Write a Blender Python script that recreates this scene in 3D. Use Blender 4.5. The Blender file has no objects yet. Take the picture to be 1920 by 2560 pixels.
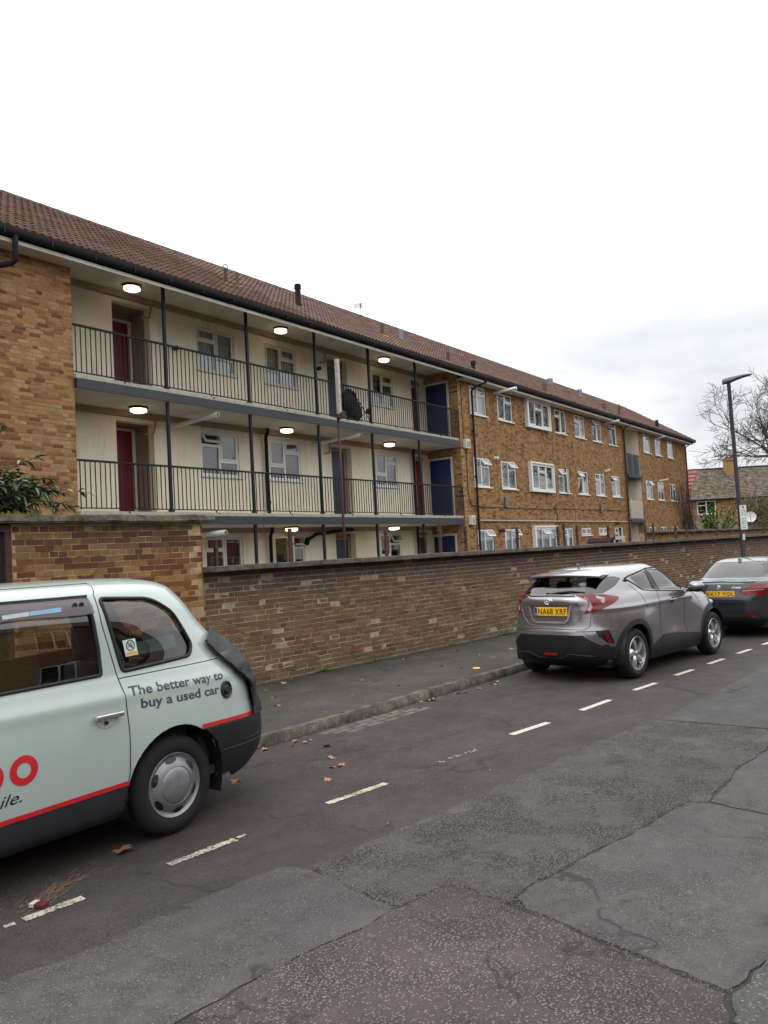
import bpy, bmesh, math, random
import numpy as np
from mathutils import Vector, Matrix, noise
from mathutils.bvhtree import BVHTree
random.seed(7)
R = math.radians
sc = bpy.context.scene
# ---------------------------------------------------------------- camera
H = 1.9
def _cam():
    p, r, y = R(2.96), R(3.14), R(35.4)
    F = Vector((math.cos(y)*math.cos(p), math.sin(y)*math.cos(p), math.sin(p)))
    Rt = Vector((math.sin(y), -math.cos(y), 0)); U = Rt.cross(F)
    R2 = math.cos(r)*Rt - math.sin(r)*U; U2 = math.sin(r)*Rt + math.cos(r)*U
    cd = bpy.data.cameras.new('camera'); co = bpy.data.objects.new('camera', cd)
    sc.collection.objects.link(co)
    m = Matrix((R2, U2, -F)).transposed().to_4x4(); m.translation = (0, 0, H)
    co.matrix_world = m
    cd.sensor_fit = 'VERTICAL'; cd.sensor_height = 24; cd.lens = 24*2000/2560
    cd.clip_end = 3000; cd.clip_start = .05
    sc.camera = co
_cam()
# ---------------------------------------------------------------- sky and light
SUN_EL, SUN_AZ = R(52), R(150)     # azimuth: compass direction of the sun in the xy plane, measured from +x
w = bpy.data.worlds.new('World'); sc.world = w; w.use_nodes = True
nt = w.node_tree; nt.nodes.clear()
def wn(t, **k):
    n = nt.nodes.new(t)
    for a, b in k.items(): setattr(n, a, b)
    return n
def wmath(op, a, b=None, c=None):
    n = wn('ShaderNodeMath', operation=op)
    for i, v in enumerate((a, b, c)):
        if v is None: continue
        if isinstance(v, (int, float)): n.inputs[i].default_value = v
        else: nt.links.new(v, n.inputs[i])
    return n.outputs[0]
out = wn('ShaderNodeOutputWorld')
sky = wn('ShaderNodeTexSky', sky_type='NISHITA'); sky.sun_disc = False
sky.sun_elevation = SUN_EL; sky.sun_rotation = R(90)-SUN_AZ
bg1 = wn('ShaderNodeBackground'); bg1.inputs[1].default_value = .1
nt.links.new(sky.outputs[0], bg1.inputs[0])
tc = wn('ShaderNodeTexCoord'); sep = wn('ShaderNodeSeparateXYZ'); nt.links.new(tc.outputs['Generated'], sep.inputs[0])
z = wmath('MAXIMUM', sep.outputs[2], 0.0)
# cloud deck: flatten the direction on to a plane overhead
zz = wmath('ADD', z, .12)
mp = wn('ShaderNodeCombineXYZ')
nt.links.new(wmath('DIVIDE', sep.outputs[0], zz), mp.inputs[0]); nt.links.new(wmath('DIVIDE', sep.outputs[1], zz), mp.inputs[1])
n1 = wn('ShaderNodeTexNoise'); n1.inputs['Scale'].default_value = .55; n1.inputs['Detail'].default_value = 5; n1.inputs['Roughness'].default_value = .5
n1.inputs['Distortion'].default_value = .35
va = wn('ShaderNodeVectorMath', operation='ADD'); va.inputs[1].default_value = (4.3, 9.1, 2.0); nt.links.new(mp.outputs[0], va.inputs[0]); nt.links.new(va.outputs[0], n1.inputs['Vector'])
cr = wn('ShaderNodeValToRGB'); cr.color_ramp.elements[0].position = .34; cr.color_ramp.elements[1].position = .64
cr.color_ramp.elements[0].color = (.50, .52, .56, 1); cr.color_ramp.elements[1].color = (1.0, 1.0, 1.0, 1)
nt.links.new(wmath('ADD', n1.outputs[0], wmath('MULTIPLY', wmath('MAXIMUM', wmath('SUBTRACT', z, .24), 0.0), 1.2)), cr.inputs[0])
CLOUD_LOW, CLOUD_HIGH = 1.18, 1.9
lum = wmath('MULTIPLY_ADD', wmath('POWER', z, .8), CLOUD_HIGH, CLOUD_LOW)
bg2 = wn('ShaderNodeBackground'); nt.links.new(cr.outputs[0], bg2.inputs[0]); nt.links.new(lum, bg2.inputs[1])
mx = wn('ShaderNodeMixShader'); mx.inputs[0].default_value = .92
nt.links.new(bg1.outputs[0], mx.inputs[1]); nt.links.new(bg2.outputs[0], mx.inputs[2]); nt.links.new(mx.outputs[0], out.inputs[0])
sd = bpy.data.lights.new('sun', 'SUN'); so = bpy.data.objects.new('sun', sd); sc.collection.objects.link(so)
sd.energy = .9; sd.angle = R(35); sd.color = (1, .97, .93)
sv = Vector((math.cos(SUN_EL)*math.cos(SUN_AZ), math.cos(SUN_EL)*math.sin(SUN_AZ), math.sin(SUN_EL)))
so.rotation_euler = sv.to_track_quat('Z', 'Y').to_euler(); so.location = sv*80
vs = sc.view_settings; vs.view_transform = 'Standard'; vs.look = 'None'; vs.gamma = 1; vs.exposure = -0.12; vs.use_curve_mapping = False
sc.render.engine = 'CYCLES'
sc.cycles.max_bounces = 8; sc.cycles.transparent_max_bounces = 12
sc.cycles.caustics_reflective = False; sc.cycles.caustics_refractive = False
# ---------------------------------------------------------------- object helpers
COL = sc.collection
FR = {}            # object -> world matrix of its frame
def _tags(o, label=None, cat=None, group=None, kind=None):
    if label: o['label'] = label
    if cat: o['category'] = cat
    if group: o['group'] = group
    if kind: o['kind'] = kind
def thing(name, label, cat, loc=(0, 0, 0), rz=0, group=None):
    o = bpy.data.objects.new(name, None); COL.objects.link(o); o.empty_display_size = .2
    o.location = loc; o.rotation_euler = (0, 0, rz); _tags(o, label, cat, group)
    FR[o] = Matrix.Translation(loc) @ Matrix.Rotation(rz, 4, 'Z')
    return o
class MB:
    """collects geometry; build() links it as ONE mesh object"""
    def __init__(s): s.v = []; s.f = []; s.mi = []; s.m = 0
    def add(s, vs, fs):
        b = len(s.v); s.v += [tuple(p) for p in vs]
        s.f += [tuple(i+b for i in f) for f in fs]; s.mi += [s.m]*len(fs)
        return s
    def box(s, x0, x1, y0, y1, z0, z1, M=None):
        p = [(x, y, z) for z in (z0, z1) for y in (y0, y1) for x in (x0, x1)]
        if M: p = [M @ Vector(q) for q in p]
        return s.add(p, [(0, 2, 3, 1), (4, 5, 7, 6), (0, 1, 5, 4), (2, 6, 7, 3), (0, 4, 6, 2), (1, 3, 7, 5)])
    def bbox(s, x0, x1, y0, y1, z0, z1, b=.01, M=None):
        """box with chamfered edges"""
        bm = bmesh.new(); bmesh.ops.create_cube(bm, size=1)
        for v in bm.verts:
            v.co = Vector(((x0+x1)/2+v.co.x*(x1-x0), (y0+y1)/2+v.co.y*(y1-y0), (z0+z1)/2+v.co.z*(z1-z0)))
        bmesh.ops.bevel(bm, geom=bm.edges[:], offset=b, segments=2, affect='EDGES', profile=.5)
        vs = [(M @ v.co if M else v.co) for v in bm.verts]; bm.verts.index_update()
        s.add(vs, [[v.index for v in f.verts] for f in bm.faces]); bm.free(); return s
    def prism(s, poly, z0, z1):
        n = len(poly); vs = [(x, y, z0) for x, y in poly]+[(x, y, z1) for x, y in poly]
        return s.add(vs, [tuple(range(n))[::-1], tuple(range(n, 2*n))]+[(i, (i+1) % n, n+(i+1) % n, n+i) for i in range(n)])
    def prismv(s, poly, d, off=(0, 0, 0)):
        """poly: 3-D loop, extruded by vector d"""
        n = len(poly); d = Vector(d); a = [Vector(p) for p in poly]
        return s.add(a+[p+d for p in a], [tuple(range(n))[::-1], tuple(range(n, 2*n))]+[(i, (i+1) % n, n+(i+1) % n, n+i) for i in range(n)])
    def tube(s, pts, r, n=8, caps=True, closed=False):
        pts = [Vector(p) for p in pts]; k = len(pts)
        rs = r if isinstance(r, (list, tuple)) else [r]*k
        vs = []; up = None
        for i, p in enumerate(pts):
            if closed: t = pts[(i+1) % k]-pts[i-1]
            else: t = pts[min(i+1, k-1)]-pts[max(i-1, 0)]
            if t.length < 1e-9: t = Vector((0, 0, 1))
            t.normalize()
            if up is None:
                up = Vector((0, 0, 1)) if abs(t.z) < .9 else Vector((1, 0, 0))
            a = t.cross(up)
            if a.length < 1e-4: a = t.cross(Vector((.3, 1, .2)))
            a.normalize(); b = a.cross(t).normalized(); up = b
            for j in range(n):
                th = 2*math.pi*j/n; vs.append(p+(a*math.cos(th)+b*math.sin(th))*rs[i])
        fs = []
        for i in range(k if closed else k-1):
            i2 = (i+1) % k
            for j in range(n):
                fs.append((i*n+j, i*n+(j+1) % n, i2*n+(j+1) % n, i2*n+j))
        if caps and not closed: fs += [tuple(range(n))[::-1], tuple(range((k-1)*n, k*n))]
        return s.add(vs, fs)
    def cyl(s, a, b, r, n=12): return s.tube([a, b], r, n)
    def lathe(s, prof, axis='z', c=(0, 0, 0), n=32, M=None):
        vs = []
        for r, h in prof:
            for j in range(n):
                t = 2*math.pi*j/n; u, v = r*math.cos(t), r*math.sin(t)
                p = (u, v, h) if axis == 'z' else ((u, h, v) if axis == 'y' else (h, u, v))
                p = Vector(p)+Vector(c); vs.append(M @ p if M else p)
        fs = []
        for i in range(len(prof)-1):
            for j in range(n): fs.append((i*n+j, i*n+(j+1) % n, (i+1)*n+(j+1) % n, (i+1)*n+j))
        return s.add(vs, fs)
    def build(s, name, mat, parent=None, local=False, smooth=False, label=None, cat=None, group=None, kind=None, base=None, angle=None):
        me = bpy.data.meshes.new(name)
        T = FR[parent] if parent is not None else Matrix.Identity(4)
        if local: mtx = Matrix.Identity(4)
        else: mtx = T.inverted()
        vs = [Vector(p) for p in s.v]
        o = bpy.data.objects.new(name, me)
        if parent is None and base is not None:
            o.location = base; mtx = Matrix.Translation(-Vector(base)); T = Matrix.Translation(base)
        vs = [mtx @ p for p in vs]
        me.from_pydata([tuple(p) for p in vs], [], s.f)
        mats = mat if isinstance(mat, (list, tuple)) else [mat]
        for m in mats: me.materials.append(m)
        if len(mats) > 1:
            for p, i in zip(me.polygons, s.mi): p.material_index = i
        me.update()
        if smooth:
            for p in me.polygons: p.use_smooth = True
            if angle:
                try: me.set_sharp_from_angle(angle=R(angle))
                except Exception: pass
        if parent is not None: o.parent = parent; FR[o] = T
        else: FR[o] = T
        COL.objects.link(o); _tags(o, label, cat, group, kind)
        return o
def place(me, name, parent, M, mat=None):
    """link an object sharing mesh me under parent; M = world matrix"""
    o = bpy.data.objects.new(name, me); o.parent = parent
    o.matrix_basis = FR[parent].inverted() @ M; COL.objects.link(o); FR[o] = FR[parent]
    return o
# ---------------------------------------------------------------- materials
def S(r, g, b):
    f = lambda c: ((c/255+.055)/1.055)**2.4 if c/255 > .04045 else c/255/12.92
    return (f(r), f(g), f(b), 1)
class NT:
    def __init__(s, name):
        s.m = bpy.data.materials.new(name); s.m.use_nodes = True; s.t = s.m.node_tree; s.t.nodes.clear()
        s.out = s.n('ShaderNodeOutputMaterial')
    def n(s, t, **k):
        n = s.t.nodes.new(t)
        for a, b in k.items(): setattr(n, a, b)
        return n
    def L(s, a, b): s.t.links.new(a, b)
    def setv(s, inp, v):
        if isinstance(v, (int, float, tuple, list)): inp.default_value = v
        else: s.L(v, inp)
    def math(s, op, *a, clamp=False):
        n = s.n('ShaderNodeMath', operation=op); n.use_clamp = clamp
        for i, v in enumerate(a): s.setv(n.inputs[i], v)
        return n.outputs[0]
    def noise(s, scale, detail=3, rough=.5, vec=None, dist=0, dim='3D'):
        n = s.n('ShaderNodeTexNoise'); n.inputs['Scale'].default_value = scale; n.inputs['Detail'].default_value = detail
        n.inputs['Roughness'].default_value = rough; n.inputs['Distortion'].default_value = dist
        s.L(vec if vec else s.pos(), n.inputs['Vector']); return n.outputs[0]
    def vor(s, scale, feature='F1', vec=None, rnd=1, out=0):
        n = s.n('ShaderNodeTexVoronoi', feature=feature); n.inputs['Scale'].default_value = scale
        n.inputs['Randomness'].default_value = rnd
        s.L(vec if vec else s.pos(), n.inputs['Vector']); return n.outputs[out]
    def pos(s):
        if not hasattr(s, '_p'): s._p = s.n('ShaderNodeNewGeometry').outputs['Position']
        return s._p
    def objc(s):
        if not hasattr(s, '_o'): s._o = s.n('ShaderNodeTexCoord').outputs['Object']
        return s._o
    def scaled(s, v, sc_):
        n = s.n('ShaderNodeMapping'); n.inputs['Scale'].default_value = sc_; s.L(v, n.inputs[0]); return n.outputs[0]
    def ramp(s, fac, els, interp='LINEAR'):
        n = s.n('ShaderNodeValToRGB'); r = n.color_ramp; r.interpolation = interp
        while len(r.elements) < len(els): r.elements.new(.5)
        for e, (p, c) in zip(r.elements, els):
            e.position = p; e.color = c if isinstance(c, (tuple, list)) else (c, c, c, 1)
        s.L(fac, n.inputs[0]); return n.outputs[0]
    def mix(s, fac, a, b, mode='MIX'):
        n = s.n('ShaderNodeMix', data_type='RGBA', blend_type=mode)
        s.setv(n.inputs[0], fac); s.setv(n.inputs[6], a); s.setv(n.inputs[7], b); return n.outputs[2]
    def bump(s, h, strength=.3, dist=.01):
        n = s.n('ShaderNodeBump'); n.inputs['Strength'].default_value = strength; n.inputs['Distance'].default_value = dist
        s.L(h, n.inputs['Height']); return n.outputs[0]
    def bsdf(s, col, rough=.8, metal=0, normal=None, coat=0, spec=.5, emit=None, estr=0, sheen=0, coat_rough=.05):
        n = s.n('ShaderNodeBsdfPrincipled')
        s.setv(n.inputs['Base Color'], col); s.setv(n.inputs['Roughness'], rough); s.setv(n.inputs['Metallic'], metal)
        n.inputs['Specular IOR Level'].default_value = spec
        n.inputs['Coat Weight'].default_value = coat; n.inputs['Coat Roughness'].default_value = coat_rough
        if normal is not None: s.L(normal, n.inputs['Normal'])
        if emit is not None: s.setv(n.inputs['Emission Color'], emit); s.setv(n.inputs['Emission Strength'], estr)
        s.L(n.outputs[0], s.out.inputs[0]); return s.m
def simple(name, col, rough=.6, metal=0, var=.12, scale=9, bump=.0, coat=0, spec=.5, bscale=60):
    k = NT(name); nz = k.noise(scale, 5, .6)
    c2 = tuple(min(1, c*(1-var*2)) for c in col[:3])+(1,); c3 = tuple(min(1, c*(1+var)) for c in col[:3])+(1,)
    c = k.ramp(nz, [(.3, c2), (.7, c3)])
    rr = k.math('MULTIPLY_ADD', nz, .2, rough-.1)
    nm = k.bump(k.noise(bscale, 4, .6), bump, .004) if bump else None
    return k.bsdf(c, rr, metal, nm, coat, spec)
def rnd_of(k):
    g = k.n('ShaderNodeNewGeometry'); oi = k.n('ShaderNodeObjectInfo')
    return k.math('FRACT', k.math('ADD', g.outputs['Random Per Island'], k.math('MULTIPLY', oi.outputs['Random'], 1.0)))
def brick_mat(name, stops, soot=None, bump=.5, lime=0, moss=0, hue=None):
    """stops: (pos, colour) over the per-brick random number"""
    k = NT(name); r = rnd_of(k)
    c = k.ramp(r, stops, 'CONSTANT')
    r2 = k.math('FRACT', k.math('MULTIPLY', r, 7.31))
    c = k.mix(k.math('MULTIPLY', r2, .22), c, (0.5, .42, .3, 1), 'MULTIPLY')
    n1 = k.noise(28, 5, .65); n2 = k.noise(3.2, 3, .5)
    c = k.mix(.55, c, k.ramp(n1, [(.3, .45), (.72, 1.35)]), 'MULTIPLY')
    c = k.mix(.35, c, k.ramp(n2, [(.3, .6), (.7, 1.3)]), 'MULTIPLY')
    drag = k.noise(1, 4, .6, vec=k.scaled(k.pos(), (9, 9, 90)))
    c = k.mix(.25, c, k.ramp(drag, [(.35, .5), (.65, 1.25)]), 'MULTIPLY')
    if hue: c = k.mix(k.math('MULTIPLY', k.ramp(k.noise(.45, 3, .6), [(.38, 0.0), (.62, 1.0)]), .45), c, hue)
    if soot:   # dark weather staining below the coping: (z_top, depth, colour)
        sp = k.n('ShaderNodeSeparateXYZ'); k.L(k.pos(), sp.inputs[0])
        zt, dp, sc_, = soot
        m = k.math('DIVIDE', k.math('SUBTRACT', sp.outputs[2], zt-dp), dp, clamp=True)
        nn = k.noise(1.3, 4, .6, vec=k.scaled(k.pos(), (1, 1, .5)))
        m = k.math('MULTIPLY', m, k.ramp(nn, [(.30, 0.0), (.52, 1.0)]))
        c = k.mix(k.math('MULTIPLY', m, .8), c, sc_)
    if lime:
        nl = k.noise(2.2, 5, .7)
        c = k.mix(k.math('MULTIPLY', k.ramp(nl, [(.6, 0.0), (.75, 1.0)]), lime), c, (.32, .29, .27, 1))
    if moss:
        sp2 = k.n('ShaderNodeSeparateXYZ'); k.L(k.pos(), sp2.inputs[0])
        m = k.math('MULTIPLY', k.math('DIVIDE', k.math('SUBTRACT', moss, sp2.outputs[2]), .45, clamp=True), k.ramp(k.noise(3, 4, .6), [(.4, 0.0), (.65, 1.0)]))
        c = k.mix(k.math('MULTIPLY', m, .6), c, (.06, .065, .035, 1))
    nm = k.bump(k.noise(70, 5, .7), bump, .006)
    return k.bsdf(c, .92, 0, nm, spec=.25)
M = {}
B1 = [(0, S(156, 120, 80)), (.20, S(136, 94, 62)), (.32, S(160, 128, 88)), (.46, S(122, 80, 54)), (.53, S(150, 112, 74)), (.68, S(138, 96, 62)), (.76, S(164, 134, 96)), (.91, S(112, 74, 54)), (.95, S(150, 110, 70))]
M['brick_block'] = brick_mat('brick_block', B1, bump=.5)
M['mortar_block'] = simple('mortar_block', S(160, 132, 100), .95, var=.15, bump=.4)
B2 = [(0, S(118, 98, 74)), (.18, S(118, 92, 70)), (.34, S(104, 86, 68)), (.48, S(126, 106, 76)), (.66, S(114, 86, 66)), (.76, S(108, 94, 70)), (.86, S(124, 106, 80)), (.93, S(94, 74, 62)), (.97, S(126, 84, 64))]
M['brick_boundary'] = brick_mat('brick_boundary', B2, soot=(1.78, .72, (.085, .072, .074, 1)), bump=.7, lime=.12, moss=.5, hue=S(112, 84, 60))
M['mortar_boundary'] = simple('mortar_boundary', S(158, 146, 128), .95, var=.2, bump=.5)
B3 = [(0, S(148, 108, 68)), (.2, S(130, 86, 52)), (.38, S(158, 122, 80)), (.52, S(116, 70, 46)), (.68, S(150, 116, 74)), (.82, S(104, 66, 46)), (.92, S(168, 142, 104))]
M['brick_shed'] = brick_mat('brick_shed', B3, soot=(2.50, .80, (.045, .042, .04, 1)), bump=.55, lime=.15)
M['mortar_shed'] = simple('mortar_shed', S(172, 146, 112), .95, var=.2, bump=.5)
M['cream'] = None
def cream():
    k = NT('cream_paint'); n1 = k.noise(1.1, 4, .6); n2 = k.noise(14, 4, .6)
    c = k.ramp(n1, [(.25, S(226, 218, 196)), (.7, S(238, 231, 214))])
    c = k.mix(.2, c, k.ramp(n2, [(.3, .7), (.7, 1.1)]), 'MULTIPLY')
    st = k.noise(1, 4, .7, vec=k.scaled(k.pos(), (6, 6, .6)))
    c = k.mix(k.math('MULTIPLY', k.ramp(st, [(.55, 0.0), (.78, 1.0)]), .5), c, S(150, 132, 98))
    return k.bsdf(c, .8, 0, k.bump(k.noise(45, 3, .6), .25, .004), spec=.3)
M['cream'] = cream()
M['soffit'] = simple('soffit_paint', S(206, 202, 190), .8, var=.1, scale=2)
M['slab_dark'] = simple('slab_edge_paint', S(42, 45, 52), .55, var=.15, scale=5, bump=.3)
M['concrete_light'] = simple('concrete_light', S(166, 161, 148), .9, var=.15, scale=7, bump=.4)
M['iron'] = simple('railing_paint', S(24, 24, 28), .6, var=.15, scale=20, spec=.25)
M['post'] = simple('post_paint', S(30, 32, 38), .6, var=.15, scale=20, spec=.25)
M['pipe'] = simple('black_pipe', S(19, 19, 22), .6, var=.15, scale=8, spec=.25)
M['rust'] = simple('rusty_iron', S(74, 50, 42), .85, var=.35, scale=25, bump=.5)
M['wood_pole'] = simple('weathered_pole', S(190, 176, 166), .85, var=.2, scale=14, bump=.3)
M['upvc'] = simple('white_upvc', S(222, 222, 220), .35, var=.04, scale=4)
M['upvc_old'] = simple('cream_upvc', S(210, 205, 190), .4, var=.05, scale=4)
M['white_pipe'] = simple('white_plastic', S(212, 214, 214), .4, var=.05, scale=5)
M['red_door'] = simple('red_door_paint', S(104, 18, 26), .4, var=.08, scale=5)
M['navy_door'] = simple('navy_door_paint', S(24, 34, 66), .45, var=.15, scale=3)
M['blue_door'] = simple('blue_door_paint', S(28, 44, 92), .45, var=.15, scale=3)
M['black_door'] = simple('black_door_paint', S(28, 28, 32), .6, var=.2, scale=3)
M['alcove'] = simple('alcove_shade_beige', S(152, 134, 116), .85, var=.08, scale=3)  # browner than the cream: shade on the alcove side walls is painted in
M['chrome'] = simple('chrome', (.8, .8, .82, 1), .12, 1, var=.03)
M['steel_grey'] = simple('galvanised', S(120, 124, 128), .5, .6, var=.15)
M['dark_room'] = simple('dark_interior', S(42, 38, 36), .9, var=.2)  # flat backing colour standing in for the darkness of unlit rooms
def stripes(name, c1, c2, ax, sc_, rough=.9):
    k = NT(name); sp = k.n('ShaderNodeSeparateXYZ'); k.L(k.pos(), sp.inputs[0])
    v = k.math('SINE', k.math('ADD', k.math('MULTIPLY', sp.outputs[ax], sc_), k.math('MULTIPLY', k.noise(2, 2), 2)))
    c = k.ramp(k.math('MULTIPLY_ADD', v, .5, .5), [(0, c1), (1, c2)])
    return k.bsdf(c, rough, spec=.2)
M['curtain_net'] = stripes('net_curtain', S(150, 150, 148), S(205, 205, 200), 0, 90)
M['curtain_grey'] = stripes('grey_curtain', S(96, 95, 92), S(132, 130, 126), 0, 70)
M['curtain_red'] = stripes('maroon_curtain', S(70, 34, 44), S(104, 58, 68), 0, 60)
M['curtain_blue'] = stripes('pale_blue_curtain', S(150, 158, 178), S(196, 202, 214), 0, 70)
M['blind'] = stripes('slatted_blind', S(52, 40, 40), S(104, 84, 78), 2, 130)
M['frost'] = simple('frosted_film', S(196, 206, 214), .6, var=.05)
def glass(name, tint, ior=1.5, refl=1.0, rough=.01):
    k = NT(name)
    tr = k.n('ShaderNodeBsdfTransparent'); tr.inputs[0].default_value = tint
    gl = k.n('ShaderNodeBsdfGlossy'); gl.inputs['Roughness'].default_value = rough
    gl.inputs[0].default_value = (refl, refl, refl, 1)
    ge = k.n('ShaderNodeNewGeometry'); dt = k.n('ShaderNodeVectorMath', operation='DOT_PRODUCT'); k.L(ge.outputs['Normal'], dt.inputs[0]); k.L(ge.outputs['Incoming'], dt.inputs[1])
    q_ = k.math('SUBTRACT', 1.0, k.math('ABSOLUTE', dt.outputs['Value'])); f0 = ((ior-1)/(ior+1))**2*1.6
    mx = k.n('ShaderNodeMixShader'); k.L(k.math('MULTIPLY_ADD', k.math('POWER', q_, 5.0), 1-f0, f0, clamp=True), mx.inputs[0]); k.L(tr.outputs[0], mx.inputs[1]); k.L(gl.outputs[0], mx.inputs[2])
    k.L(mx.outputs[0], k.out.inputs[0]); return k.m
M['glass'] = glass('window_glass', (.90, .92, .92, 1), 1.5)
M['glass_car'] = glass('car_glass', (.60, .64, .63, 1), 1.65)
M['glass_dark'] = glass('dark_car_glass', (.16, .17, .18, 1), 1.6)
def tile_mat(name, stops, lich=0):
    k = NT(name); r = rnd_of(k); c = k.ramp(r, stops)
    c = k.mix(.4, c, k.ramp(k.noise(20, 4, .65), [(.3, .55), (.7, 1.3)]), 'MULTIPLY')
    c = k.mix(.35, c, k.ramp(k.noise(.8, 3, .5), [(.3, .65), (.7, 1.25)]), 'MULTIPLY')
    if lich: c = k.mix(k.math('MULTIPLY', k.ramp(k.noise(3, 5, .75), [(.56, 0.0), (.62, 1.0)]), lich), c, S(150, 145, 110))
    return k.bsdf(c, .85, 0, k.bump(k.noise(60, 3), .2, .004), spec=.3)
M['tile'] = tile_mat('brown_roof_tile', [(0, S(80, 62, 54)), (.5, S(91, 71, 61)), (1, S(101, 79, 67))], .10)
M['tile_old'] = tile_mat('old_grey_tile', [(0, S(66, 58, 52)), (.5, S(84, 75, 67)), (1, S(102, 91, 80))], .5)
M['tile_red'] = tile_mat('red_tile', [(0, S(132, 84, 76)), (1, S(158, 104, 96))])
def stone(name, c1, c2, c3, bump=.6, moss=None):
    k = NT(name); n1 = k.noise(6, 6, .7); n2 = k.noise(40, 5, .7)
    c = k.ramp(n1, [(.3, c1), (.5, c2), (.72, c3)])
    c = k.mix(.4, c, k.ramp(n2, [(.3, .5), (.7, 1.35)]), 'MULTIPLY')
    if moss:
        c = k.mix(k.ramp(k.noise(2.4, 5, .7), [(.55, 0.0), (.66, .85)]), c, moss)
    return k.bsdf(c, .92, 0, k.bump(n2, bump, .02), spec=.3)
M['coping'] = stone('coping_concrete', S(62, 58, 54), S(92, 87, 80), S(118, 112, 102))
M['shed_slab'] = stone('mossy_concrete', S(58, 54, 46), S(104, 98, 86), S(150, 143, 128), .9, S(70, 72, 40))
M['kerb'] = stone('kerb_granite', S(56, 52, 47), S(92, 86, 78), S(128, 120, 109), 1.0, S(64, 60, 44))
def asphalt(name, base, agg, agg_amt=.3, scale=110, bump=.35, stain=None, base2=None, contrast=1.0, rough=.85, dents=0, cracks=0):
    """base binder colour with visible stones"""
    k = NT(name); p = k.pos(); vd = k.vor(scale, 'F1', vec=p); 
    vc = k.n('ShaderNodeTexVoronoi'); vc.inputs['Scale'].default_value = scale; k.L(p, vc.inputs['Vector'])
    rr = k.n('ShaderNodeSeparateColor'); k.L(vc.outputs['Color'], rr.inputs[0])
    big = k.noise(1.1, 4, .6); mid = k.noise(9, 4, .6)
    c = k.ramp(mid, [(.3, tuple(x*.78 for x in base[:3])+(1,)), (.7, tuple(x*1.15 for x in base[:3])+(1,))])
    if base2: c = k.mix(k.ramp(big, [(.4, 0.0), (.62, 1.0)]), c, base2)
    # stones: some cells show
    patch = k.ramp(k.noise(2.6 if contrast <= 1 else 1.9, 6, .7), [(.38 if contrast <= 1 else .44, .0), (.6 if contrast <= 1 else .54, 1.0)])
    thr = k.math('SUBTRACT', 1.0, k.math('MULTIPLY', agg_amt, k.math('MULTIPLY_ADD', patch, contrast, 1-contrast*.5)))
    show = k.math('GREATER_THAN', rr.outputs[0], thr)
    core = k.math('LESS_THAN', vd, .36)
    s = k.math('MULTIPLY', show, core)
    ag = k.mix(rr.outputs[1], tuple(x*.7 for x in agg[:3])+(1,), agg)
    c = k.mix(k.math('MULTIPLY', s, .8), c, ag)
    # dark pits
    pit = k.math('MULTIPLY', k.math('GREATER_THAN', vd, .52 if contrast <= 1 else .40), k.math('MULTIPLY_ADD', patch, .7 if contrast <= 1 else 1.0, .15 if contrast <= 1 else .0))
    c = k.mix(k.math('MULTIPLY', pit, .75), c, (.018, .017, .017, 1))
    if dents:
        dn = k.math('MULTIPLY', k.ramp(k.noise(4.5, 6, .75), [(.64, 0.0), (.70, 1.0)]), dents)
        c = k.mix(dn, c, (.022, .021, .021, 1))
    if stain:
        c = k.mix(k.math('MULTIPLY', k.ramp(k.noise(.9, 5, .65), [(.45, 0.0), (.68, 1.0)]), .55), c, stain)
    if cracks:
        dv = k.n('ShaderNodeVectorMath', operation='ADD'); nz_ = k.n('ShaderNodeTexNoise'); nz_.inputs['Scale'].default_value = 3.5; nz_.inputs['Detail'].default_value = 6; k.L(p, nz_.inputs['Vector'])
        sc2 = k.n('ShaderNodeVectorMath', operation='SCALE'); sc2.inputs['Scale'].default_value = .55; k.L(nz_.outputs['Color'], sc2.inputs[0]); k.L(p, dv.inputs[0]); k.L(sc2.outputs[0], dv.inputs[1])
        de = k.vor(cracks, 'DISTANCE_TO_EDGE', vec=dv.outputs[0])
        ck = k.math('MULTIPLY', k.ramp(de, [(.004, 1.0), (.014, 0.0)]), k.ramp(k.noise(1.5, 3, .6), [(.48, 0.0), (.56, 1.0)]))
        c = k.mix(k.math('MULTIPLY', ck, .8), c, (.020, .019, .019, 1))
    c = k.mix(.6, c, k.ramp(k.noise(.7, 5, .7), [(.32, .5), (.66, 1.1)]), 'MULTIPLY')
    fine = k.noise(260, 2, .5)
    c = k.mix(.35, c, k.ramp(fine, [(.3, .6), (.7, 1.35)]), 'MULTIPLY')
    h = k.math('ADD', k.math('MULTIPLY', k.math('SUBTRACT', .6, vd), k.math('MULTIPLY_ADD', patch, .8, .3)), k.math('MULTIPLY', fine, .4))
    return k.bsdf(c, rough, 0, k.bump(h, bump, .012), spec=.35)
M['asphalt_bay'] = asphalt('asphalt_parking_bay', S(72, 64, 61), S(108, 99, 94), .25, 110, .6, S(54, 44, 40), S(64, 59, 58), cracks=.5)
M['asphalt_far'] = asphalt('asphalt_far_lane', S(76, 75, 76), S(104, 102, 102), .2, 120, .4, None, S(68, 67, 69), cracks=.4)
M['asphalt_smooth'] = asphalt('asphalt_smooth', S(81, 78, 77), S(128, 122, 119), .10, 90, .4, None, S(74, 72, 72), dents=.8, cracks=.55)
M['asphalt_coarse'] = asphalt('asphalt_coarse', S(74, 72, 70), S(112, 107, 103), .75, 62, 1.0, None, S(73, 71, 70), 1.2, dents=.4, cracks=1.1)
M['asphalt_red'] = asphalt('asphalt_reddish', S(76, 68, 67), S(142, 129, 125), .45, 72, .8, S(54, 47, 47), S(80, 71, 70), cracks=.8)
M['asphalt_corner'] = asphalt('asphalt_corner', S(70, 72, 70), S(130, 124, 110), .3, 60, .5, None, S(84, 86, 84))
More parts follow.
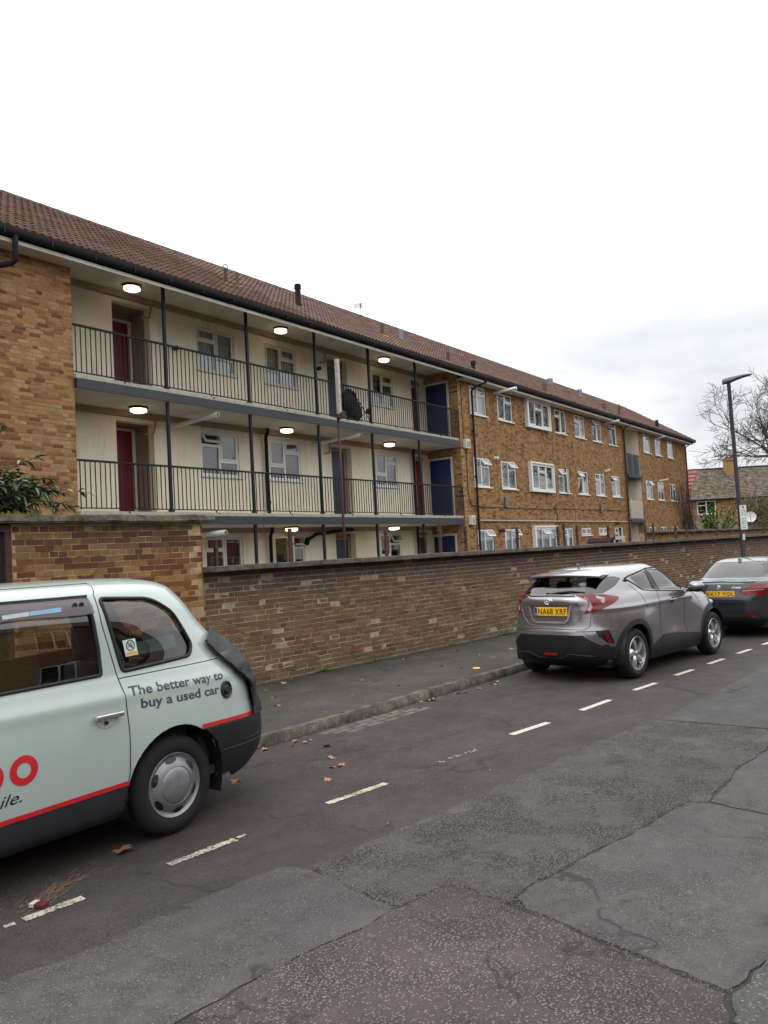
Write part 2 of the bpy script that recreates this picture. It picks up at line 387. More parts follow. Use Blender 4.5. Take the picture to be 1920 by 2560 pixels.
M['crack'] = simple('crack_dirt', S(44, 41, 40), .95, var=.3, bump=.6)
M['pavement'] = asphalt('pavement_tarmac', S(76, 70, 65), S(106, 99, 92), .2, 110, .6, S(60, 56, 44), S(66, 61, 57), cracks=.6)
M['yard'] = simple('yard_ground', S(92, 90, 84), .95, var=.2, scale=2)
M['moss'] = simple('moss', S(74, 82, 40), .95, var=.4, scale=18, bump=.9)
M['verge'] = asphalt('mossy_verge', S(74, 68, 50), S(110, 94, 70), .4, 60, .9, S(66, 72, 36), S(56, 49, 40))
def worn_paint():
    k = NT('worn_white_paint'); n = k.noise(55, 5, .75); n2 = k.noise(7, 3, .6)
    v = k.math('ADD', n, k.math('MULTIPLY', n2, .5))
    c = k.ramp(v, [(.66, S(80, 76, 74)), (.74, S(160, 154, 140)), (1, S(196, 190, 176))])
    return k.bsdf(c, .75, 0, k.bump(n, .3, .003))
M['paint_line'] = worn_paint()
M['paint_fresh'] = simple('white_line_paint', S(184, 180, 168), .75, var=.22, scale=30)
def leafm(name, a, b, c):
    k = NT(name); r = rnd_of(k); col = k.ramp(r, [(0, a), (.5, b), (1, c)])
    col = k.mix(.4, col, k.ramp(k.noise(90, 3), [(.3, .6), (.7, 1.25)]), 'MULTIPLY')
    return k.bsdf(col, .7, 0, spec=.3)
M['dead_leaf'] = leafm('dead_leaf', S(82, 56, 40), S(126, 88, 62), S(166, 126, 98))
M['leaf_dark'] = leafm('shrub_leaf', S(58, 78, 56), S(82, 104, 74), S(120, 138, 112))
M['leaf_green'] = leafm('green_leaf', S(64, 86, 34), S(88, 112, 44), S(116, 136, 62))
M['bark'] = simple('bark', S(92, 80, 70), .9, var=.3, scale=12, bump=.6)
M['twig'] = simple('twig', S(86, 78, 72), .9, var=.3, scale=12)
M['ivy_twig'] = simple('hedge_twig', S(104, 98, 68), .9, var=.3, scale=5)
# ================================================================ ground, road, pavement
def poly_sheet(name, poly, z, mat, thick=None, kind='structure', parent=None, sub=None, jit=0, label=None, grow=0):
    pts = []
    if grow:
        A2 = sum(poly[i-1][0]*poly[i][1]-poly[i][0]*poly[i-1][1] for i in range(len(poly))); sg = 1 if A2 > 0 else -1; Q = []
        for i in range(len(poly)):
            a, b, c = Vector(poly[i-1]), Vector(poly[i]), Vector(poly[(i+1) % len(poly)]); t = ((b-a).normalized()+(c-b).normalized())
            t = t.normalized() if t.length > .1 else (b-a).normalized(); Q.append(tuple(b+Vector((t.y, -t.x))*sg*grow))
        poly = Q
    rnd = random.Random(len(poly)*7+int(poly[0][0]*100))
    n = len(poly)
    for i in range(n):
        a = Vector(poly[i]); b = Vector(poly[(i+1) % n]); L = (b-a).length
        k = max(1, int(L/sub)) if sub else 1
        nn = Vector((-(b-a).y, (b-a).x))/max(L, 1e-6)
        for j in range(k):
            t = j/k; e = (rnd.uniform(-jit, jit)+jit*1.2*math.sin(t*9+i)) if sub and j else 0
            p = a.lerp(b, t)+nn*e; pts.append((p.x, p.y))
    mb = MB()
    if thick: mb.prism(pts, z-thick, z)
    else: mb.add([(x, y, z) for x, y in pts], [tuple(range(len(pts)))])
    return mb.build(name, mat, parent, kind=kind, label=label)
poly_sheet('ground', [(-700, -700), (900, -700), (900, 900), (-700, 900)], -.03, M['yard'])
def kerb_y(x): return 5.88-(x-5.91)*.0725
RX0, RX1 = -14, 78
poly_sheet('road', [(RX0, -5.2+1.0), (RX1, -5.2-5.6), (RX1, kerb_y(RX1)), (RX0, kerb_y(RX0))], 0, M['asphalt_bay'])
# far lane with its transverse joint, then the older patches near the camera
far = [(8.54, 2.66), (8.50, 1.60), (8.3, -1.0), (8.0, -4.9), (RX1-.5, -10.2), (RX1-.5, kerb_y(RX1)-2.2), (30, 1.0), (15, 2.1), (9.2, 2.62)]
poly_sheet('asphalt_lane', far, .004, M['asphalt_far'], sub=.3, jit=.01)
PA = [(2.015,3.768),(2.473,3.648),(2.969,3.649),(3.663,3.535),(3.709,3.460),(3.694,3.181),(3.593,2.900),(3.539,2.620),(3.488,2.595),(3.252,2.617),(3.029,2.682),(2.870,2.715),(2.651,2.741),(2.529,2.764),(2.0,2.79),(-6,3.2),(-6,4.3)]
PB = [(3.803,3.334),(3.959,3.309),(4.274,3.293),(4.721,3.221),(5.259,3.158),(6.465,3.003),(7.234,2.949),(7.990,2.781),(8.50,2.66),(8.45,1.60),(7.658,1.490),(6.985,1.59),(6.01,1.586),(5.989,1.716),(5.717,1.783),(5.400,1.822),(5.100,1.876),(4.704,1.984),(4.402,2.026),(4.110,2.095),(3.944,2.094),(3.884,2.109),(3.948,2.297),(3.980,2.416),(3.942,2.498),(3.797,2.545),(3.671,2.568),(3.581,2.608),(3.62,2.86),(3.73,3.17)]
PC = [(3.964,2.064),(4.110,2.060),(4.402,1.986),(4.704,1.944),(5.100,1.836),(5.400,1.782),(5.717,1.743),(5.949,1.686),(5.970,1.566),(5.882,1.166),(5.2,.2),(4.6,-.6),(3.98,.823),(3.633,0.890),(3.569,0.923),(3.602,1.046),(3.676,1.279),(3.728,1.496),(3.785,1.666),(3.827,1.806),(3.865,1.969)]
PD = [(6.01,1.556),(6.985,1.560),(7.658,1.455),(8.43,1.55),(8.25,-1.0),(7.9,-4.6),(5.6,-4.6),(4.8,-.8),(5.24,.19),(5.902,1.156)]
PR = [(3.52,2.58),(3.55,2.56),(3.651,2.53),(3.787,2.51),(3.915,2.47),(3.945,2.416),(3.915,2.297),(3.85,2.09),(3.82,1.97),(3.79,1.82),(3.74,1.68),(3.69,1.5),(3.64,1.29),(3.565,1.06),(3.53,.92),(3.32,.86),(3.36,.6),(4.4,-.9),(5.0,-4.4),(-6,-3.5),(-6,3.15),(2.0,2.76),(2.529,2.735),(2.87,2.69),(3.029,2.655),(3.252,2.59)]
PE = [(3.928,0.823),(3.623,0.862),(3.549,0.89),(3.345,0.848),(3.38,0.62),(4.40,-.86),(4.55,-.6)]
poly_sheet('crack_bed', [(3.4, 3.5), (3.66, 3.45), (3.74, 3.32), (5.2, 3.12), (7.2, 2.88), (8.5, 2.64), (8.4, -4.3), (-5.9, -3.4), (-5.9, 3.3), (2, 2.9)], .002, M['crack'])
poly_sheet('asphalt_patch', PA, .007, M['asphalt_smooth'], .006, sub=.07, jit=.007, grow=.007)
poly_sheet('asphalt_patch', PB, .0065, M['asphalt_coarse'], .006, sub=.05, jit=.010, grow=.008)
poly_sheet('asphalt_patch', PC, .0085, M['asphalt_smooth'], .007, sub=.06, jit=.007, grow=.006)
poly_sheet('asphalt_patch', PD, .0088, M['asphalt_smooth'], .007, sub=.08, jit=.006)
poly_sheet('asphalt_patch', PR, .0062, M['asphalt_red'], .005, sub=.05, jit=.008, grow=.006)
poly_sheet('asphalt_patch', PE, .0075, M['asphalt_corner'], .006, sub=.05, jit=.010)
def crack(pts, w, z, name='road_crack', seed=1):
    rnd = random.Random(seed); P = [Vector(p) for p in pts]; line = []
    for a, b in zip(P, P[1:]):
        k = max(1, int((b-a).length/.02))
        for j in range(k): line.append(a.lerp(b, j/k)+Vector((rnd.uniform(-1, 1), rnd.uniform(-1, 1)))*.004)
    line.append(P[-1]); vs = []; n = len(line)
    for i, p in enumerate(line):
        t = (line[min(i+1, n-1)]-line[max(i-1, 0)]).normalized(); nn = Vector((-t.y, t.x))
        ww = w*(.15+.6*rnd.random())*min(1, 4*i/n+.2, 4*(n-1-i)/n+.2)
        vs += [(p.x+nn.x*ww, p.y+nn.y*ww, z), (p.x-nn.x*ww, p.y-nn.y*ww, z)]
    MB().add(vs, [(2*i, 2*i+1, 2*i+3, 2*i+2) for i in range(n-1)]).build(name, M['crack'], kind='structure')
cr1 = [(3.693,1.941),(3.661,1.819),(3.554,1.645),(3.542,1.512),(3.530,1.416),(3.486,1.297),(3.507,1.246),(3.483,1.169),(3.431,1.106),(3.357,1.066)]
cr2 = [(3.559,2.542),(3.561,2.382),(3.517,2.277),(3.468,2.137),(3.40,2.06)]
cr3 = [(3.50,2.57),(3.435,2.538),(3.499,2.421),(3.468,2.294),(3.433,2.116),(3.527,1.896)]
for i, (c, ww) in enumerate(((cr1, .006), (cr2, .005), (cr3, .006), ([(3.40,2.06),(3.33,2.02),(3.36,1.93)], .004), ([(3.507,1.246),(3.40,1.2),(3.30,1.12),(3.2,1.0)], .004), ([(3.29,2.6),(3.4,2.52),(3.5,2.42)], .004))):
    crack(c, ww, .0068, seed=i)
crack([(8.585,2.62),(8.5,2.1),(8.48,1.62),(8.3,-1)], .012, .0098, seed=11)
crack([(4.1,3.0),(4.6,2.75),(5.2,2.6),(6.0,2.5),(6.6,2.2),(7.4,2.1)], .006, .0075, seed=12)
crack([(3.75,3.2),(4.1,2.85),(4.5,2.5),(4.4,2.2),(4.15,2.08)], .005, .0075, seed=13)
crack([(5.3,4.3),(6.1,4.6),(6.7,4.5),(7.6,4.2)], .004, .0035, seed=14)
# loose chippings lying on the coarse patch and along the joints
def chips():
    rnd = random.Random(3); mb = MB()
    def inpoly(x, y, P):
        c = False; n = len(P)
        for i in range(n):
            (x1, y1), (x2, y2) = P[i], P[i-1]
            if (y1 > y) != (y2 > y) and x < (x2-x1)*(y-y1)/(y2-y1)+x1: c = not c
        return c
    def chip(x, y, z, s):
        a = rnd.uniform(0, 6.28); vs = []
        for j in range(5):
            t = a+j*1.2566; r = s*rnd.uniform(.6, 1.1); vs.append((x+r*math.cos(t), y+r*math.sin(t)*.7, z))
        vs.append((x, y, z+s*rnd.uniform(.35, .6)))
        mb.add(vs, [(j, (j+1) % 5, 5) for j in range(5)])
    k = 0
    while k < 15000:
        x = 3.55+5*rnd.random()**1.3; y = rnd.uniform(1.4, 3.4)
        if not inpoly(x, y, PB): continue
        if noise.noise(Vector((x*2.3, y*2.3, 1)))+noise.noise(Vector((x*6, y*6, 4)))*.6 < rnd.uniform(-.25, .3): continue
        chip(x, y, .0058, rnd.uniform(.005, .012)); k += 1
    k = 0
    while k < 9000:
        x = rnd.uniform(2.0, 3.9); y = rnd.uniform(.6, 2.75)
        if not inpoly(x, y, PR): continue
        if noise.noise(Vector((x*2, y*2, 9))) < rnd.uniform(-.5, .35): continue
        chip(x, y, .0052, rnd.uniform(.004, .009)); k += 1
    for line, n_ in ((PB[11:29], 3200), (PB[28:]+[PB[0]], 1200), (PC[14:]+[PC[0]], 900), (PB[:8], 900), (PA[4:13], 700)):
        for i in range(n_):
            j = rnd.randrange(len(line)-1); a, b = Vector(line[j]), Vector(line[j+1])
            q = a.lerp(b, rnd.random())+Vector((rnd.gauss(0, .022), rnd.gauss(0, .022))); chip(q.x, q.y, .0055, rnd.uniform(.003, .009))
    return mb
chips().build('loose_chippings', asphalt('chipping', S(92, 87, 84), S(116, 110, 106), .5, 60, .2), kind='stuff')
# kerb: dressed stones end to end; pavement behind
def kerbs():
    k = bpy.data.objects.new('kerb', None); COL.objects.link(k); k['kind'] = 'structure'; FR[k] = Matrix.Identity(4)
    rnd = random.Random(5); x = RX0; ang = -math.atan(.0725)
    while x < 60:
        L = rnd.choice((.92, 1.3, 1.6, .92, 1.9))
        bm = bmesh.new(); bmesh.ops.create_cube(bm, size=1)
        for v in bm.verts: v.co = Vector(((v.co.x+.5)*(L-.012), (v.co.y+.5)*.15, -.1+(v.co.z+.5)*.205))
        bmesh.ops.bevel(bm, geom=bm.edges[:], offset=.018, segments=2, affect='EDGES')
        if x < 16:
            bmesh.ops.subdivide_edges(bm, edges=[e for e in bm.edges if e.calc_length() > .3], cuts=12, use_grid_fill=True)
            for v in bm.verts:
                v.co += Vector((0, noise.noise(v.co*9+Vector((x, 0, 0)))*.010, noise.noise(v.co*7+Vector((x, 5, 0)))*.008))
        me = bpy.data.meshes.new('kerb_stone'); bm.to_mesh(me); bm.free(); me.materials.append(M['kerb'])
        for p in me.polygons: p.use_smooth = True
        Mx = Matrix.Translation((x, kerb_y(x)+rnd.uniform(-.008, .008), rnd.uniform(-.008, .004))) @ Matrix.Rotation(ang, 4, 'Z')
        place(me, 'kerb_stone', k, Mx); x += L*math.cos(ang)
    # channel of worn setts showing through the tarmac by the kerb
    c = bpy.data.objects.new('gutter_setts', None); COL.objects.link(c); c['kind'] = 'structure'; FR[c] = Matrix.Identity(4)
    me = MB().bbox(-.13, .13, -.045, .045, -.05, .008, .008).build('sett', M['coping'], c); 
    first = True
    for r in range(3):
        for i in range(5):
            xx = 6.75+i*.30+r*.1+rnd.uniform(-.01, .01); yy = kerb_y(xx)-.12-r*.11
            Mx = Matrix.Translation((xx, yy, rnd.uniform(-.008, -.003))) @ Matrix.Rotation(ang+rnd.uniform(-.03, .03), 4, 'Z')
            if first: me.matrix_basis = Mx; first = False
            else: place(me.data, 'sett', c, Mx)
kerbs()
W0 = Vector((8.38, 8.46, 0)); WA = R(-6.0); WD = Vector((math.cos(WA), math.sin(WA), 0)); WN = Vector((math.sin(WA), -math.cos(WA), 0))
def wl(u, n=0, z=0): return W0+WD*u+WN*n+Vector((0, 0, z))
pv = [(x, kerb_y(x)+.14) for x in (RX0, 0, 10, 20, 40, 70)]+[tuple(wl(u)[:2]) for u in (70, 20, -.8, -3.4, -25)]
poly_sheet('pavement', pv, .098, M['pavement'], .14)
vp = []; rnd = random.Random(77)
for i in range(260):
    u = -.7+i*.13; vp.append(tuple(wl(u, .12+.30*abs(noise.noise(Vector((u*1.1, 0, 0))))+.07*noise.noise(Vector((u*6, 2, 0)))+.04)[:2]))
vp = vp+[tuple(wl(u)[:2]) for u in (33, -.7)]
poly_sheet('mossy_verge', vp, .1025, M['verge'])
# ================================================================ brickwork
def cpix(p):
    c = sc.camera.matrix_world.inverted() @ Vector(p)
    if c.z > -.2: return None
    return 960+2000*c.x/-c.z, 1280-2000*c.y/-c.z, -c.z
_bv = []
for i in range(4):
    mb = MB(); b = .012
    rr = random.Random(i)
    bm = bmesh.new(); bmesh.ops.create_cube(bm, size=1)
    bm.faces.ensure_lookup_table()
    for v in bm.verts: v.co += Vector((rr.uniform(-.012, .012), rr.uniform(-.02, .02), rr.uniform(-.03, .03)))
    back = [f for f in bm.faces if f.normal.y > .8]
    bmesh.ops.delete(bm, geom=back, context='FACES')
    me = bpy.data.meshes.new('brick'); bm.to_mesh(me); bm.free(); _bv.append(me)
def brick_field(parent, O, U, N, u0, u1, z0, z1, openings, mat, bond='garden', nobj=300, zvis=-9, seed=1, depth=.03, rough=.0022, gap=.012, extra=None):
    """brick-by-brick facing on the plane through O along U with outward normal N"""
    rnd = random.Random(seed); items = []
    nc = int(round((z1-z0)/.075)); 
    for c in range(nc):
        za = z0+c*.075; zb = za+.075-gap; zm = (za+zb)/2
        cuts = sorted((max(a, u0), min(b, u1)) for a, b, p, q in openings if p < zm < q and b > u0 and a < u1)
        segs = []; cur = u0
        for a, b in cuts:
            if a > cur: segs.append((cur, a))
            cur = max(cur, b)
        if cur < u1: segs.append((cur, u1))
        if bond == 'garden': pat = [.225, .225, .225, .1125]; off = (c % 2)*.28+(c % 3)*.1125
        elif bond == 'flemish': pat = [.225, .1125]; off = (c % 2)*.169
        elif bond == 'english': pat = [.1125] if c % 4 == 2 else [.225]; off = (c % 2)*.1125 if c % 4 != 2 else .056
        else: pat = [.225]; off = (c % 2)*.1125
        for a, b in segs:
            x = u0-off-.3; i = c
            while x < b:
                L = pat[i % len(pat)]; i += 1
                s, e = max(x, a), min(x+L-gap, b); x += L
                if e-s > .035: items.append((s, e, za, zb, rnd.uniform(-rough, rough*1.6), rnd.random()))
    if extra: items += extra
    cand = []
    for k, it in enumerate(items):
        p = O+U*((it[0]+it[1])/2)+Vector((0, 0, (it[2]+it[3])/2)); q = cpix(p)
        if q and -20 < q[0] < 1940 and 0 < q[1] < 2580 and p.z > zvis: cand.append((q[2], k))
    cand.sort(); objs = set(k for _, k in cand[:nobj])
    ang = math.atan2(U.y, U.x)
    meshes = []
    for me in _bv:
        m2 = me.copy(); m2.name = 'brick'; m2.materials.append(mat); meshes.append(m2)
    mb = MB()
    RZ = Matrix.Rotation(ang, 4, 'Z')
    for k, (s, e, za, zb, pr, rv) in enumerate(items):
        ctr = O+U*((s+e)/2)+N*(pr-depth/2)+Vector((0, 0, (za+zb)/2))
        if k in objs:
            Mx = Matrix.Translation(ctr) @ RZ @ Matrix.Rotation(rnd.uniform(-.004, .004), 4, 'Y') @ Matrix.Diagonal((e-s, depth, zb-za, 1))
            place(meshes[k % 4], 'brick', parent, Mx)
        else:
            P = []
            for dz in (-.5, .5):
                for du, dn in ((-.5, .5), (.5, .5), (.5, -.5), (-.5, -.5)):
                    P.append(ctr+U*du*(e-s)+N*dn*depth+Vector((0, 0, dz*(zb-za))))
            mb.add(P, [(0, 1, 5, 4), (1, 2, 6, 5), (3, 0, 4, 7), (4, 5, 6, 7), (3, 2, 1, 0)])
    if mb.v: mb.build('brickwork', mat, parent, kind='stuff')
def panel_cells(u0, u1, z0, z1, openings):
    us = sorted({u0, u1}|{v for a, b, p, q in openings for v in (a, b) if u0 < v < u1})
    zs = sorted({z0, z1}|{v for a, b, p, q in openings for v in (p, q) if z0 < v < z1})
    out = []
    for a, b in zip(us, us[1:]):
        col = []
        for p, q in zip(zs, zs[1:]):
            m = ((a+b)/2, (p+q)/2)
            if any(o[0] < m[0] < o[1] and o[2] < m[1] < o[3] for o in openings): continue
            if col and abs(col[-1][3]-p) < 1e-6: col[-1][3] = q
            else: col.append([a, b, p, q])
        out += col
    return out
def wall_panel(mb, O, U, N, u0, u1, z0, z1, openings, thick, front=-.0045):
    for a, b, p, q in panel_cells(u0, u1, z0, z1, openings):
        P = []
        for zz in (p, q):
            for uu, nn in ((a, front), (b, front), (b, front-thick), (a, front-thick)):
                P.append(O+U*uu+N*nn+Vector((0, 0, zz)))
        mb.add(P, [(0, 1, 5, 4), (1, 2, 6, 5), (2, 3, 7, 6), (3, 0, 4, 7), (4, 5, 6, 7), (3, 2, 1, 0)])
# ================================================================ boundary wall and shed
bw = thing('boundary_wall', 'long brown brick boundary wall with flat coping running behind the parked cars', 'wall', wl(-.8))
mb = MB(); wall_panel(mb, W0, WD, WN, -.8, 62, -.02, 1.775, [], .2); mb.build('mortar', M['mortar_boundary'], bw)
brick_field(bw, W0, WD, WN, -.79, 40, .125, 1.775, [], M['brick_boundary'], 'garden', zvis=.2, seed=4, rough=.005, gap=.015)
def copings():
    rnd = random.Random(8); u = -.83
    while u < 61:
        L = .9 if u > 0 else .6; 
        mb = MB(); mb.bbox(0, L-.008, -.25, .03, 0, .078, .008)
        me = mb.build('coping_stone', M['coping'], bw, local=True, smooth=False)
        me.matrix_basis = FR[bw].inverted() @ Matrix.Translation(wl(u, 0, 1.772+rnd.uniform(-.003, .004))) @ Matrix.Rotation(WA, 4, 'Z') @ Matrix.Scale(1, 4)
        u += L
copings()
MB().add([wl(-.7, .0, .1), wl(40, .0, .1), wl(40, .035, .1), wl(-.7, .035, .1), wl(-.7, 0, .125), wl(40, 0, .125)], [(3, 2, 5, 4), (0, 3, 4), (2, 1, 5)]).build('mortar_fillet', M['coping'], bw)
sh = thing('brick_shed', 'low tan brick outbuilding with mossy concrete roof slab behind the pale taxi', 'outbuilding', wl(-3.4, .04))
SO = W0+WN*.05
mb = MB()
wall_panel(mb, SO, WD, WN, -3.42, -.82, 0, 2.47, [], .2)
wall_panel(mb, SO, WD, WN, -7.0, -4.45, 0, 2.47, [], .2)
wall_panel(mb, SO+WD*(-.83), -WN, WD, 0, 2.6, 0, 2.47, [], .2)
wall_panel(mb, SO-WN*2.6, WD, -WN, -7.0, -.82, 0, 2.47, [], .2)
wall_panel(mb, SO+WD*(-7.0), -WN, -WD, 0, 2.6, 0, 2.47, [], .2)
mb.build('mortar', M['mortar_shed'], sh)
brick_field(sh, SO, WD, WN, -3.41, -.815, .12, 2.46, [], M['brick_shed'], 'english', zvis=1.0, seed=9, rough=.004, gap=.011)
brick_field(sh, SO, WD, WN, -7, -4.46, .12, 2.46, [], M['brick_shed'], 'english', nobj=0, seed=10)
brick_field(sh, SO+WD*(-.81), -WN, WD, 0.0, 2.6, .12, 2.46, [], M['brick_shed'], 'english', nobj=0, seed=11, zvis=9)
def slab():
    bm = bmesh.new(); bmesh.ops.create_cube(bm, size=1)
    for v in bm.verts: v.co = Vector((-7.1+(v.co.x+.5)*6.45, (v.co.y+.5)*3.0-2.83, 2.472+(v.co.z+.5)*.095))
    bmesh.ops.bevel(bm, geom=bm.edges[:], offset=.02, segments=2, affect='EDGES')
    bmesh.ops.subdivide_edges(bm, edges=[e for e in bm.edges if e.calc_length() > 2], cuts=60, use_grid_fill=False)
    vs = []
    for v in bm.verts:
        p = v.co; q = wl(p.x, p.y, p.z)
        q += Vector((0, 0, 1))*noise.noise(p*4)*.012+WN*noise.noise(p*7+Vector((3, 0, 0)))*.012; vs.append(q)
    bm.verts.index_update(); m = MB(); m.add(vs, [[v.index for v in f.verts] for f in bm.faces]); bm.free()
    return m
slab().build('roof_slab', M['shed_slab'], sh)
mb = MB()
for a, b, p, q in ((-3.5, -3.43, 0, 2.46), (-4.45, -4.38, 0, 2.46), (-4.38, -3.5, 2.38, 2.46)):
    mb.prismv([wl(a, .06, p), wl(b, .06, p), wl(b, .06, q), wl(a, .06, q)], -WN*.1)
mb.build('door_frame', M['rust'], sh)
MB().prismv([wl(-4.38, .0, .1), wl(-3.5, .0, .1), wl(-3.5, .0, 2.38), wl(-4.38, .0, 2.38)], -WN*.05).build('door', M['black_door'], sh)
# iron fence posts standing just behind the wall
FP = [(8.06, 2.22), (9.5, 2.38), (11.8, 2.37), (13.4, 2.42), (14.25, 2.34), (16.2, 2.32), (18.0, 2.32), (18.3, 2.39), (18.95, 2.33), (20.65, 2.31), (23.0, 2.30), (23.55, 2.35), (25.2, 2.26), (26.1, 2.29), (28.8, 2.30), (34, 2.3), (38, 2.3)]
proto = None
for i, (x, zt) in enumerate(FP):
    u = (x-W0.x)/math.cos(WA); b = wl(u, -.30, 0)
    t = thing('fence_post', 'thin dark iron post with stub arms rising behind the boundary wall', 'fence post', b, WA, 'iron posts along the back of the boundary wall')
    if proto is None:
        a = MB().box(-.025, .025, -.025, .025, 0, 1).build('post', M['rust'], t, local=True)
        c = MB()
        c = MB().box(-.11, .11, -.012, .012, -.01, .01).build('wire_arm', M['rust'], t, local=True); proto = (a, c)
        d_ = c.copy(); d_.parent = t; COL.objects.link(d_); FR[d_] = FR[t]
        a.scale.z = zt; c.location.z = zt-.10; d_.location.z = zt-.24
    else:
        a, c, d_ = proto[0].copy(), proto[1].copy(), proto[1].copy()
        for q in (a, c, d_): q.parent = t; COL.objects.link(q); FR[q] = FR[t]
        a.scale.z = zt; c.location.z = zt-random.uniform(.08, .14); d_.location.z = zt-.25
# back garden walls and fence further right
gw = thing('garden_wall', 'second brick wall with pale worn coping behind the boundary wall at right', 'wall', (30.5, 9.6, 0))
A, Bp = Vector((30.5, 9.6, 0)), Vector((75, 9.4, 0)); D = (Bp-A).normalized(); Nn = Vector((D.y, -D.x, 0))
mb = MB(); wall_panel(mb, A, D, Nn, 0, 44, 0, 2.12, [], .22); mb.build('mortar', M['mortar_block'], gw)
brick_field(gw, A, D, Nn, 0, 44, 1.0, 2.12, [], M['brick_block'], 'flemish', nobj=0, seed=21)
mb = MB()
for i in range(48): mb.bbox(i*.92, i*.92+.91, -.26, .04, 2.12+.01*math.sin(i*3), 2.20+.015*math.sin(i*2), .01, M=Matrix.Translation(A) @ Matrix.Rotation(math.atan2(D.y, D.x), 4, 'Z'))
mb.build('coping', M['coping'], gw)
gf = thing('garden_fence', 'brown wooden garden fence panel behind the wall below the brick block', 'fence', (26.8, 10.4, 0))
for i in range(22): MB().box(26.8+i*.14, 26.93+i*.14, 10.4, 10.42, .3, 2.02+.02*(i % 2)).build('fence_board', M['rust'], gf)
MB().box(26.75, 29.9, 10.36, 10.395, 1.9, 1.98).build('fence_rail', M['rust'], gf)
fr = thing('frame_panel', 'pale weathered square wooden frame leaning by the brown garden fence', 'gate', (28.9, 10.2, 0))
mb = MB()
for a, b, p, q in ((28.9, 29.02, 1.2, 2.06), (30.0, 30.12, 1.2, 2.06), (28.9, 30.12, 1.94, 2.06), (28.9, 30.12, 1.2, 1.3)): mb.box(a, b, 10.2+.001*a, 10.24+.001*p, p, q)
mb.build('frame', M['wood_pole'], fr)
# ================================================================ apartment block
YF, YR = 13.5, 14.85
BX0, BX1 = 1.5, 52.4
XC = 23.72; XP = 9.0       # the access-balcony recess runs from XP to XC
bl = thing('apartment_block', 'three storey brick block of flats with cream access balconies and brown tiled roof', 'building', (XP, YF, 0))
O0 = Vector((0, YF, 0)); UX = Vector((1, 0, 0)); NY = Vector((0, -1, 0))
FL = [(6.63, 7.68), (4.06, 5.13), (1.5, 2.58)]
XW = {'A': (24.53, 25.73), 'B': (26.62, 27.87), 'C': (28.95, 31.18), 'D': (31.9, 33.1), 'E': (34.05, 35.27), 'F': (36.2, 37.4), 'G': (38.35, 39.55), 'H': (43.75, 44.97), 'I': (45.88, 47.06), 'J': (48.25, 49.45)}
ops = []
for k, (a, b) in XW.items():
    for f, (p, q) in enumerate(FL):
        if k == 'C': p, q = p-.05, q+.08
        if f == 2 and k in 'EFHIJ': p = 2.22
        ops.append((a, b, p, q))
BAL = (40.62, 42.88)
balop = [(BAL[0], BAL[1], 2.95, 7.9), (BAL[0], BAL[1], .1, 2.75)]
# brick skins
mb = MB()
wall_panel(mb, O0, UX, NY, BX0, XP, 0, 7.95, [], .3)
wall_panel(mb, O0, UX, NY, XC, BX1, 0, 7.95, ops+balop, .3)
wall_panel(mb, Vector((XC, YF, 0)), Vector((0, 1, 0)), Vector((-1, 0, 0)), 0, 1.35, 0, 8.1, [(.36, 1.27, z_, z_+2.07) for z_ in (5.66, 3.02, .38)], .22)
wall_panel(mb, Vector((BX1, YF, 0)), Vector((0, 1, 0)), Vector((1, 0, 0)), 0, 7.4, 0, 7.9, [], .3)
wall_panel(mb, Vector((BX0, YF, 0)), Vector((0, 1, 0)), Vector((-1, 0, 0)), 0, 7.4, 0, 7.9, [], .3)
wall_panel(mb, Vector((0, 20.9, 0)), UX, Vector((0, 1, 0)), BX0, BX1, 0, 7.9, [], .3)
for x in (BX0+.02, BX1-.3): mb.prismv([(x, YF+.02, 7.88), (x, 20.88, 7.88), (x, 17.2, 10.45)], (.28, 0, 0))
mb.build('mortar', M['mortar_block'], bl)
M['brick_panel'] = M['brick_block']
brick_field(bl, O0, UX, NY, BX0, XP, 2.4, 7.83, [], M['brick_block'], 'garden', nobj=300, seed=31, rough=.003)
# the clipped fields behind reuse the same builder without single objects
brick_field(bl, O0, UX, NY, XC, BX1, 1.2, 7.83, [(a-.0, b+.0, p, q) for a, b, p, q in ops]+balop, M['brick_block'], 'flemish', nobj=0, seed=32, rough=.004)
brick_field(bl, Vector((XC, YF, 0)), Vector((0, 1, 0)), Vector((-1, 0, 0)), 0.0, 1.34, .3, 8.0, [(.33, 1.30, z_, z_+2.10) for z_ in (5.66, 3.02, .38)], M['brick_block'], 'flemish', nobj=0, seed=33)
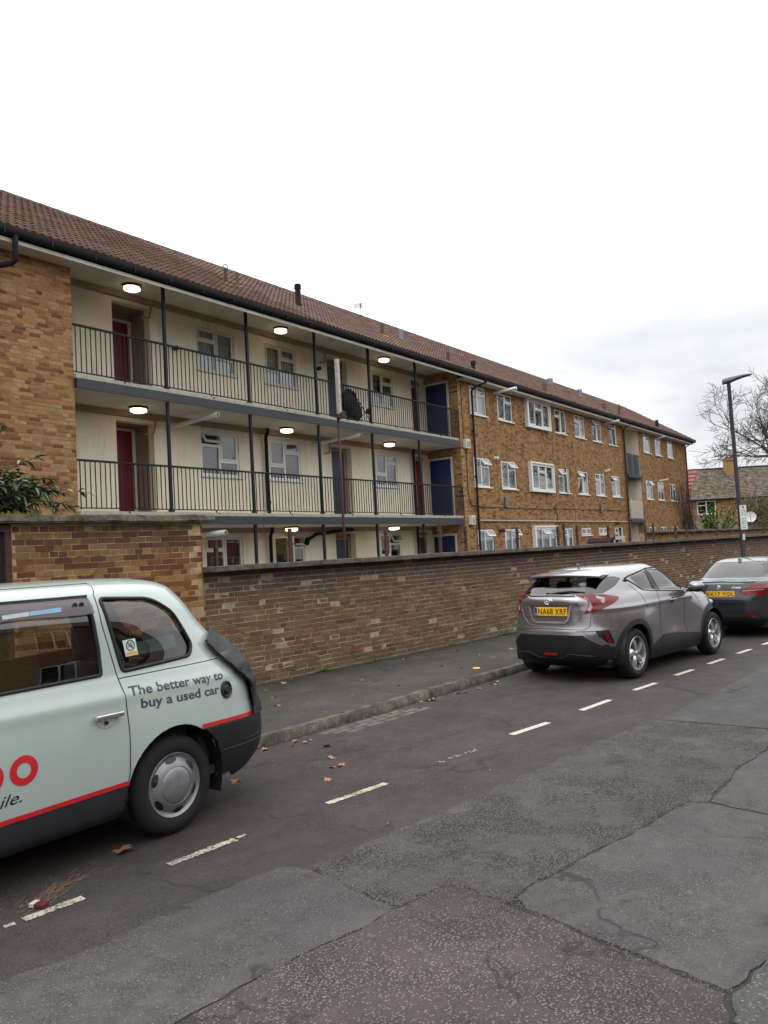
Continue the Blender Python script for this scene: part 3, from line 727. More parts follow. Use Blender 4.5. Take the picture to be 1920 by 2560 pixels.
# ---- windows
def window(X0, X1, z0, z1, Y, layout, back, fm='upvc', low=None, sill=True, fw=.05, widths=None, swing=1):
    """layout: columns separated by |; per column T tall, tl top light over lower, ol open top light, Tb tall over bottom panel, S side hung leaf standing open"""
    F = M[fm]
    cols = layout.split('|'); n = len(cols); ww = widths or [1/n]*n
    mbf = MB(); panes = []; curx = X0
    y0, y1 = Y, Y+.06
    mbf.box(X0, X1, y0, y1, z0, z0+fw); mbf.box(X0, X1, y0, y1, z1-fw, z1)
    mbf.box(X0, X0+fw, y0, y1, z0+fw, z1-fw); mbf.box(X1-fw, X1, y0, y1, z0+fw, z1-fw)
    cells = []
    for i, (c, wf) in enumerate(zip(cols, ww)):
        xa, xb = curx, curx+wf*(X1-X0); curx = xb
        if i: mbf.box(xa-fw/2, xa+fw/2, y0+.002, y1, z0+fw, z1-fw)
        a = xa+(fw/2 if i else fw); b = xb-(fw/2 if i < n-1 else fw)
        h = z1-z0
        if c in ('tl', 'ol'):
            zt = z1-h*.32; mbf.box(a, b, y0+.004, y1, zt-fw/2, zt+fw/2)
            cells += [(a, b, zt+fw/2, z1-fw, 'o' if c == 'ol' else 'c'), (a, b, z0+fw, zt-fw/2, 'f')]
        elif c in ('Tb', 'Sb'):
            zt = z0+h*.34; mbf.box(a, b, y0+.004, y1, zt-fw/2, zt+fw/2)
            cells += [(a, b, zt+fw/2, z1-fw, 's' if c == 'Sb' else 'c'), (a, b, z0+fw, zt-fw/2, 'f')]
        elif c == 'S': cells.append((a, b, z0+fw, z1-fw, 's'))
        elif c == 'N': pass
        else: cells.append((a, b, z0+fw, z1-fw, 'c' if c == 'T' else 'f'))
    wo = mbf.build('window', F, bl)
    for a, b, p, q, s in cells:
        s_w = .038
        if s in 'cos':
            m = MB(); 
            for bx in ((0, b-a, 0, s_w), (0, b-a, q-p-s_w, q-p), (0, s_w, s_w, q-p-s_w), (b-a-s_w, b-a, s_w, q-p-s_w)):
                m.box(bx[0], bx[1], -.018, .03, bx[2], bx[3])
            g = MB().box(s_w, b-a-s_w, 0, .01, s_w, q-p-s_w)
            if s == 'o': T = Matrix.Translation((a, Y, q)) @ Matrix.Rotation(R(-32), 4, 'X') @ Matrix.Translation((0, 0, -(q-p)))
            elif s == 's':
                T = (Matrix.Translation((b, Y, p)) @ Matrix.Rotation(R(16)*1, 4, 'Z') @ Matrix.Translation((-(b-a), 0, 0))) if swing > 0 else (Matrix.Translation((a, Y, p)) @ Matrix.Rotation(R(-38), 4, 'Z'))
            else: T = Matrix.Translation((a, Y, p))
            for mm, nm, mt in ((m, 'sash', F), (g, 'pane', M['glass'])):
                mm.v = [tuple(T @ Vector(v)) for v in mm.v]; mm.build(nm, mt, wo)
        else:
            MB().box(a, b, Y+.02, Y+.03, p, q).build('pane', M['glass'], wo)
    lz = z0+(z1-z0)*.42
    if low:
        MB().add([(X0, Y+.062, z0), (X1, Y+.062, z0), (X1, Y+.062, lz), (X0, Y+.062, lz)], [(0, 1, 2, 3)]).build('frosted_film', M[low], wo)
    # curtain hanging in soft folds a little behind the glass
    if back in ('dark_room', 'blind'):
        m = MB().add([(X0, Y+.2, z0), (X1, Y+.2, z0), (X1, Y+.2, z1), (X0, Y+.2, z1)], [(0, 1, 2, 3)])
        m.build('interior' if back == 'dark_room' else 'blind', M[back], wo)
    else:
        k = 40; vs = []; gap = random.choice((0, 0, 0, .18)) if back != 'curtain_net' else 0
        for i in range(k+1):
            t = i/k; x = X0+(X1-X0)*t; yy = Y+.095+.014*math.sin(t*38+X0)
            vs += [(x, yy, z0), (x, yy, z1)]
        fs = [(2*i, 2*i+2, 2*i+3, 2*i+1) for i in range(k) if not (.5-gap/2 < (i+.5)/k < .5+gap/2)]
        MB().add(vs, fs).build('curtain', M[back], wo, smooth=True)
        MB().add([(X0, Y+.24, z0), (X1, Y+.24, z0), (X1, Y+.24, z1), (X0, Y+.24, z1)], [(0, 1, 2, 3)]).build('interior', M['dark_room'], wo)
    if sill: MB().bbox(X0-.04, X1+.04, Y-.085, Y+.0, z0-.045, z0-.002, .006).build('sill', F, wo)
    return wo
SP = {('A', 0): ('T|tl', 'curtain_net'), ('B', 0): ('T|tl', 'curtain_grey'), ('C', 0): ('T|tl|T', 'curtain_grey'), ('D', 0): ('tl|T', 'dark_room'), ('E', 0): ('tl|T', 'curtain_grey'), ('F', 0): ('ol|T', 'curtain_grey'), ('G', 0): ('ol|S', 'curtain_grey'), ('H', 0): ('T', 'dark_room'), ('I', 0): ('T|tl', 'curtain_grey'), ('J', 0): ('T', 'curtain_grey'),
      ('A', 1): ('T|ol', 'curtain_grey'), ('B', 1): ('T|ol', 'curtain_grey'), ('C', 1): ('T|tl|T', 'curtain_grey'), ('D', 1): ('ol|S', 'curtain_grey'), ('E', 1): ('ol|T', 'curtain_grey'), ('F', 1): ('tl|T', 'curtain_grey'), ('G', 1): ('ol|T', 'dark_room'), ('H', 1): ('T|ol', 'curtain_grey'), ('I', 1): ('T|tl', 'dark_room'), ('J', 1): ('T|tl', 'curtain_grey'),
      ('A', 2): ('T|ol', 'curtain_blue'), ('B', 2): ('T|ol', 'curtain_blue'), ('C', 2): ('T|ol|T', 'curtain_blue'), ('D', 2): ('tl|T', 'curtain_blue'), ('E', 2): ('T|T', 'dark_room'), ('F', 2): ('T|T', 'curtain_grey'), ('G', 2): ('tl|S', 'curtain_grey'), ('H', 2): ('T|T', 'curtain_grey'), ('I', 2): ('T|T', 'dark_room'), ('J', 2): ('T|T', 'dark_room')}
for (k, f), (lay, back) in SP.items():
    a, b = XW[k]; p, q = FL[f]
    if f == 2 and k in 'EFHIJ': p = 2.22
    if k == 'C':
        yb = YF-.14; p, q = p-.05, q+.08
        m = MB()
        m.box(a, b, yb, YF+.05, p, p+.08); m.box(a, b, yb, YF+.05, q-.07, q); m.box(a, a+.13, yb, YF+.05, p+.08, q-.07); m.box(b-.07, b, yb, YF+.05, p+.08, q-.07)
        m.build('window_surround', M['upvc'], bl)
        window(a+.13, b-.07, p+.08, q-.07, YF-.08, lay, back, sill=False, widths=[.32, .34, .34])
    else: window(a, b, p, q, YF+.025, lay, back)
# ---- recess: cream wall with alcoves
WR = [('tl|Tb', (13.32, 14.6)), ('Tb|tl', (15.71, 16.99)), ('Tb|tl', (20.58, 21.80))]
FLR = [(6.68, 7.78), (4.05, 5.17), (1.42, 2.56)]
ALC = [(10.90, 11.92, .72), (18.37, 19.33, .26), (22.90, XC-.02, .26)]
FZ = [(5.62, 7.86), (2.98, 5.16), (.3, 2.57)]
rops = [(a, b, p, q) for _, (a, b) in WR for p, q in FLR]+[(a, b, p, q) for a, b, d in ALC for p, q in FZ]
OR = Vector((0, YR, 0)); mb = MB()
wall_panel(mb, OR, UX, NY, XP-.2, XC, 0, 8.2, rops, .2, front=0)
mb.build('rendered_wall', M['cream'], bl)
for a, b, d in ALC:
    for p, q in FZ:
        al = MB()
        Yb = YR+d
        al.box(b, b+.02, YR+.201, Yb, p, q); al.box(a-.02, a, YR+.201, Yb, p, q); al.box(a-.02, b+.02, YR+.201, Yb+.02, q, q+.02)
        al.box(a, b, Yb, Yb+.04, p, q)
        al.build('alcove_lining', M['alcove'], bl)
DOORS = [[('red_door', 11.0, 11.80), ('navy_door', 18.40, 19.18), ('red_door', 22.98, 23.62)]]*3
for f, (p, q) in enumerate(FZ):
    for (mat, a, b), (aa, bb, d) in zip(DOORS[f], ALC):
        Y = YR+d-.03; ht = min(q-.05, p+2.08) if f else p+2.0
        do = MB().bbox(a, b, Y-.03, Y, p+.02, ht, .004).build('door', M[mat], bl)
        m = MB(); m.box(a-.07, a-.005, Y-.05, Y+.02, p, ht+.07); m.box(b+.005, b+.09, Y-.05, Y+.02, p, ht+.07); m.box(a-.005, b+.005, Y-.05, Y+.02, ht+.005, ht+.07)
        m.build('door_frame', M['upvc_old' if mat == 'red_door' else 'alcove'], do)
        MB().bbox(a+.08, b-.08, Y-.036, Y-.028, p+.15, p+.85, .003).build('door_panel', M[mat], do)
        MB().tube([(a+.07, Y-.03, p+.95), (a+.07, Y-.08, p+.95), (a+.07, Y-.08, p+1.1), (a+.07, Y-.03, p+1.1)], .012, 6).build('handle', M['chrome'], do)
for f, z_ in enumerate((5.66, 3.02, .38)):
    X = XC
    do = thing  # placeholder name kept local
    dm = MB()
    for i in range(9):
        y = 13.94+i*.0925; dm.box(X-.012, X+.01, y+.003, y+.0895, z_+.03, z_+2.0)
    d = dm.box(X+.0, X+.03, 13.93, 14.775, z_+.03, z_+2.0).build('door', M['blue_door'], bl)
    m = MB(); m.box(X-.03, X+.03, 13.865, 13.925, z_, z_+2.07); m.box(X-.03, X+.03, 14.78, 14.845, z_, z_+2.07); m.box(X-.03, X+.03, 13.925, 14.78, z_+2.005, z_+2.07)
    m.build('door_frame', M['upvc_old'], d)
recess = [('tl|Tb', 'curtain_net', 'frost'), ('Tb|tl', 'curtain_net', 'frost'), ('Tb|tl', 'curtain_grey', 'frost'),
          ('ol|Tb', 'blind', None), ('Tb|tl', 'curtain_red', None), ('Tb|tl', 'curtain_red', None),
          ('tl|T', 'curtain_red', None), ('S|ol', 'dark_room', None), ('Tb|ol', 'dark_room', None)]
i = 0
for f, (p, q) in enumerate(FLR):
    for lay0, (a, b) in WR:
        lay, back, low = recess[i]; i += 1
        window(a, b, p, q, YR+.03, lay, back, 'upvc_old' if f == 0 else 'upvc', low, fw=.065, swing=-1)
# ---- slabs and soffits
def slab_edge(zb, f):
    m = MB(); r = .22; Y0 = 13.40
    poly = [(XP, YR+.02), (XP, Y0)]+[(XC-.05-r+r*math.sin(t), Y0+r-r*math.cos(t)) for t in [i*math.pi/2/6 for i in range(7)]]+[(XC-.05, YR+.02)]
    m.prism(poly, zb, zb+.19); s = m.build('balcony_slab', [M['slab_dark']], bl)
    poly2 = [(x, y+.03 if y < 14 else y) for x, y in poly]
    MB().prism([(min(x, XC-.08), y) for x, y in poly2], zb+.19, zb+.27).build('slab_kerb', M['concrete_light'], s)
    MB().add([(XP, 13.43, zb-.003), (XC-.06, 13.43, zb-.003), (XC-.06, YR, zb-.003), (XP, YR, zb-.003)], [(3, 2, 1, 0)]).build('soffit', M['soffit'], s)
    MB().box(XP, XC-.1, YR-.11, YR-.002, zb-.13, zb-.006).build('cornice', M['alcove'], s)
slab_edge(2.75, 1); slab_edge(5.38, 0)
MB().box(XP, XC, 13.45, YR+.02, 8.06, 8.1).build('ceiling', M['soffit'], bl)
MB().box(XP, XC, YR-.11, YR-.002, 7.94, 8.058).build('cornice', M['alcove'], bl)
MB().box(XP-.25, XC+.01, 14.9, 20.8, 2.6, 2.7).box(XP-.25, XC, 14.9+.7+.1, 20.8, 7.9, 8.0).build('floor_plate', M['dark_room'], bl)
MB().box(XP, XC, 13.4, 20, .0, .28).build('ground_floor_slab', M['concrete_light'], bl)
# posts
for x in (11.22, 13.69, 16.21, 18.61, 21.09):
    for p, q in ((5.60, 8.06), (2.97, 5.38), (.28, 2.75)):
        MB().box(x-.03, x+.03, 13.47, 13.53, p, q).bbox(x-.05, x+.05, 13.45, 13.55, p-.02, p+.10, .008).build('balcony_post', M['post'], bl)
# railings
for p in (5.65, 3.02):
    z1 = p+.98
    r = MB().bbox(XP, XC-.02, 13.475, 13.525, z1-.02, z1+.02, .005).box(XP, XC-.02, 13.485, 13.515, p+.05, p+.07).build('railing', M['iron'], bl)
    bm_ = MB().box(-.008, .008, -.008, .008, 0, 1).build('baluster', M['iron'], r, local=True)
    me = bm_.data; n = 0; x = XP+.06
    while x < XC-.03:
        Mx = Matrix.Translation((x, 13.5, p+.07)) @ Matrix.Diagonal((1, 1, z1-.02-p-.07, 1))
        if n == 0: bm_.matrix_basis = FR[r].inverted() @ Mx
        else: place(me, 'baluster', r, Mx)
        n += 1; x += .1125
    for x in (10.1, 12.5, 14.95, 17.4, 19.85, 22.3):
        MB().box(x-.012, x+.012, 13.41, 13.5, p-.03, p-.005).box(x-.012, x+.012, 13.488, 13.512, p-.005, p+.05).build('stanchion', M['iron'], r)
# ---- roof
EY, EZ, RY, RZ_ = 13.03, 7.955, 17.2, 10.62
pit = math.atan2(RZ_-EZ, RY-EY); SL = math.hypot(RZ_-EZ, RY-EY)
SV = Vector((0, math.cos(pit), math.sin(pit))); SN = Vector((0, -math.sin(pit), math.cos(pit))); SO_ = Vector((0, EY, EZ))
RX_0, RX_1 = BX0-.3, 52.75
m = MB(); a = SO_-SN*.03; b = a+SV*SL
m.add([(RX_0, a.y, a.z), (RX_1, a.y, a.z), (RX_1, b.y, b.z), (RX_0, b.y, b.z), (RX_1, 21.4, EZ), (RX_0, 21.4, EZ)], [(0, 1, 2, 3), (3, 2, 4, 5)])
pass
m.build('roof', M['tile'], bl)
TW, TG, TL = .32, .3273, .40
prof = []
for i in range(13):
    u = i/12*TW; ph = (u/TW*2) % 1.0
    h = .040*(math.sin(math.pi*min(1, ph/.62))**.8 if ph < .62 else 0)
    prof.append((u, h))
def tile_geo():
    vs = []; n = len(prof)
    for u, h in prof: vs.append((u, 0, h+.030))
    for u, h in prof: vs.append((u, TL, h-.002))
    for u, h in prof: vs.append((u, 0, h*.35-.004))
    fs = [(i, i+1, n+i+1, n+i) for i in range(n-1)]+[(2*n+i, 2*n+i+1, i+1, i) for i in range(n-1)]
    return vs, fs
tv, tf = tile_geo()
tme = bpy.data.meshes.new('roof_tile'); tme.from_pydata(tv, [], tf); tme.materials.append(M['tile']); tme.update()
for p in tme.polygons: p.use_smooth = p.index < 12
RB = Matrix((Vector((1, 0, 0)), SV, SN)).transposed().to_4x4()
tiles = []
rnd = random.Random(2)
nx = int((RX_1-RX_0)/TW); nr = int(SL/TG)
for r_ in range(nr):
    for c in range(nx+1):
        o = SO_+SV*(r_*TG-.01)+UX*(RX_0+c*TW)
        q = cpix(o); vis = q and -30 < q[0] < 1940
        tiles.append((q[2] if vis else 1e9, r_, c, o, rnd.uniform(-.003, .004)))
tiles.sort(key=lambda t: t[0])
mb = MB()
for k, (d, r_, c, o, j) in enumerate(tiles):
    T = Matrix.Translation(o+SN*j) @ RB
    if k < 300: place(tme, 'roof_tile', bl, T)
    else: mb.add([T @ Vector(v) for v in tv], tf)
o = mb.build('roof_tiling', M['tile'], bl, kind='stuff')
m = MB()
nn = int((RX_1-RX_0)/.45)
for i in range(nn):
    x = RX_0+i*.45; vs = []
    for xx, rr in ((x, .125), (x+.46, .118)):
        for j in range(7):
            t = math.pi*j/6; vs.append((xx, RY-math.cos(t)*rr*1.1, RZ_-.05+math.sin(t)*rr))
    m.add(vs, [(j, j+1, 8+j, 7+j) for j in range(6)])
m.build('ridge_tiles', M['tile'], bl)
# ---- eaves, gutter, downpipes
MB().box(RX_0+.1, RX_1-.1, 13.09, 13.11, 7.705, 7.775).build('fascia', M['soffit'], bl)
MB().box(RX_0+.1, RX_1-.1, 13.092, 13.112, 7.777, 7.93).build('fascia_board', M['pipe'], bl)
MB().box(RX_0+.1, XP, 13.11, 13.5, 7.72, 7.74).box(XC, RX_1-.1, 13.11, 13.5, 7.72, 7.74).box(XP, XC, 13.11, 13.46, 7.95, 7.98).build('eaves_soffit', M['soffit'], bl)
def gutter():
    m = MB(); k = 10; vs = []
    for x in (RX_0, RX_1):
        for j in range(k+1):
            t = math.pi*j/k; vs.append((x, 13.02-.070*math.cos(t), 7.925-.13*math.sin(t)))
        for j in range(k+1):
            t = math.pi*(1-j/k); vs.append((x, 13.02-.064*math.cos(t), 7.925-.124*math.sin(t)))
    n = 2*k+2
    m.add(vs, [(j, (j+1) % n, n+(j+1) % n, n+j) for j in range(n)])
    x = RX_0+.8
    while x < RX_1:
        m.box(x-.015, x+.015, 12.95, 13.09, 7.80, 7.92); x += .9
    return m
gutter().build('gutter', M['pipe'], bl)
def pipe(pts, r=.038, mat='pipe', name='downpipe', collars=()):
    m = MB().tube(pts, r, 10)
    for c in collars: m.cyl(Vector(c)-Vector((0, 0, .035)), Vector(c)+Vector((0, 0, .035)), r*1.35, 10)
    return m.build(name, M[mat], bl, smooth=True, angle=40)
pipe([(24.95, 13.02, 7.82), (24.95, 13.02, 7.72), (24.62, 13.38, 7.50), (24.58, 13.42, 7.4), (24.50, 13.42, 0)], collars=[(24.54, 13.42, 6), (24.52, 13.42, 4.4), (24.51, 13.42, 2.9), (24.5, 13.42, 2.0)])
pipe([(7.62, 13.02, 7.82), (7.62, 13.02, 7.38), (7.57, 13.08, 7.32), (7.3, 13.4, 7.26), (7.2, 13.42, 7.1), (7.2, 13.42, 0)], .05)
pipe([(40.35, 13.02, 7.82), (40.3, 13.38, 7.55), (40.28, 13.42, 0)], .045, 'rust')
pipe([(40.48, 13.44, 7.6), (40.46, 13.44, 0)], .03, 'concrete_light')
pipe([(52.2, 13.02, 7.82), (51.9, 13.40, 7.5), (51.85, 13.42, 0)], .04, 'rust')
for p, q in ((2.97, 5.38), (.3, 2.75)):
    pipe([(15.46, 14.62, q), (15.46, 14.62, q-.1), (15.5, 14.74, q-.22), (15.5, 14.74, p)], .05, collars=[(15.5, 14.74, p+.45)])
    pipe([(22.64, 14.74, q), (22.64, 14.74, p)], .045, collars=[(22.64, 14.74, p+.35)])
pipe([(16.9, 14.7, 2.35), (17.0, 14.68, 2.42), (17.3, 14.68, 2.55), (19.0, 14.68, 2.66)], .05, name='waste_pipe', collars=[])
MB().cyl((16.85, 14.66, 2.28), (16.95, 14.7, 2.42), .07).build('waste_pipe', M['pipe'], bl)
# plume pipes reaching out under the slabs, wall vents, boxes, cables
for a, b in (((12.35, 14.8, 5.12), (12.62, 13.42, 5.27)), ((17.52, 14.8, 5.14), (17.98, 13.42, 5.27)), ((12.2, 14.8, 2.52), (12.5, 13.2, 2.56))):
    a, b = Vector(a), Vector(b); d = (b-a).normalized()
    f = MB().tube([a, b-d*.4], .05, 12).tube([b-d*.42, b-d*.04], .062, 12).build('flue_pipe', M['white_pipe'], bl, smooth=True, angle=40)
    MB().tube([b-d*.04, b], .045, 12).build('terminal', M['steel_grey'], f)
for x, z_, L in ((26.35, 7.62, .9), (37.9, 7.66, .7), (46.0, 7.62, .5), (27.3, 5.14, 0), (37.5, 5.3, .25), (46.2, 5.2, .5)):
    if L: MB().cyl((x, 13.49, z_-.05), (x+.1, 13.49-L, z_+.02), .055).build('flue_pipe', M['white_pipe'], bl, smooth=True, angle=40)
    else: MB().lathe([(0, -.14), (.06, -.14), (.07, -.09), (.05, -.07), (.08, -.03), (.08, 0)], 'y', (26.15, 13.49, z_), 14).build('boiler_flue', M['white_pipe'], bl, smooth=True)
MB().lathe([(0, -.2), (.07, -.2), (.08, -.1), (.05, -.06), (.07, 0)], 'y', (26.2, 13.49, 2.5), 14).build('boiler_flue', M['rust'], bl, smooth=True)
MB().lathe([(0, -.2), (.07, -.2), (.08, -.1), (.05, -.06), (.07, 0)], 'y', (38.5, 13.49, 2.75), 14).build('boiler_flue', M['rust'], bl, smooth=True)
for x, z_ in ((24.02, 5.5), (24.08, 2.87)):
    v = MB().bbox(x-.15, x+.15, 13.36, 13.49, z_-.16, z_+.16, .012).build('ventilator', M['upvc_old'], bl)
    m = MB()
    for i in range(6): m.box(x-.11, x+.11, 13.35, 13.362, z_-.11+i*.038, z_-.09+i*.038)
    m.build('grille', M['concrete_light'], v)
for x, z_ in ((26.8, 3.55), (36.6, 3.45)):
    MB().bbox(x-.1, x+.1, 13.42, 13.49, z_-.2, z_+.2, .01).build('wall_light_box', M['steel_grey'], bl)  # wall light reduced to a plain unlit box
def cable(pts, r=.011, mat='pipe'):
    MB().tube(pts, r, 5, caps=False).build('cable', M[mat], bl)
def sag(x0, x1, z0, z1, n=24, s=.05):
    return [(x0+(x1-x0)*i/n, 13.475, z0+(z1-z0)*i/n-s*abs(math.sin(i*1.3))) for i in range(n+1)]
cable([(24.05, 13.475, 5.3), (24.0, 13.475, 4.0), (24.1, 13.475, 3.45), (24.4, 13.475, 3.35)]+sag(24.7, 31.2, 3.38, 3.36), .012)
cable(sag(31.2, 40.0, 3.4, 3.42), .012)
cable([(31.2, 13.475, 3.38), (31.5, 13.475, 3.1), (31.3, 13.475, 2.6)], .012)
cable([(23.9, 13.475, 7.7), (23.9, 13.475, 5.6)], .01); cable([(26.3, 13.475, 7.6), (26.3, 13.475, 3.4)], .01, 'mortar_block'); cable([(31.5, 13.475, 7.6), (31.5, 13.475, 3.4)], .01, 'mortar_block')
MB().tube([(24.6, 13.45, 2.86), (40.1, 13.45, 2.82)], .028, 8).build('service_pipe', M['concrete_light'], bl)
# conduit looping over the alcoves
for zt in (7.9, 5.2):
    for x in (11.95, 18.3):
        MB().tube([(x, YR-.03, zt+.05), (x+.0, YR-.03, zt-.05), (x-.05, YR-.03, zt-.25), (x-.3, YR-.03, zt-.3)], .018, 6).build('conduit', M['alcove'], bl)
for x, zz in ((12.3, 7.0), (17.6, 7.35)):
    MB().lathe([(0, -.12), (.06, -.12), (.05, -.02), (.02, 0)], 'y', (x+.3, YR-.01, zz+.05), 10).build('wall_bell', M['pipe'], bl)
# ---- far balcony recess
d = 1.5
MB().box(BAL[1], BAL[1]+.02, YF+.3, YF+d, .1, 7.9).box(BAL[0]-.02, BAL[0], YF+.3, YF+d, .1, 7.9).box(BAL[0], BAL[1], YF+d, YF+d+.03, .1, 7.9).box(BAL[0], BAL[1], YF+.1, YF+d, 7.86, 7.9).build('recess_lining', M['cream'], bl)
MB().box(BAL[1]-.006, BAL[1]-.001, YF+.0, YF+.31, 2.96, 7.9).build('recess_reveal', M['cream'], bl)
for zb in (5.12, 2.78):
    MB().bbox(BAL[0]-.02, BAL[1]+.02, YF-.12, YF+d, zb, zb+.17, .01).build('balcony_slab', M['slab_dark'], bl)
def wavy(x0, x1, z0, z1, y, mat, name, amp, fx, top=0):
    k = 40; vs = []
    for i in range(k+1):
        t = i/k; x = x0+(x1-x0)*t; yy = y+amp*math.sin(t*fx)
        vs += [(x, yy, z0+.02*math.sin(t*7)), (x, yy, z1+top*math.sin(t*9))]
    MB().add(vs, [(2*i, 2*i+2, 2*i+3, 2*i+1) for i in range(k)]).build(name, M[mat], bl, smooth=True)
wavy(BAL[0]+.1, BAL[1]-.1, 5.32, 6.35, YF-.03, 'slab_dark', 'balcony_screen', .02, 14, .04)
for i in range(30): MB().box(BAL[0]+.15+i*.065, BAL[0]+.2+i*.065, YF-.05, YF-.03, 3.0, 3.98+.05*math.sin(i*.7)).build('bamboo_slat', M['wood_pole'], bl)
MB().box(BAL[0], BAL[1], YF-.02, YF+.01, 6.33, 6.37).box(BAL[0], BAL[1], YF-.02, YF+.01, 3.96, 4.0).build('balcony_rail', M['iron'], bl)
# ---- roof vents (each stands on the tiles where the photograph shows it)
def onroof(y): return EZ+(y-EY)*math.tan(pit)
VT = [(14.06, 14.49, .40, .045, 'tile', 'c'), (14.63, 14.66, .36, .045, 'tile', ''), (16.98, 14.64, .66, .085, 'pipe', 'b'), (20.8, 14.46, .38, .06, 'tile', ''), (22.4, 14.82, .36, .085, 'steel_grey', ''), (22.9, 13.3, .35, .05, 'tile', ''), (24.6, 13.3, .32, .07, 'pipe', 's'), (30.6, 13.3, .4, .09, 'tile', ''), (38.2, 16.3, .3, .16, 'steel_grey', ''), (41.0, 15.83, .35, .13, 'steel_grey', ''), (38.0, 13.5, .35, .09, 'tile', ''), (39.6, 13.3, .5, .06, 'tile', 'c'), (46.2, 13.4, .45, .09, 'pipe', '')]
for x, y, h, r, mt, cap in VT:
    zb = onroof(y)
    m = MB().tube([(x, y, zb-.1), (x, y, zb+h)], r, 12)
    if cap == 'b': m.lathe([(r*1.3, h*.12), (r*1.3, h*.0), (r*1.05, h*.15)], 'z', (x, y, zb), 14); m.lathe([(r, h-.14), (r*1.2, h-.13), (r*1.2, h-.09), (r*1.0, h-.08), (r*1.15, h-.06), (r*1.15, h-.02), (.02, h+.01)], 'z', (x, y, zb), 14)
    if cap == 's': m.lathe([(r*1.3, h-.12), (r*1.35, h), (r*.4, h+.06)], 'z', (x, y, zb), 12)
    v = m.build('roof_vent', M[mt], bl, smooth=True, angle=40)
    if cap == 'c':
        c = MB()
        for k in range(4):
            t = k*math.pi/4; c.tube([(x+.07*math.cos(t)*math.cos(s), y+.07*math.sin(t)*math.cos(s), zb+h+.05+.07*math.sin(s)) for s in [q*math.pi*2/12 for q in range(12)]], .008, 4, closed=True)
        c.build('wire_cowl', M['steel_grey'], v)
    T = Matrix.Translation((x, y, onroof(y))) @ RB
    MB().box(-r*2.4, r*3.2, -r*2.6, r*1.5, .035, .045, M=T).build('lead_flashing', M['concrete_light'], v)
ae = MB().tube([(23.3, 17.1, 10.5), (23.3, 17.1, 11.1)], .015, 5).tube([(23.1, 17.0, 11.0), (23.6, 17.3, 11.05)], .01, 4)
for k in range(6): ae.tube([(23.12+.08*k, 16.85+.06*k, 11.0), (23.02+.08*k, 17.2+.06*k, 11.03)], .008, 4)
ae.build('aerial', M['pipe'], bl)
# ---- things on and in front of the block
LX = [(11.0, 'beside the red door'), (15.75, 'between two windows'), (20.5, 'near the blue door')]
FN = ['top balcony', 'middle balcony', 'ground floor walkway']
k = NT('lamp_lens'); M['lamp_lens'] = k.bsdf((1, .93, .8, 1), .4, emit=(1, .78, .48, 1), estr=3.2)
for f, zc in enumerate((8.06, 5.377, 2.747)):
    for i, (x, wh) in enumerate(LX):
        if f == 2 and i == 0: continue
        xx, yy = x+(.05 if f else 0), 14.25
        o = thing('ceiling_light', 'lit bulkhead light under the %s ceiling, %s' % (FN[f], ('leftmost, beside the red door', 'middle one, above the second window', 'rightmost, towards the blue door')[i]), 'ceiling light', (xx, yy, zc), 0, 'lit lights under the access balconies')
        prof_ = lambda r_: [(r_*math.cos(R(22.5+45*j))*1.15, r_*math.sin(R(22.5+45*j))) for j in range(8)]
        MB().prism([(xx+a, yy+b) for a, b in prof_(.19)], zc-.05, zc-.003).build('base', M['rust'], o)
        m = MB(); a = prof_(.165); b = prof_(.11)
        m.add([(xx+p, yy+q, zc-.05) for p, q in a]+[(xx+p, yy+q, zc-.11) for p, q in a]+[(xx+p, yy+q, zc-.135) for p, q in b], [(j, (j+1) % 8, 8+(j+1) % 8, 8+j) for j in range(8)]+[(8+j, 8+(j+1) % 8, 16+(j+1) % 8, 16+j) for j in range(8)]+[tuple(range(16, 24))])
        m.build('lens', M['lamp_lens'], o)
pl = thing('tall_pole', 'tall weathered pole with rusty clamp standing in front of the balconies', 'pole', (16.0, 12.6, 0))
MB().box(15.955, 16.045, 12.555, 12.645, 5.4, 6.95).build('upper_timber', M['wood_pole'], pl)
MB().tube([(16.0, 12.66, 0), (16.02, 12.66, 5.5)], .035, 10).build('steel_tube', M['rust'], pl, smooth=True)
MB().cyl((16.0, 12.6, 5.40), (16.0, 12.6, 5.52), .075).box(15.88, 16.12, 12.56, 12.60, 5.43, 5.47).box(15.97, 16.03, 12.5, 12.72, 5.45, 5.56).build('clamp', M['rust'], pl)
# folded pushchair leaning behind the upper railing
pc = thing('pushchair', 'folded black pushchair leaning behind the top balcony railing', 'pushchair', (17.98, 13.74, 5.65))
bx, by, bz = 17.98, 13.74, 5.67
m = MB()
def blob(c, s, n=12):
    bm = bmesh.new(); bmesh.ops.create_uvsphere(bm, u_segments=n, v_segments=8, radius=1)
    for v in bm.verts:
        v.co = Vector((v.co.x*s[0], v.co.y*s[1], v.co.z*s[2]))*(1+.12*noise.noise(v.co*2)); v.co += Vector(c)
    bm.verts.index_update(); r_ = ([tuple(v.co) for v in bm.verts], [[v.index for v in f.verts] for f in bm.faces]); bm.free(); return r_
MB().add(*blob((bx-.05, by, bz+.60), (.36, .17, .36))).build('hood', M['pipe'], pc, smooth=True)
MB().add(*blob((bx+.14, by, bz+.34), (.34, .16, .33))).build('seat', M['pipe'], pc, smooth=True)
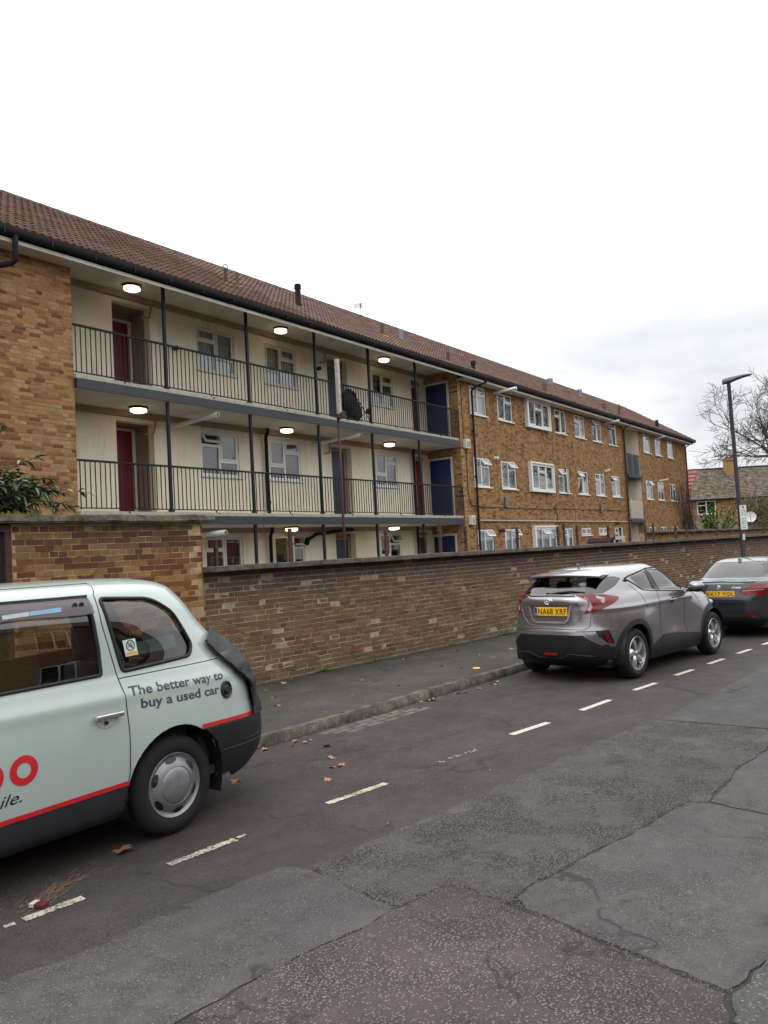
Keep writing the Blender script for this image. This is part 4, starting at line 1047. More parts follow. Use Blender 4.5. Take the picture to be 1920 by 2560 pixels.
MB().tube([(bx-.1, by-.15, bz+.85), (bx+.2, by-.15, bz+.62), (bx+.55, by-.15, bz+.25), (bx+.8, by-.15, bz-.0)], .014, 6).tube([(bx-.1, by+.15, bz+.85), (bx+.55, by+.15, bz+.25), (bx+.8, by+.15, bz)], .014, 6).tube([(bx-.1, by-.15, bz+.85), (bx-.28, by-.1, bz+.8), (bx-.3, by+.1, bz+.7), (bx-.1, by+.15, bz+.85)], .014, 6).tube([(bx+.1, by-.12, bz), (bx+.62, by-.12, bz+.42)], .012, 6).build('frame', M['iron'], pc)
for dx, dz in ((.08, .1), (.62, .36)):
    for dy in (-.17, .17):
        MB().lathe([(.055, -.02), (.085, -.02), (.09, 0), (.085, .02), (.055, .02), (.055, -.02)], 'y', (bx+dx, by+dy, bz+dz), 16).lathe([(0, 0), (.05, .0)], 'y', (bx+dx, by+dy, bz+dz), 16).build('wheel', M['pipe'], pc, smooth=True)
# ================================================================ vehicle toolkit
def catmull(P, sub):
    P = np.array(P, float); n = len(P); out = []
    for i in range(n-1):
        p0 = P[max(i-1, 0)]; p1 = P[i]; p2 = P[i+1]; p3 = P[min(i+2, n-1)]
        for j in range(sub):
            t = j/sub
            # monotone-limited tangents keep flat areas flat
            m1 = (p2-p0)/2; m2 = (p3-p1)/2
            d = p2-p1
            m1 = np.where(m1*d <= 0, 0, np.sign(d)*np.minimum(abs(m1), 2.2*abs(d)))
            m2 = np.where(m2*d <= 0, 0, np.sign(d)*np.minimum(abs(m2), 2.2*abs(d)))
            out.append((2*t**3-3*t**2+1)*p1+(t**3-2*t**2+t)*m1+(-2*t**3+3*t**2)*p2+(t**3-t**2)*m2)
    out.append(P[-1]); return np.array(out)
def quad_arc(a, W, n, k):
    t = np.linspace(0, math.pi/2, 900); c = np.cos(t)**(2/n); s = np.sin(t)**(2/n)
    x = a*c; y = W*s; d = np.hypot(np.diff(x), np.diff(y)); L = np.concatenate([[0], np.cumsum(d)])
    q = np.linspace(0, L[-1], k); return np.interp(q, L, x), np.interp(q, L, y)
class Body:
    def __init__(s, rows, xc, disp, sub=7, k=46):
        rows = catmull(rows, sub); V = []
        for (z, xa, xb, W, na, nb) in rows:
            x1, y1 = quad_arc(xb-xc, W, nb, k)       # +x end centre -> side
            x2, y2 = quad_arc(xc-xa, W, na, k)       # -x end
            loop = [(xc+a, b) for a, b in zip(x1, y1)]+[(xc-a, b) for a, b in zip(x2[::-1], y2[::-1])][1:]
            loop = loop+[(a, -b) for a, b in loop[::-1][1:-1]]
            V.append([disp(a, b, z) for a, b in loop])
        n = len(V[0]); s.bm = bmesh.new(); vs = [[s.bm.verts.new(p) for p in L] for L in V]
        for i in range(len(V)-1):
            for j in range(n):
                try: s.bm.faces.new((vs[i][j], vs[i][(j+1) % n], vs[i+1][(j+1) % n], vs[i+1][j]))
                except ValueError: pass
        s.bm.faces.new(vs[-1])
        bmesh.ops.remove_doubles(s.bm, verts=s.bm.verts[:], dist=1e-5)
        bmesh.ops.recalc_face_normals(s.bm, faces=s.bm.faces[:])
        s.bm.normal_update(); s.bvh = BVHTree.FromBMesh(s.bm)
    def py(s, x, z, side):
        h = s.bvh.ray_cast(Vector((x, side*4, z)), Vector((0, -side, 0)))
        if h[0] is None: h = s.bvh.find_nearest(Vector((x, side*.8, z)))
        return h[0], h[1]*(1 if h[1].y*side > 0 else -1)
    def px(s, y, z, side):
        h = s.bvh.ray_cast(Vector((side*8, y, z)), Vector((-side, 0, 0)))
        if h[0] is None: h = s.bvh.find_nearest(Vector((side*3, y, z)))
        return h[0], h[1]*(1 if h[1].x*side > 0 else -1)
    def pt(s, a, b, axis, side):
        if axis == 'z':
            h = s.bvh.ray_cast(Vector((a, b, 4)), Vector((0, 0, -1))); return h[0], h[1]
        return s.py(a, b, side) if axis == 'y' else s.px(a, b, side)
    def cut(s, poly, axis, side, off=0.0, lim=None, keep=False, wr=None):
        """slice the panel inside poly out of the shell; returns (verts, faces) or None"""
        A, B = {'y': (0, 2), 'x': (1, 2), 'z': (0, 1)}[axis]; D = {'y': 1, 'x': 0, 'z': 2}[axis]
        lim = lim if lim is not None else .15
        ok = lambda f: f.calc_center_median()[D]*side > lim and f.normal[D]*side > -.25
        n = len(poly)
        for i in range(n):
            a, b = poly[i], poly[(i+1) % n]
            lo = (min(a[0], b[0])-.01, min(a[1], b[1])-.01); hi = (max(a[0], b[0])+.01, max(a[1], b[1])+.01)
            sel = []
            for f in s.bm.faces:
                if not ok(f): continue
                xs = [v.co[A] for v in f.verts]; ys = [v.co[B] for v in f.verts]
                if max(xs) < lo[0] or min(xs) > hi[0] or max(ys) < lo[1] or min(ys) > hi[1]: continue
                sel.append(f)
            if not sel: continue
            no = Vector((0, 0, 0)); no[A] = b[1]-a[1]; no[B] = -(b[0]-a[0])
            if no.length < 1e-7: continue
            co = Vector((0, 0, 0)); co[A] = a[0]; co[B] = a[1]
            g = set(sel); e = {x for f in sel for x in f.edges}; v = {x for f in sel for x in f.verts}
            bmesh.ops.bisect_plane(s.bm, geom=list(g)+list(e)+list(v), plane_co=co, plane_no=no.normalized(), dist=1e-5)
        def inside(x, y):
            c = False
            for i in range(n):
                (x1, y1), (x2, y2) = poly[i], poly[i-1]
                if (y1 > y) != (y2 > y) and x < (x2-x1)*(y-y1)/(y2-y1)+x1: c = not c
            return c
        s.bm.normal_update()
        fs = []
        for f in s.bm.faces:
            c = f.calc_center_median()
            if ok(f) and inside(c[A], c[B]): fs.append(f)
        if not fs: return None
        idx = {}; vs = []; out = []
        for f in fs:
            r_ = []
            for v in f.verts:
                if v not in idx:
                    idx[v] = len(vs); p = v.co+v.normal*off
                    if wr: p = p+v.normal*wr(p)
                    vs.append(tuple(p))
                r_.append(idx[v])
            out.append(r_)
        if not keep: bmesh.ops.delete(s.bm, geom=fs, context='FACES')
        return vs, out
    def panel(s, poly, axis, side, name, mat, parent, off=0.0, lim=None, thick=.012, keep=False, wr=None, label=None):
        r_ = s.cut(poly, axis, side, off, lim, keep, wr)
        if not r_: print('EMPTY', name); return None
        vs, fs = r_; mb = MB().add(vs, fs)
        if thick:   # turn the edge inward so the panel has a visible thickness
            cnt = {}
            for f in fs:
                for i in range(len(f)):
                    e = (f[i], f[(i+1) % len(f)]); k = tuple(sorted(e)); cnt.setdefault(k, []).append(e)
            bm = bmesh.new(); bv = [bm.verts.new(v) for v in vs]
            for f in fs:
                try: bm.faces.new([bv[i] for i in f])
                except ValueError: pass
            bm.normal_update(); nv = [v.normal.copy() for v in bv]; bm.free()
            for k, es in cnt.items():
                if len(es) == 1:
                    a, b = es[0]; pa, pb = Vector(vs[a]), Vector(vs[b])
                    mb.add([pa, pb, pb-nv[b]*thick, pa-nv[a]*thick], [(1, 0, 3, 2)])
        o = mb.build(name, mat, parent, local=True, smooth=True, angle=50, label=label)
        return o
    def line(s, pts, axis, side, r=.004, name='shut_line', mat=None, parent=None, closed=False, off=0.0, step=.03, n=6):
        P = []; m = len(pts)
        for i in range(m if closed else m-1):
            a, b = Vector(pts[i]), Vector(pts[(i+1) % m]); k = max(1, int((b-a).length/step))
            for j in range(k): P.append(a.lerp(b, j/k))
        if not closed: P.append(Vector(pts[-1]))
        Q = []
        for p in P:
            h, nn = s.pt(p.x, p.y, axis, side); Q.append(h+nn*off)
        return MB().tube(Q, r, n, closed=closed).build(name, mat or M['rubber'], parent, local=True, smooth=True)
    def ribbon(s, pts, axis, side, w, name, mat, parent, off=.002, step=.03, th=0):
        """flat stripe of width w following pts on the surface"""
        P = []; m = len(pts)
        for a, b in zip(pts, pts[1:]):
            a, b = Vector(a), Vector(b); k = max(1, int((b-a).length/step))
            for j in range(k): P.append(a.lerp(b, j/k))
        P.append(Vector(pts[-1])); vs = []
        for i, p in enumerate(P):
            t = (P[min(i+1, len(P)-1)]-P[max(i-1, 0)]).normalized(); nn = Vector((-t.y, t.x))
            for sgn in (-1, 1):
                q = p+nn*w/2*sgn; h, nr = s.pt(q.x, q.y, axis, side); vs.append(h+nr*off)
        return MB().add(vs, [(2*i, 2*i+1, 2*i+3, 2*i+2) for i in range(len(P)-1)]).build(name, mat, parent, local=True, smooth=True)
    def finish(s, name, mat, parent, angle=45):
        s.bm.verts.index_update()
        me = bpy.data.meshes.new(name); s.bm.to_mesh(me); s.bm.free(); me.materials.append(mat)
        for p in me.polygons: p.use_smooth = True
        try: me.set_sharp_from_angle(angle=R(angle))
        except Exception: pass
        o = bpy.data.objects.new(name, me); o.parent = parent; COL.objects.link(o); FR[o] = FR[parent]; return o
def text_geo(txt, size=1, bold=0, shear=0, spacing=1):
    cu = bpy.data.curves.new('t', 'FONT'); cu.body = txt; cu.size = size; cu.offset = bold; cu.shear = shear; cu.space_character = spacing
    cu.resolution_u = 3
    ob = bpy.data.objects.new('t', cu); COL.objects.link(ob); bpy.context.view_layer.update()
    dg = bpy.context.evaluated_depsgraph_get(); me = ob.evaluated_get(dg).to_mesh()
    vs = [(v.co.x, v.co.y) for v in me.vertices]; fs = [tuple(p.vertices) for p in me.polygons]
    ob.evaluated_get(dg).to_mesh_clear(); bpy.data.objects.remove(ob); bpy.data.curves.remove(cu)
    x0 = min(v[0] for v in vs); x1 = max(v[0] for v in vs); y0 = min(v[1] for v in vs); y1 = max(v[1] for v in vs)
    return vs, fs, (x0, x1, y0, y1)
def rr_poly(pts, r=.03, k=4):
    """round the corners of a 2-D loop"""
    out = []; n = len(pts); P = [Vector(p) for p in pts]
    rs = r if isinstance(r, (list, tuple)) else [r]*n
    for i in range(n):
        a, b, c = P[i-1], P[i], P[(i+1) % n]; ri = min(rs[i], (a-b).length*.45, (c-b).length*.45)
        if ri < 1e-4: out.append(tuple(b)); continue
        s_ = b+(a-b).normalized()*ri; e = b+(c-b).normalized()*ri
        for j in range(k+1):
            t = j/k; out.append(tuple(s_*(1-t)**2+b*2*t*(1-t)+e*t*t))
    return out
def circ(cx, cz, r, a0=0, a1=360, k=40, rz=None):
    return [(cx+r*math.cos(R(a0+(a1-a0)*j/k)), cz+(rz or r)*math.sin(R(a0+(a1-a0)*j/k))) for j in range(k+(0 if a1-a0 >= 360 else 1))]
def carpaint(name, col, rough=.35, metal=0, flake=0, coat=1.0, dirt=.12, spec=.5, trim=True):
    k = NT(name); n = k.noise(2.2, 5, .65, vec=k.objc()); n2 = k.noise(60, 3, .6, vec=k.objc())
    sp = k.n('ShaderNodeSeparateXYZ'); k.L(k.objc(), sp.inputs[0])
    low = k.math('MULTIPLY', k.math('SUBTRACT', .75, sp.outputs[2], clamp=True), 1.3)
    d = k.math('MULTIPLY', k.math('MULTIPLY_ADD', low, .8, .25), k.ramp(n, [(.35, 0.0), (.7, 1.0)]))
    d = k.math('MULTIPLY', k.math('MULTIPLY', d, k.math('MULTIPLY_ADD', n2, .8, .5)), dirt*2.4, clamp=True)
    c = k.mix(d, col, (.13, .12, .105, 1))
    if flake:
        f = k.vor(900, out=1, vec=k.objc()); fc = k.n('ShaderNodeSeparateColor'); k.L(f, fc.inputs[0])
        c = k.mix(flake, c, k.ramp(fc.outputs[0], [(0, .55), (1, 1.35)]), 'MULTIPLY')
    rr = k.math('ADD', rough, k.math('MULTIPLY', d, .5))
    if not trim: return k.bsdf(c, rr, metal, None, coat, spec, coat_rough=.06)
    bf = k.n('ShaderNodeNewGeometry').outputs['Backfacing']
    c = k.mix(bf, c, S(44, 44, 48)); metal = k.math('MULTIPLY', k.math('SUBTRACT', 1.0, bf), metal)   # inner face of the shell is grey trim
    rr = k.math('MAXIMUM', rr, k.math('MULTIPLY', bf, .8))
    return k.bsdf(c, rr, metal, None, coat, spec, coat_rough=.06)
M['rubber'] = simple('black_rubber', S(14, 14, 15), .6, var=.2, scale=12)
M['tyre'] = simple('tyre_rubber', S(16, 16, 17), .85, var=.25, scale=14, bump=.25)
M['plastic_black'] = simple('black_bumper_plastic', S(17, 18, 21), .5, var=.2, scale=8, bump=.08, bscale=200)
M['cladding'] = simple('dark_cladding', S(33, 34, 39), .6, var=.15, scale=6, bump=.1, bscale=200)
M['rim_silver'] = simple('silver_wheel', S(166, 167, 170), .32, .75, var=.1, scale=14)
M['rim_alloy'] = simple('alloy_wheel', S(196, 198, 202), .28, .8, var=.06)
M['hub_grey'] = simple('painted_wheel_trim', S(132, 133, 136), .38, .45, var=.12, scale=10)
M['interior'] = simple('car_interior', S(52, 52, 56), .85, var=.2)
M['seat'] = simple('seat_fabric', S(58, 62, 70), .9, var=.2, bump=.2)
M['lamp_red'] = None
def lampm(name, col, rough=.12, bumpy=True, coat=.35):
    k = NT(name); sp = k.scaled(k.objc(), (1, 70, 70)); w_ = k.vor(1, vec=sp)
    c = k.mix(k.math('MULTIPLY', w_, .6), col, tuple(x*.25 for x in col[:3])+(1,))
    return k.bsdf(c, rough, 0, k.bump(w_, .25, .004) if bumpy else None, coat=coat, spec=.35)
M['lamp_red'] = lampm('red_lamp_lens', S(118, 4, 12), .2); M['lamp_clear'] = lampm('clear_lamp_lens', S(170, 165, 165))
M['plate_yellow'] = simple('yellow_plate', S(226, 176, 36), .4, var=.05)
M['plate_blue'] = simple('blue_plate_band', S(30, 60, 150), .4, var=.05)
M['print_black'] = simple('black_print', S(18, 18, 20), .4, var=.05)
M['text_navy'] = simple('navy_lettering', S(62, 66, 80), .4, var=.04)
M['red_vinyl'] = simple('red_vinyl', S(196, 34, 40), .3, var=.05, coat=.6)
def tyre(parent, x, y, r, w, rimr, side, mat='tyre', nm='wheel'):
    """y = outer face; side = -1 when the outer face looks towards -y"""
    s = side; c = (x, y, r); m = MB()
    f = lambda rr, d: (rr, -s*d)
    m.lathe([f(rimr, .012), f(rimr+.012, .0), f(rimr+(r-rimr)*.45, -.008), f(r-.035, .004), f(r-.012, .022), f(r-.003, .045), f(r, .06), f(r, w-.06), f(r-.012, w-.022), f(r-.05, w), f(rimr, w)], 'y', c, 56)
    o = m.build(nm, M[mat], parent, local=True, smooth=True, angle=60); return o
# ================================================================ pale green taxi
taxi = thing('taxi', 'pale mint green taxi with red stripe and black sheeting over its damaged tail', 'taxi', (3.8, 5.47, 0), R(-1.5))
trow = [(.24, -3.50, .78, .80, 4, 4.5), (.30, -3.62, .97, .845, 4, 4.8), (.45, -3.68, 1.11, .868, 4, 4.9), (.62, -3.70, 1.12, .880, 4, 4.8),
        (.80, -3.66, 1.06, .886, 4, 4.6), (.95, -3.58, 1.05, .880, 3.5, 4.4), (1.06, -3.2, 1.01, .864, 3, 4.2), (1.14, -2.55, .955, .846, 3.5, 4.1),
        (1.19, -2.30, .90, .832, 4, 4), (1.30, -2.15, .77, .816, 4, 4), (1.45, -1.98, .62, .80, 4, 3.9), (1.58, -1.82, .53, .783, 4, 3.7),
        (1.68, -1.66, .45, .755, 4, 3.5), (1.745, -1.50, .38, .715, 4, 3.4), (1.79, -1.32, .27, .635, 3.5, 3.2), (1.82, -1.10, .08, .48, 3, 3), (1.832, -.90, -.2, .28, 2.6, 2.6), (1.836, -.8, -.5, .08, 2.5, 2.5)]
def tdisp(x, y, z):
    s = 1 if y > 0 else -1; a = abs(y)
    g = math.exp(-((x-.0)/.42)**2)*math.exp(-((z-.62)/.28)**2)*.02
    g += math.exp(-((z-1.04)/.05)**2)*.012*(1 if x < .7 else 0)      # rolled shoulder
    if a > .5: a += g
    return (x, s*a, z)
tb = Body(trow, -1.2, tdisp)
M['paint_mint'] = carpaint('mint_paint', S(167, 181, 176), .3, coat=.8, dirt=.09)
for sd in (-1, 1):
    for cx in (.0, -2.886): tb.cut(circ(cx, .355, .412), 'y', sd)
    QW = rr_poly([(-.485, 1.70), (-.04, 1.67), (.146, 1.556), (.211, 1.443), (.275, 1.30), (.23, 1.225), (-.385, 1.20)], [.03, .10, .08, .08, .04, .05, .03])
    tb.panel(QW, 'y', sd, 'quarter_window', M['glass_car'], taxi, -.012, thick=0)
    tb.line(QW, 'y', sd, .014, 'window_seal', parent=taxi, closed=True)
    DW = rr_poly([(-1.72, 1.71), (-.585, 1.715), (-.565, 1.55), (-.55, 1.36), (-.55, 1.20), (-1.85, 1.18)], [.02, .02, .01, .01, .02, .02])
    tb.panel(DW, 'y', sd, 'door_window', M['glass_car'], taxi, -.012, thick=0)
    tb.line(DW, 'y', sd, .013, 'window_seal', parent=taxi, closed=True)
    FW = rr_poly([(-2.18, 1.25), (-1.93, 1.62), (-1.79, 1.69), (-1.92, 1.185), (-2.15, 1.19)], .025)
    tb.panel(FW, 'y', sd, 'door_window', M['glass_car'], taxi, -.012, thick=0)
    tb.panel([(-3.9, .452), (.0, .452), (.0, .2), (-3.9, .2)], 'y', sd, 'sill_panel', M['cladding'], taxi, .002)
    tb.panel([(.20, .70), (.235, .690), (1.3, .66), (1.3, .30), (.36, .33), (.39, .46), (.36, .58)], 'y', sd, 'bumper_end', M['plastic_black'], taxi, .036, thick=.03)
    for L_ in ([(-.455, 1.808), (-.517, 1.724), (-.505, 1.539), (-.449, 1.272), (-.427, 1.149), (-.403, 1.034), (-.39, .786), (-.392, .54), (-.425, .346)], [(-.428, 1.159), (.0, 1.163), (.53, 1.160)], [(-1.95, .34), (-1.93, 1.18)]):
        tb.line(L_, 'y', sd, .0035, parent=taxi, off=.0005)
    tb.line([(-2.2, 1.795), (-1.08, 1.803), (-.46, 1.804)], 'y', sd, .004, 'roof_gutter', parent=taxi)
tb.panel(rr_poly([(-.54, 1.30), (.54, 1.30), (.48, 1.62), (-.48, 1.62)], .06), 'x', 1, 'rear_window', M['glass_car'], taxi, -.01, lim=.1, thick=0)
tb.panel(rr_poly([(-.66, 1.2), (.66, 1.2), (.58, 1.66), (-.58, 1.66)], .06), 'x', -1, 'windscreen', M['glass_car'], taxi, -.01, lim=1.4, thick=0)
tb.panel([(-.86, .665), (.86, .665), (.86, .28), (-.86, .28)], 'x', 1, 'bumper', M['plastic_black'], taxi, .036, lim=.6, thick=.03)
tb.line([(-.80, .52), (.80, .52)], 'x', 1, .004, 'bumper_crease', parent=taxi, off=.037)
tb.line([(.42, .50), (.95, .48)], 'y', -1, .004, 'bumper_crease', M['cladding'], taxi, off=.036)
# black sheeting taped over the tail: tacked at one corner, pleated, sagging over the bumper
def wrk(p):
    d = max(0.0, min(1.0, ((p.x-.41)**2+(p.z-1.29)**2)**.5/.6))
    ang = math.atan2(p.z-1.31, p.x-.36)
    w_ = .008*abs(math.sin(ang*17+2.5*noise.noise(p*4)))*(1-.3*d)+.016*abs(noise.noise(Vector((p.x*6, p.y*3, p.z*6))))+.003*noise.noise(Vector((p.x*26, p.y*20, p.z*20)))
    return w_+.012*d
SHEET = [(.405, 1.30), (.415, 1.272), (.526, 1.150), (.62, 1.07), (.709, 1.005), (.79, .945), (.835, .88), (.842, .80), (.838, .70), (.82, .60), (.85, .50), (.84, .40), (1.5, .38), (1.5, 1.42), (.515, 1.345)]
M['sheeting'] = (lambda k: k.bsdf(S(22, 22, 25), k.math('MULTIPLY_ADD', k.noise(8, 4), .2, .38), 0, k.bump(k.noise(1, 4, .6, vec=k.scaled(k.objc(), (14, 14, 18)), dist=2.5), .45, .010), spec=.5))(NT('black_sheeting'))
tb.panel(SHEET, 'y', -1, 'black_sheeting', M['sheeting'], taxi, .042, lim=-.6, thick=.02, wr=wrk, keep=True)
# stripes
tb.ribbon([(-3.6, .440), (-1.27, .452), (-.40, .468)], 'y', -1, .030, 'red_stripe', M['red_vinyl'], taxi, .006)
tb.ribbon([(.232, .712), (.50, .702), (.86, .684)], 'y', -1, .028, 'red_stripe', M['red_vinyl'], taxi, .012)
# door handle; its recess is only an outline in darker, shaded mint
dh = MB().bbox(-.66, -.452, -.935, -.905, .925, .958, .010).bbox(-.64, -.60, -.91, -.87, .93, .95, .006).bbox(-.50, -.47, -.91, -.87, .93, .95, .006).build('door_handle', M['chrome'], taxi, local=True, smooth=True, angle=40)
RC_ = [(-.556+.085*math.cos(R(a)), .925+.062*math.sin(R(a))) for a in range(180, 361, 12)]
M['mint_shade'] = carpaint('mint_scoop_shade', S(140, 156, 150), .4, coat=.5, trim=False)
tb.line(RC_, 'y', -1, .0025, 'handle_scoop', M['mint_shade'], taxi, off=.001)
MB().cyl((-.565, -.885, .897), (-.565, -.90, .897), .012, 12).build('lock', M['print_black'], dh, local=True)
# fuel cap
h_, n_ = tb.py(.535, .925, -1); Tn = Matrix.Translation(h_) @ n_.to_track_quat('Z', 'Y').to_matrix().to_4x4()
MB().lathe([(.066, 0), (.066, .010), (.058, .014), (.048, .006), (.036, .006), (.030, .014), (.012, .018), (0, .018)], 'z', n=36, M=Tn).box(-.03, .03, -.007, .007, .012, .026, M=Tn @ Matrix.Rotation(.6, 4, 'Z')).build('fuel_cap', M['plastic_black'], taxi, local=True, smooth=True, angle=30)
# lettering laid on the panels
def letter(body, txt, x0, x1, z0, z1, axis, side, mat, par, hcap, bold=0, shear=0, name='lettering', off=.0022):
    """txt spans (x0,z0) -> (x1,z1) along its baseline; cap height hcap"""
    vs, fs, (a, b, c, d) = text_geo(txt, 1, bold, shear)
    cap = text_geo('T', 1)[2]; cap = cap[3]-cap[2]; out = []
    for u, v in vs:
        t = (u-a)/(b-a); p = x0+(x1-x0)*t; q = z0+(z1-z0)*t+v*hcap/cap
        h, n = body.pt(p, q, axis, side); out.append(h+n*off)
    return MB().add(out, fs).build(name, mat, par, local=True)
letter(tb, 'The better way to', -.372, .515, 1.036, 1.010, 'y', -1, M['text_navy'], taxi, .060, .020)
letter(tb, 'buy a used car', -.285, .452, .940, .912, 'y', -1, M['text_navy'], taxi, .062, .020)
letter(tb, 'mile.', -1.375, -1.142, .535, .548, 'y', -1, M['print_black'], taxi, .066, .0, .35)
def ring(cx, cz, ro, ri, side=-1):
    vs = []
    for j in range(48):
        t = 2*math.pi*j/48
        for r_ in (ro, (ro+ri)/2, ri):
            h, n = tb.py(cx+r_*math.cos(t), cz+r_*math.sin(t), side); vs.append(h+n*.0025)
    fs = []
    for j in range(48):
        k = (j+1) % 48
        fs += [(3*j, 3*k, 3*k+1, 3*j+1), (3*j+1, 3*k+1, 3*k+2, 3*j+2)]
    MB().add(vs, fs).build('lettering', M['red_vinyl'], taxi, local=True)
ring(-1.127, .728, .088, .045); ring(-1.338, .722, .088, .045)
# wind deflector over the door glass, with its stickers
k = NT('smoked_visor'); tr = k.n('ShaderNodeBsdfTransparent'); tr.inputs[0].default_value = (.5, .46, .5, 1)
pb = k.n('ShaderNodeBsdfPrincipled'); pb.inputs['Base Color'].default_value = S(112, 104, 112); pb.inputs['Roughness'].default_value = .15
mm_ = k.n('ShaderNodeMixShader'); mm_.inputs[0].default_value = .62; k.L(tr.outputs[0], mm_.inputs[1]); k.L(pb.outputs[0], mm_.inputs[2]); k.L(mm_.outputs[0], k.out.inputs[0]); M['visor'] = k.m
def strip_on(pts_top, pts_bot, offt, offb, name, mat, par, rows=4):
    vs = []; n = len(pts_top)
    for r_ in range(rows+1):
        t = r_/rows
        for (a, b), (c, d) in zip(pts_top, pts_bot):
            h, nn = tb.py(a+(c-a)*t, b+(d-b)*t, -1); vs.append(h+Vector((0, -1, 0))*(offt+(offb-offt)*min(1, t*2.5)))
    fs = [(r_*n+i, r_*n+i+1, (r_+1)*n+i+1, (r_+1)*n+i) for r_ in range(rows) for i in range(n-1)]
    return MB().add(vs, fs).build(name, mat, par, local=True, smooth=True)
tops = [(-1.95+i*.1145, 1.718) for i in range(13)]; bots = [(-1.95+i*.1155, 1.612+.006*math.sin(i)) for i in range(13)]
vz = strip_on(tops, bots, .008, .032, 'wind_deflector', M['visor'], taxi)
tb.line([(-1.72, 1.722), (-.575, 1.722)], 'y', -1, .008, 'deflector_trim', parent=taxi, off=.006)
strip_on([(-1.017, 1.660), (-.91, 1.664), (-.80, 1.668)], [(-1.017, 1.634), (-.91, 1.637), (-.80, 1.640)], .036, .036, 'sticker', simple('blue_sticker', S(120, 160, 190), .4), vz, 1)
strip_on([(-1.19, 1.652), (-1.1, 1.656), (-1.02, 1.660)], [(-1.19, 1.626), (-1.1, 1.630), (-1.02, 1.634)], .036, .036, 'sticker', simple('white_sticker', S(176, 186, 190), .4), vz, 1)
for cx, m_ in ((-.652, 'print_black'), (-.70, 'cladding')):
    h, n = tb.py(cx, 1.672, -1); MB().lathe([(.0, 0), (.016, 0), (.018, .002)], 'z', n=20, M=Matrix.Translation(h+Vector((0, -.036, 0))) @ Matrix.Rotation(R(90), 4, 'X')).build('sticker', M[m_], vz, local=True)
# no smoking notice and the reversed sign inside the quarter window
def quad_in(P, inset, name, mat, par):
    vs = []
    for x, z in P:
        h, n = tb.py(x, z, -1); vs.append(h+Vector((0, inset, 0)))
    return MB().add(vs, [tuple(range(len(P)))]).build(name, mat, par, local=True)
no = quad_in([(-.345, 1.292), (-.242, 1.296), (-.253, 1.408), (-.359, 1.404)], -.004, 'notice', simple('notice_white', S(196, 214, 208), .4), taxi)
quad_in([(-.342, 1.297), (-.246, 1.300), (-.248, 1.322), (-.344, 1.319)], -.0055, 'notice_band', simple('notice_ochre', S(206, 164, 92), .4), no)
def notice_mark():
    m = MB(); c = (-.299, 1.365)
    def P(x, z): h, n = tb.py(x, z, -1); return h+Vector((0, -.006, 0))
    m.tube([P(c[0]+.034*math.cos(t), c[1]+.034*math.sin(t)) for t in [j*math.pi/12 for j in range(24)]], .0028, 5, closed=True)
    m.tube([P(c[0]-.024, c[1]+.024), P(c[0]+.024, c[1]-.024)], .0028, 5)
    m.tube([P(c[0]-.022, c[1]-.004), P(c[0]+.020, c[1]-.002)], .003, 5)
    m.tube([P(c[0]+.008, c[1]+.004), P(c[0]+.004, c[1]+.014), P(c[0]+.014, c[1]+.018)], .002, 5)
    m.build('notice_symbol', simple('notice_brown', S(92, 66, 50), .5), no, local=True)
notice_mark()
quad_in([(-.225, 1.285), (.139, 1.298), (.143, 1.392), (-.232, 1.376)], .03, 'inside_sign', simple('inside_sign', S(58, 84, 86), .5), taxi)
# cabin
MB().box(-2.2, .55, -.78, .78, .32, .38).box(.32, .40, -.74, .74, .38, 1.16).box(-2.25, -2.0, -.74, .74, .38, 1.12).box(-1.72, -1.69, -.72, .72, .38, 1.0).build('cabin_floor', M['interior'], taxi, local=True)
for i in range(3):
    y = (-.48, 0, .48)[i]
    s_ = MB().bbox(.08, .26, y-.22, y+.22, .5, 1.14, .05).bbox(-.42, .14, y-.22, y+.22, .42, .60, .05).build('seat', M['seat'], taxi, local=True, smooth=True)
    if i != 1 or True: MB().bbox(.10, .21, y-.13, y+.13, 1.18, 1.42, .045).cyl((.15, y-.05, 1.1), (.15, y-.05, 1.2), .008).cyl((.15, y+.05, 1.1), (.15, y+.05, 1.2), .008).build('headrest', M['seat'], s_, local=True, smooth=True)
MB().bbox(-1.9, -1.4, -.62, -.1, .5, .68, .05).bbox(-1.5, -1.36, -.62, -.1, .6, 1.2, .05).bbox(-1.46, -1.38, -.48, -.24, 1.2, 1.42, .03).build('seat', M['seat'], taxi, local=True, smooth=True)
MB().box(-3.4, .42, -.70, .70, .20, .34).build('underbody_blocker', M['rubber'], taxi, local=True)  # underside box set low and black to deepen the shade beneath the taxi
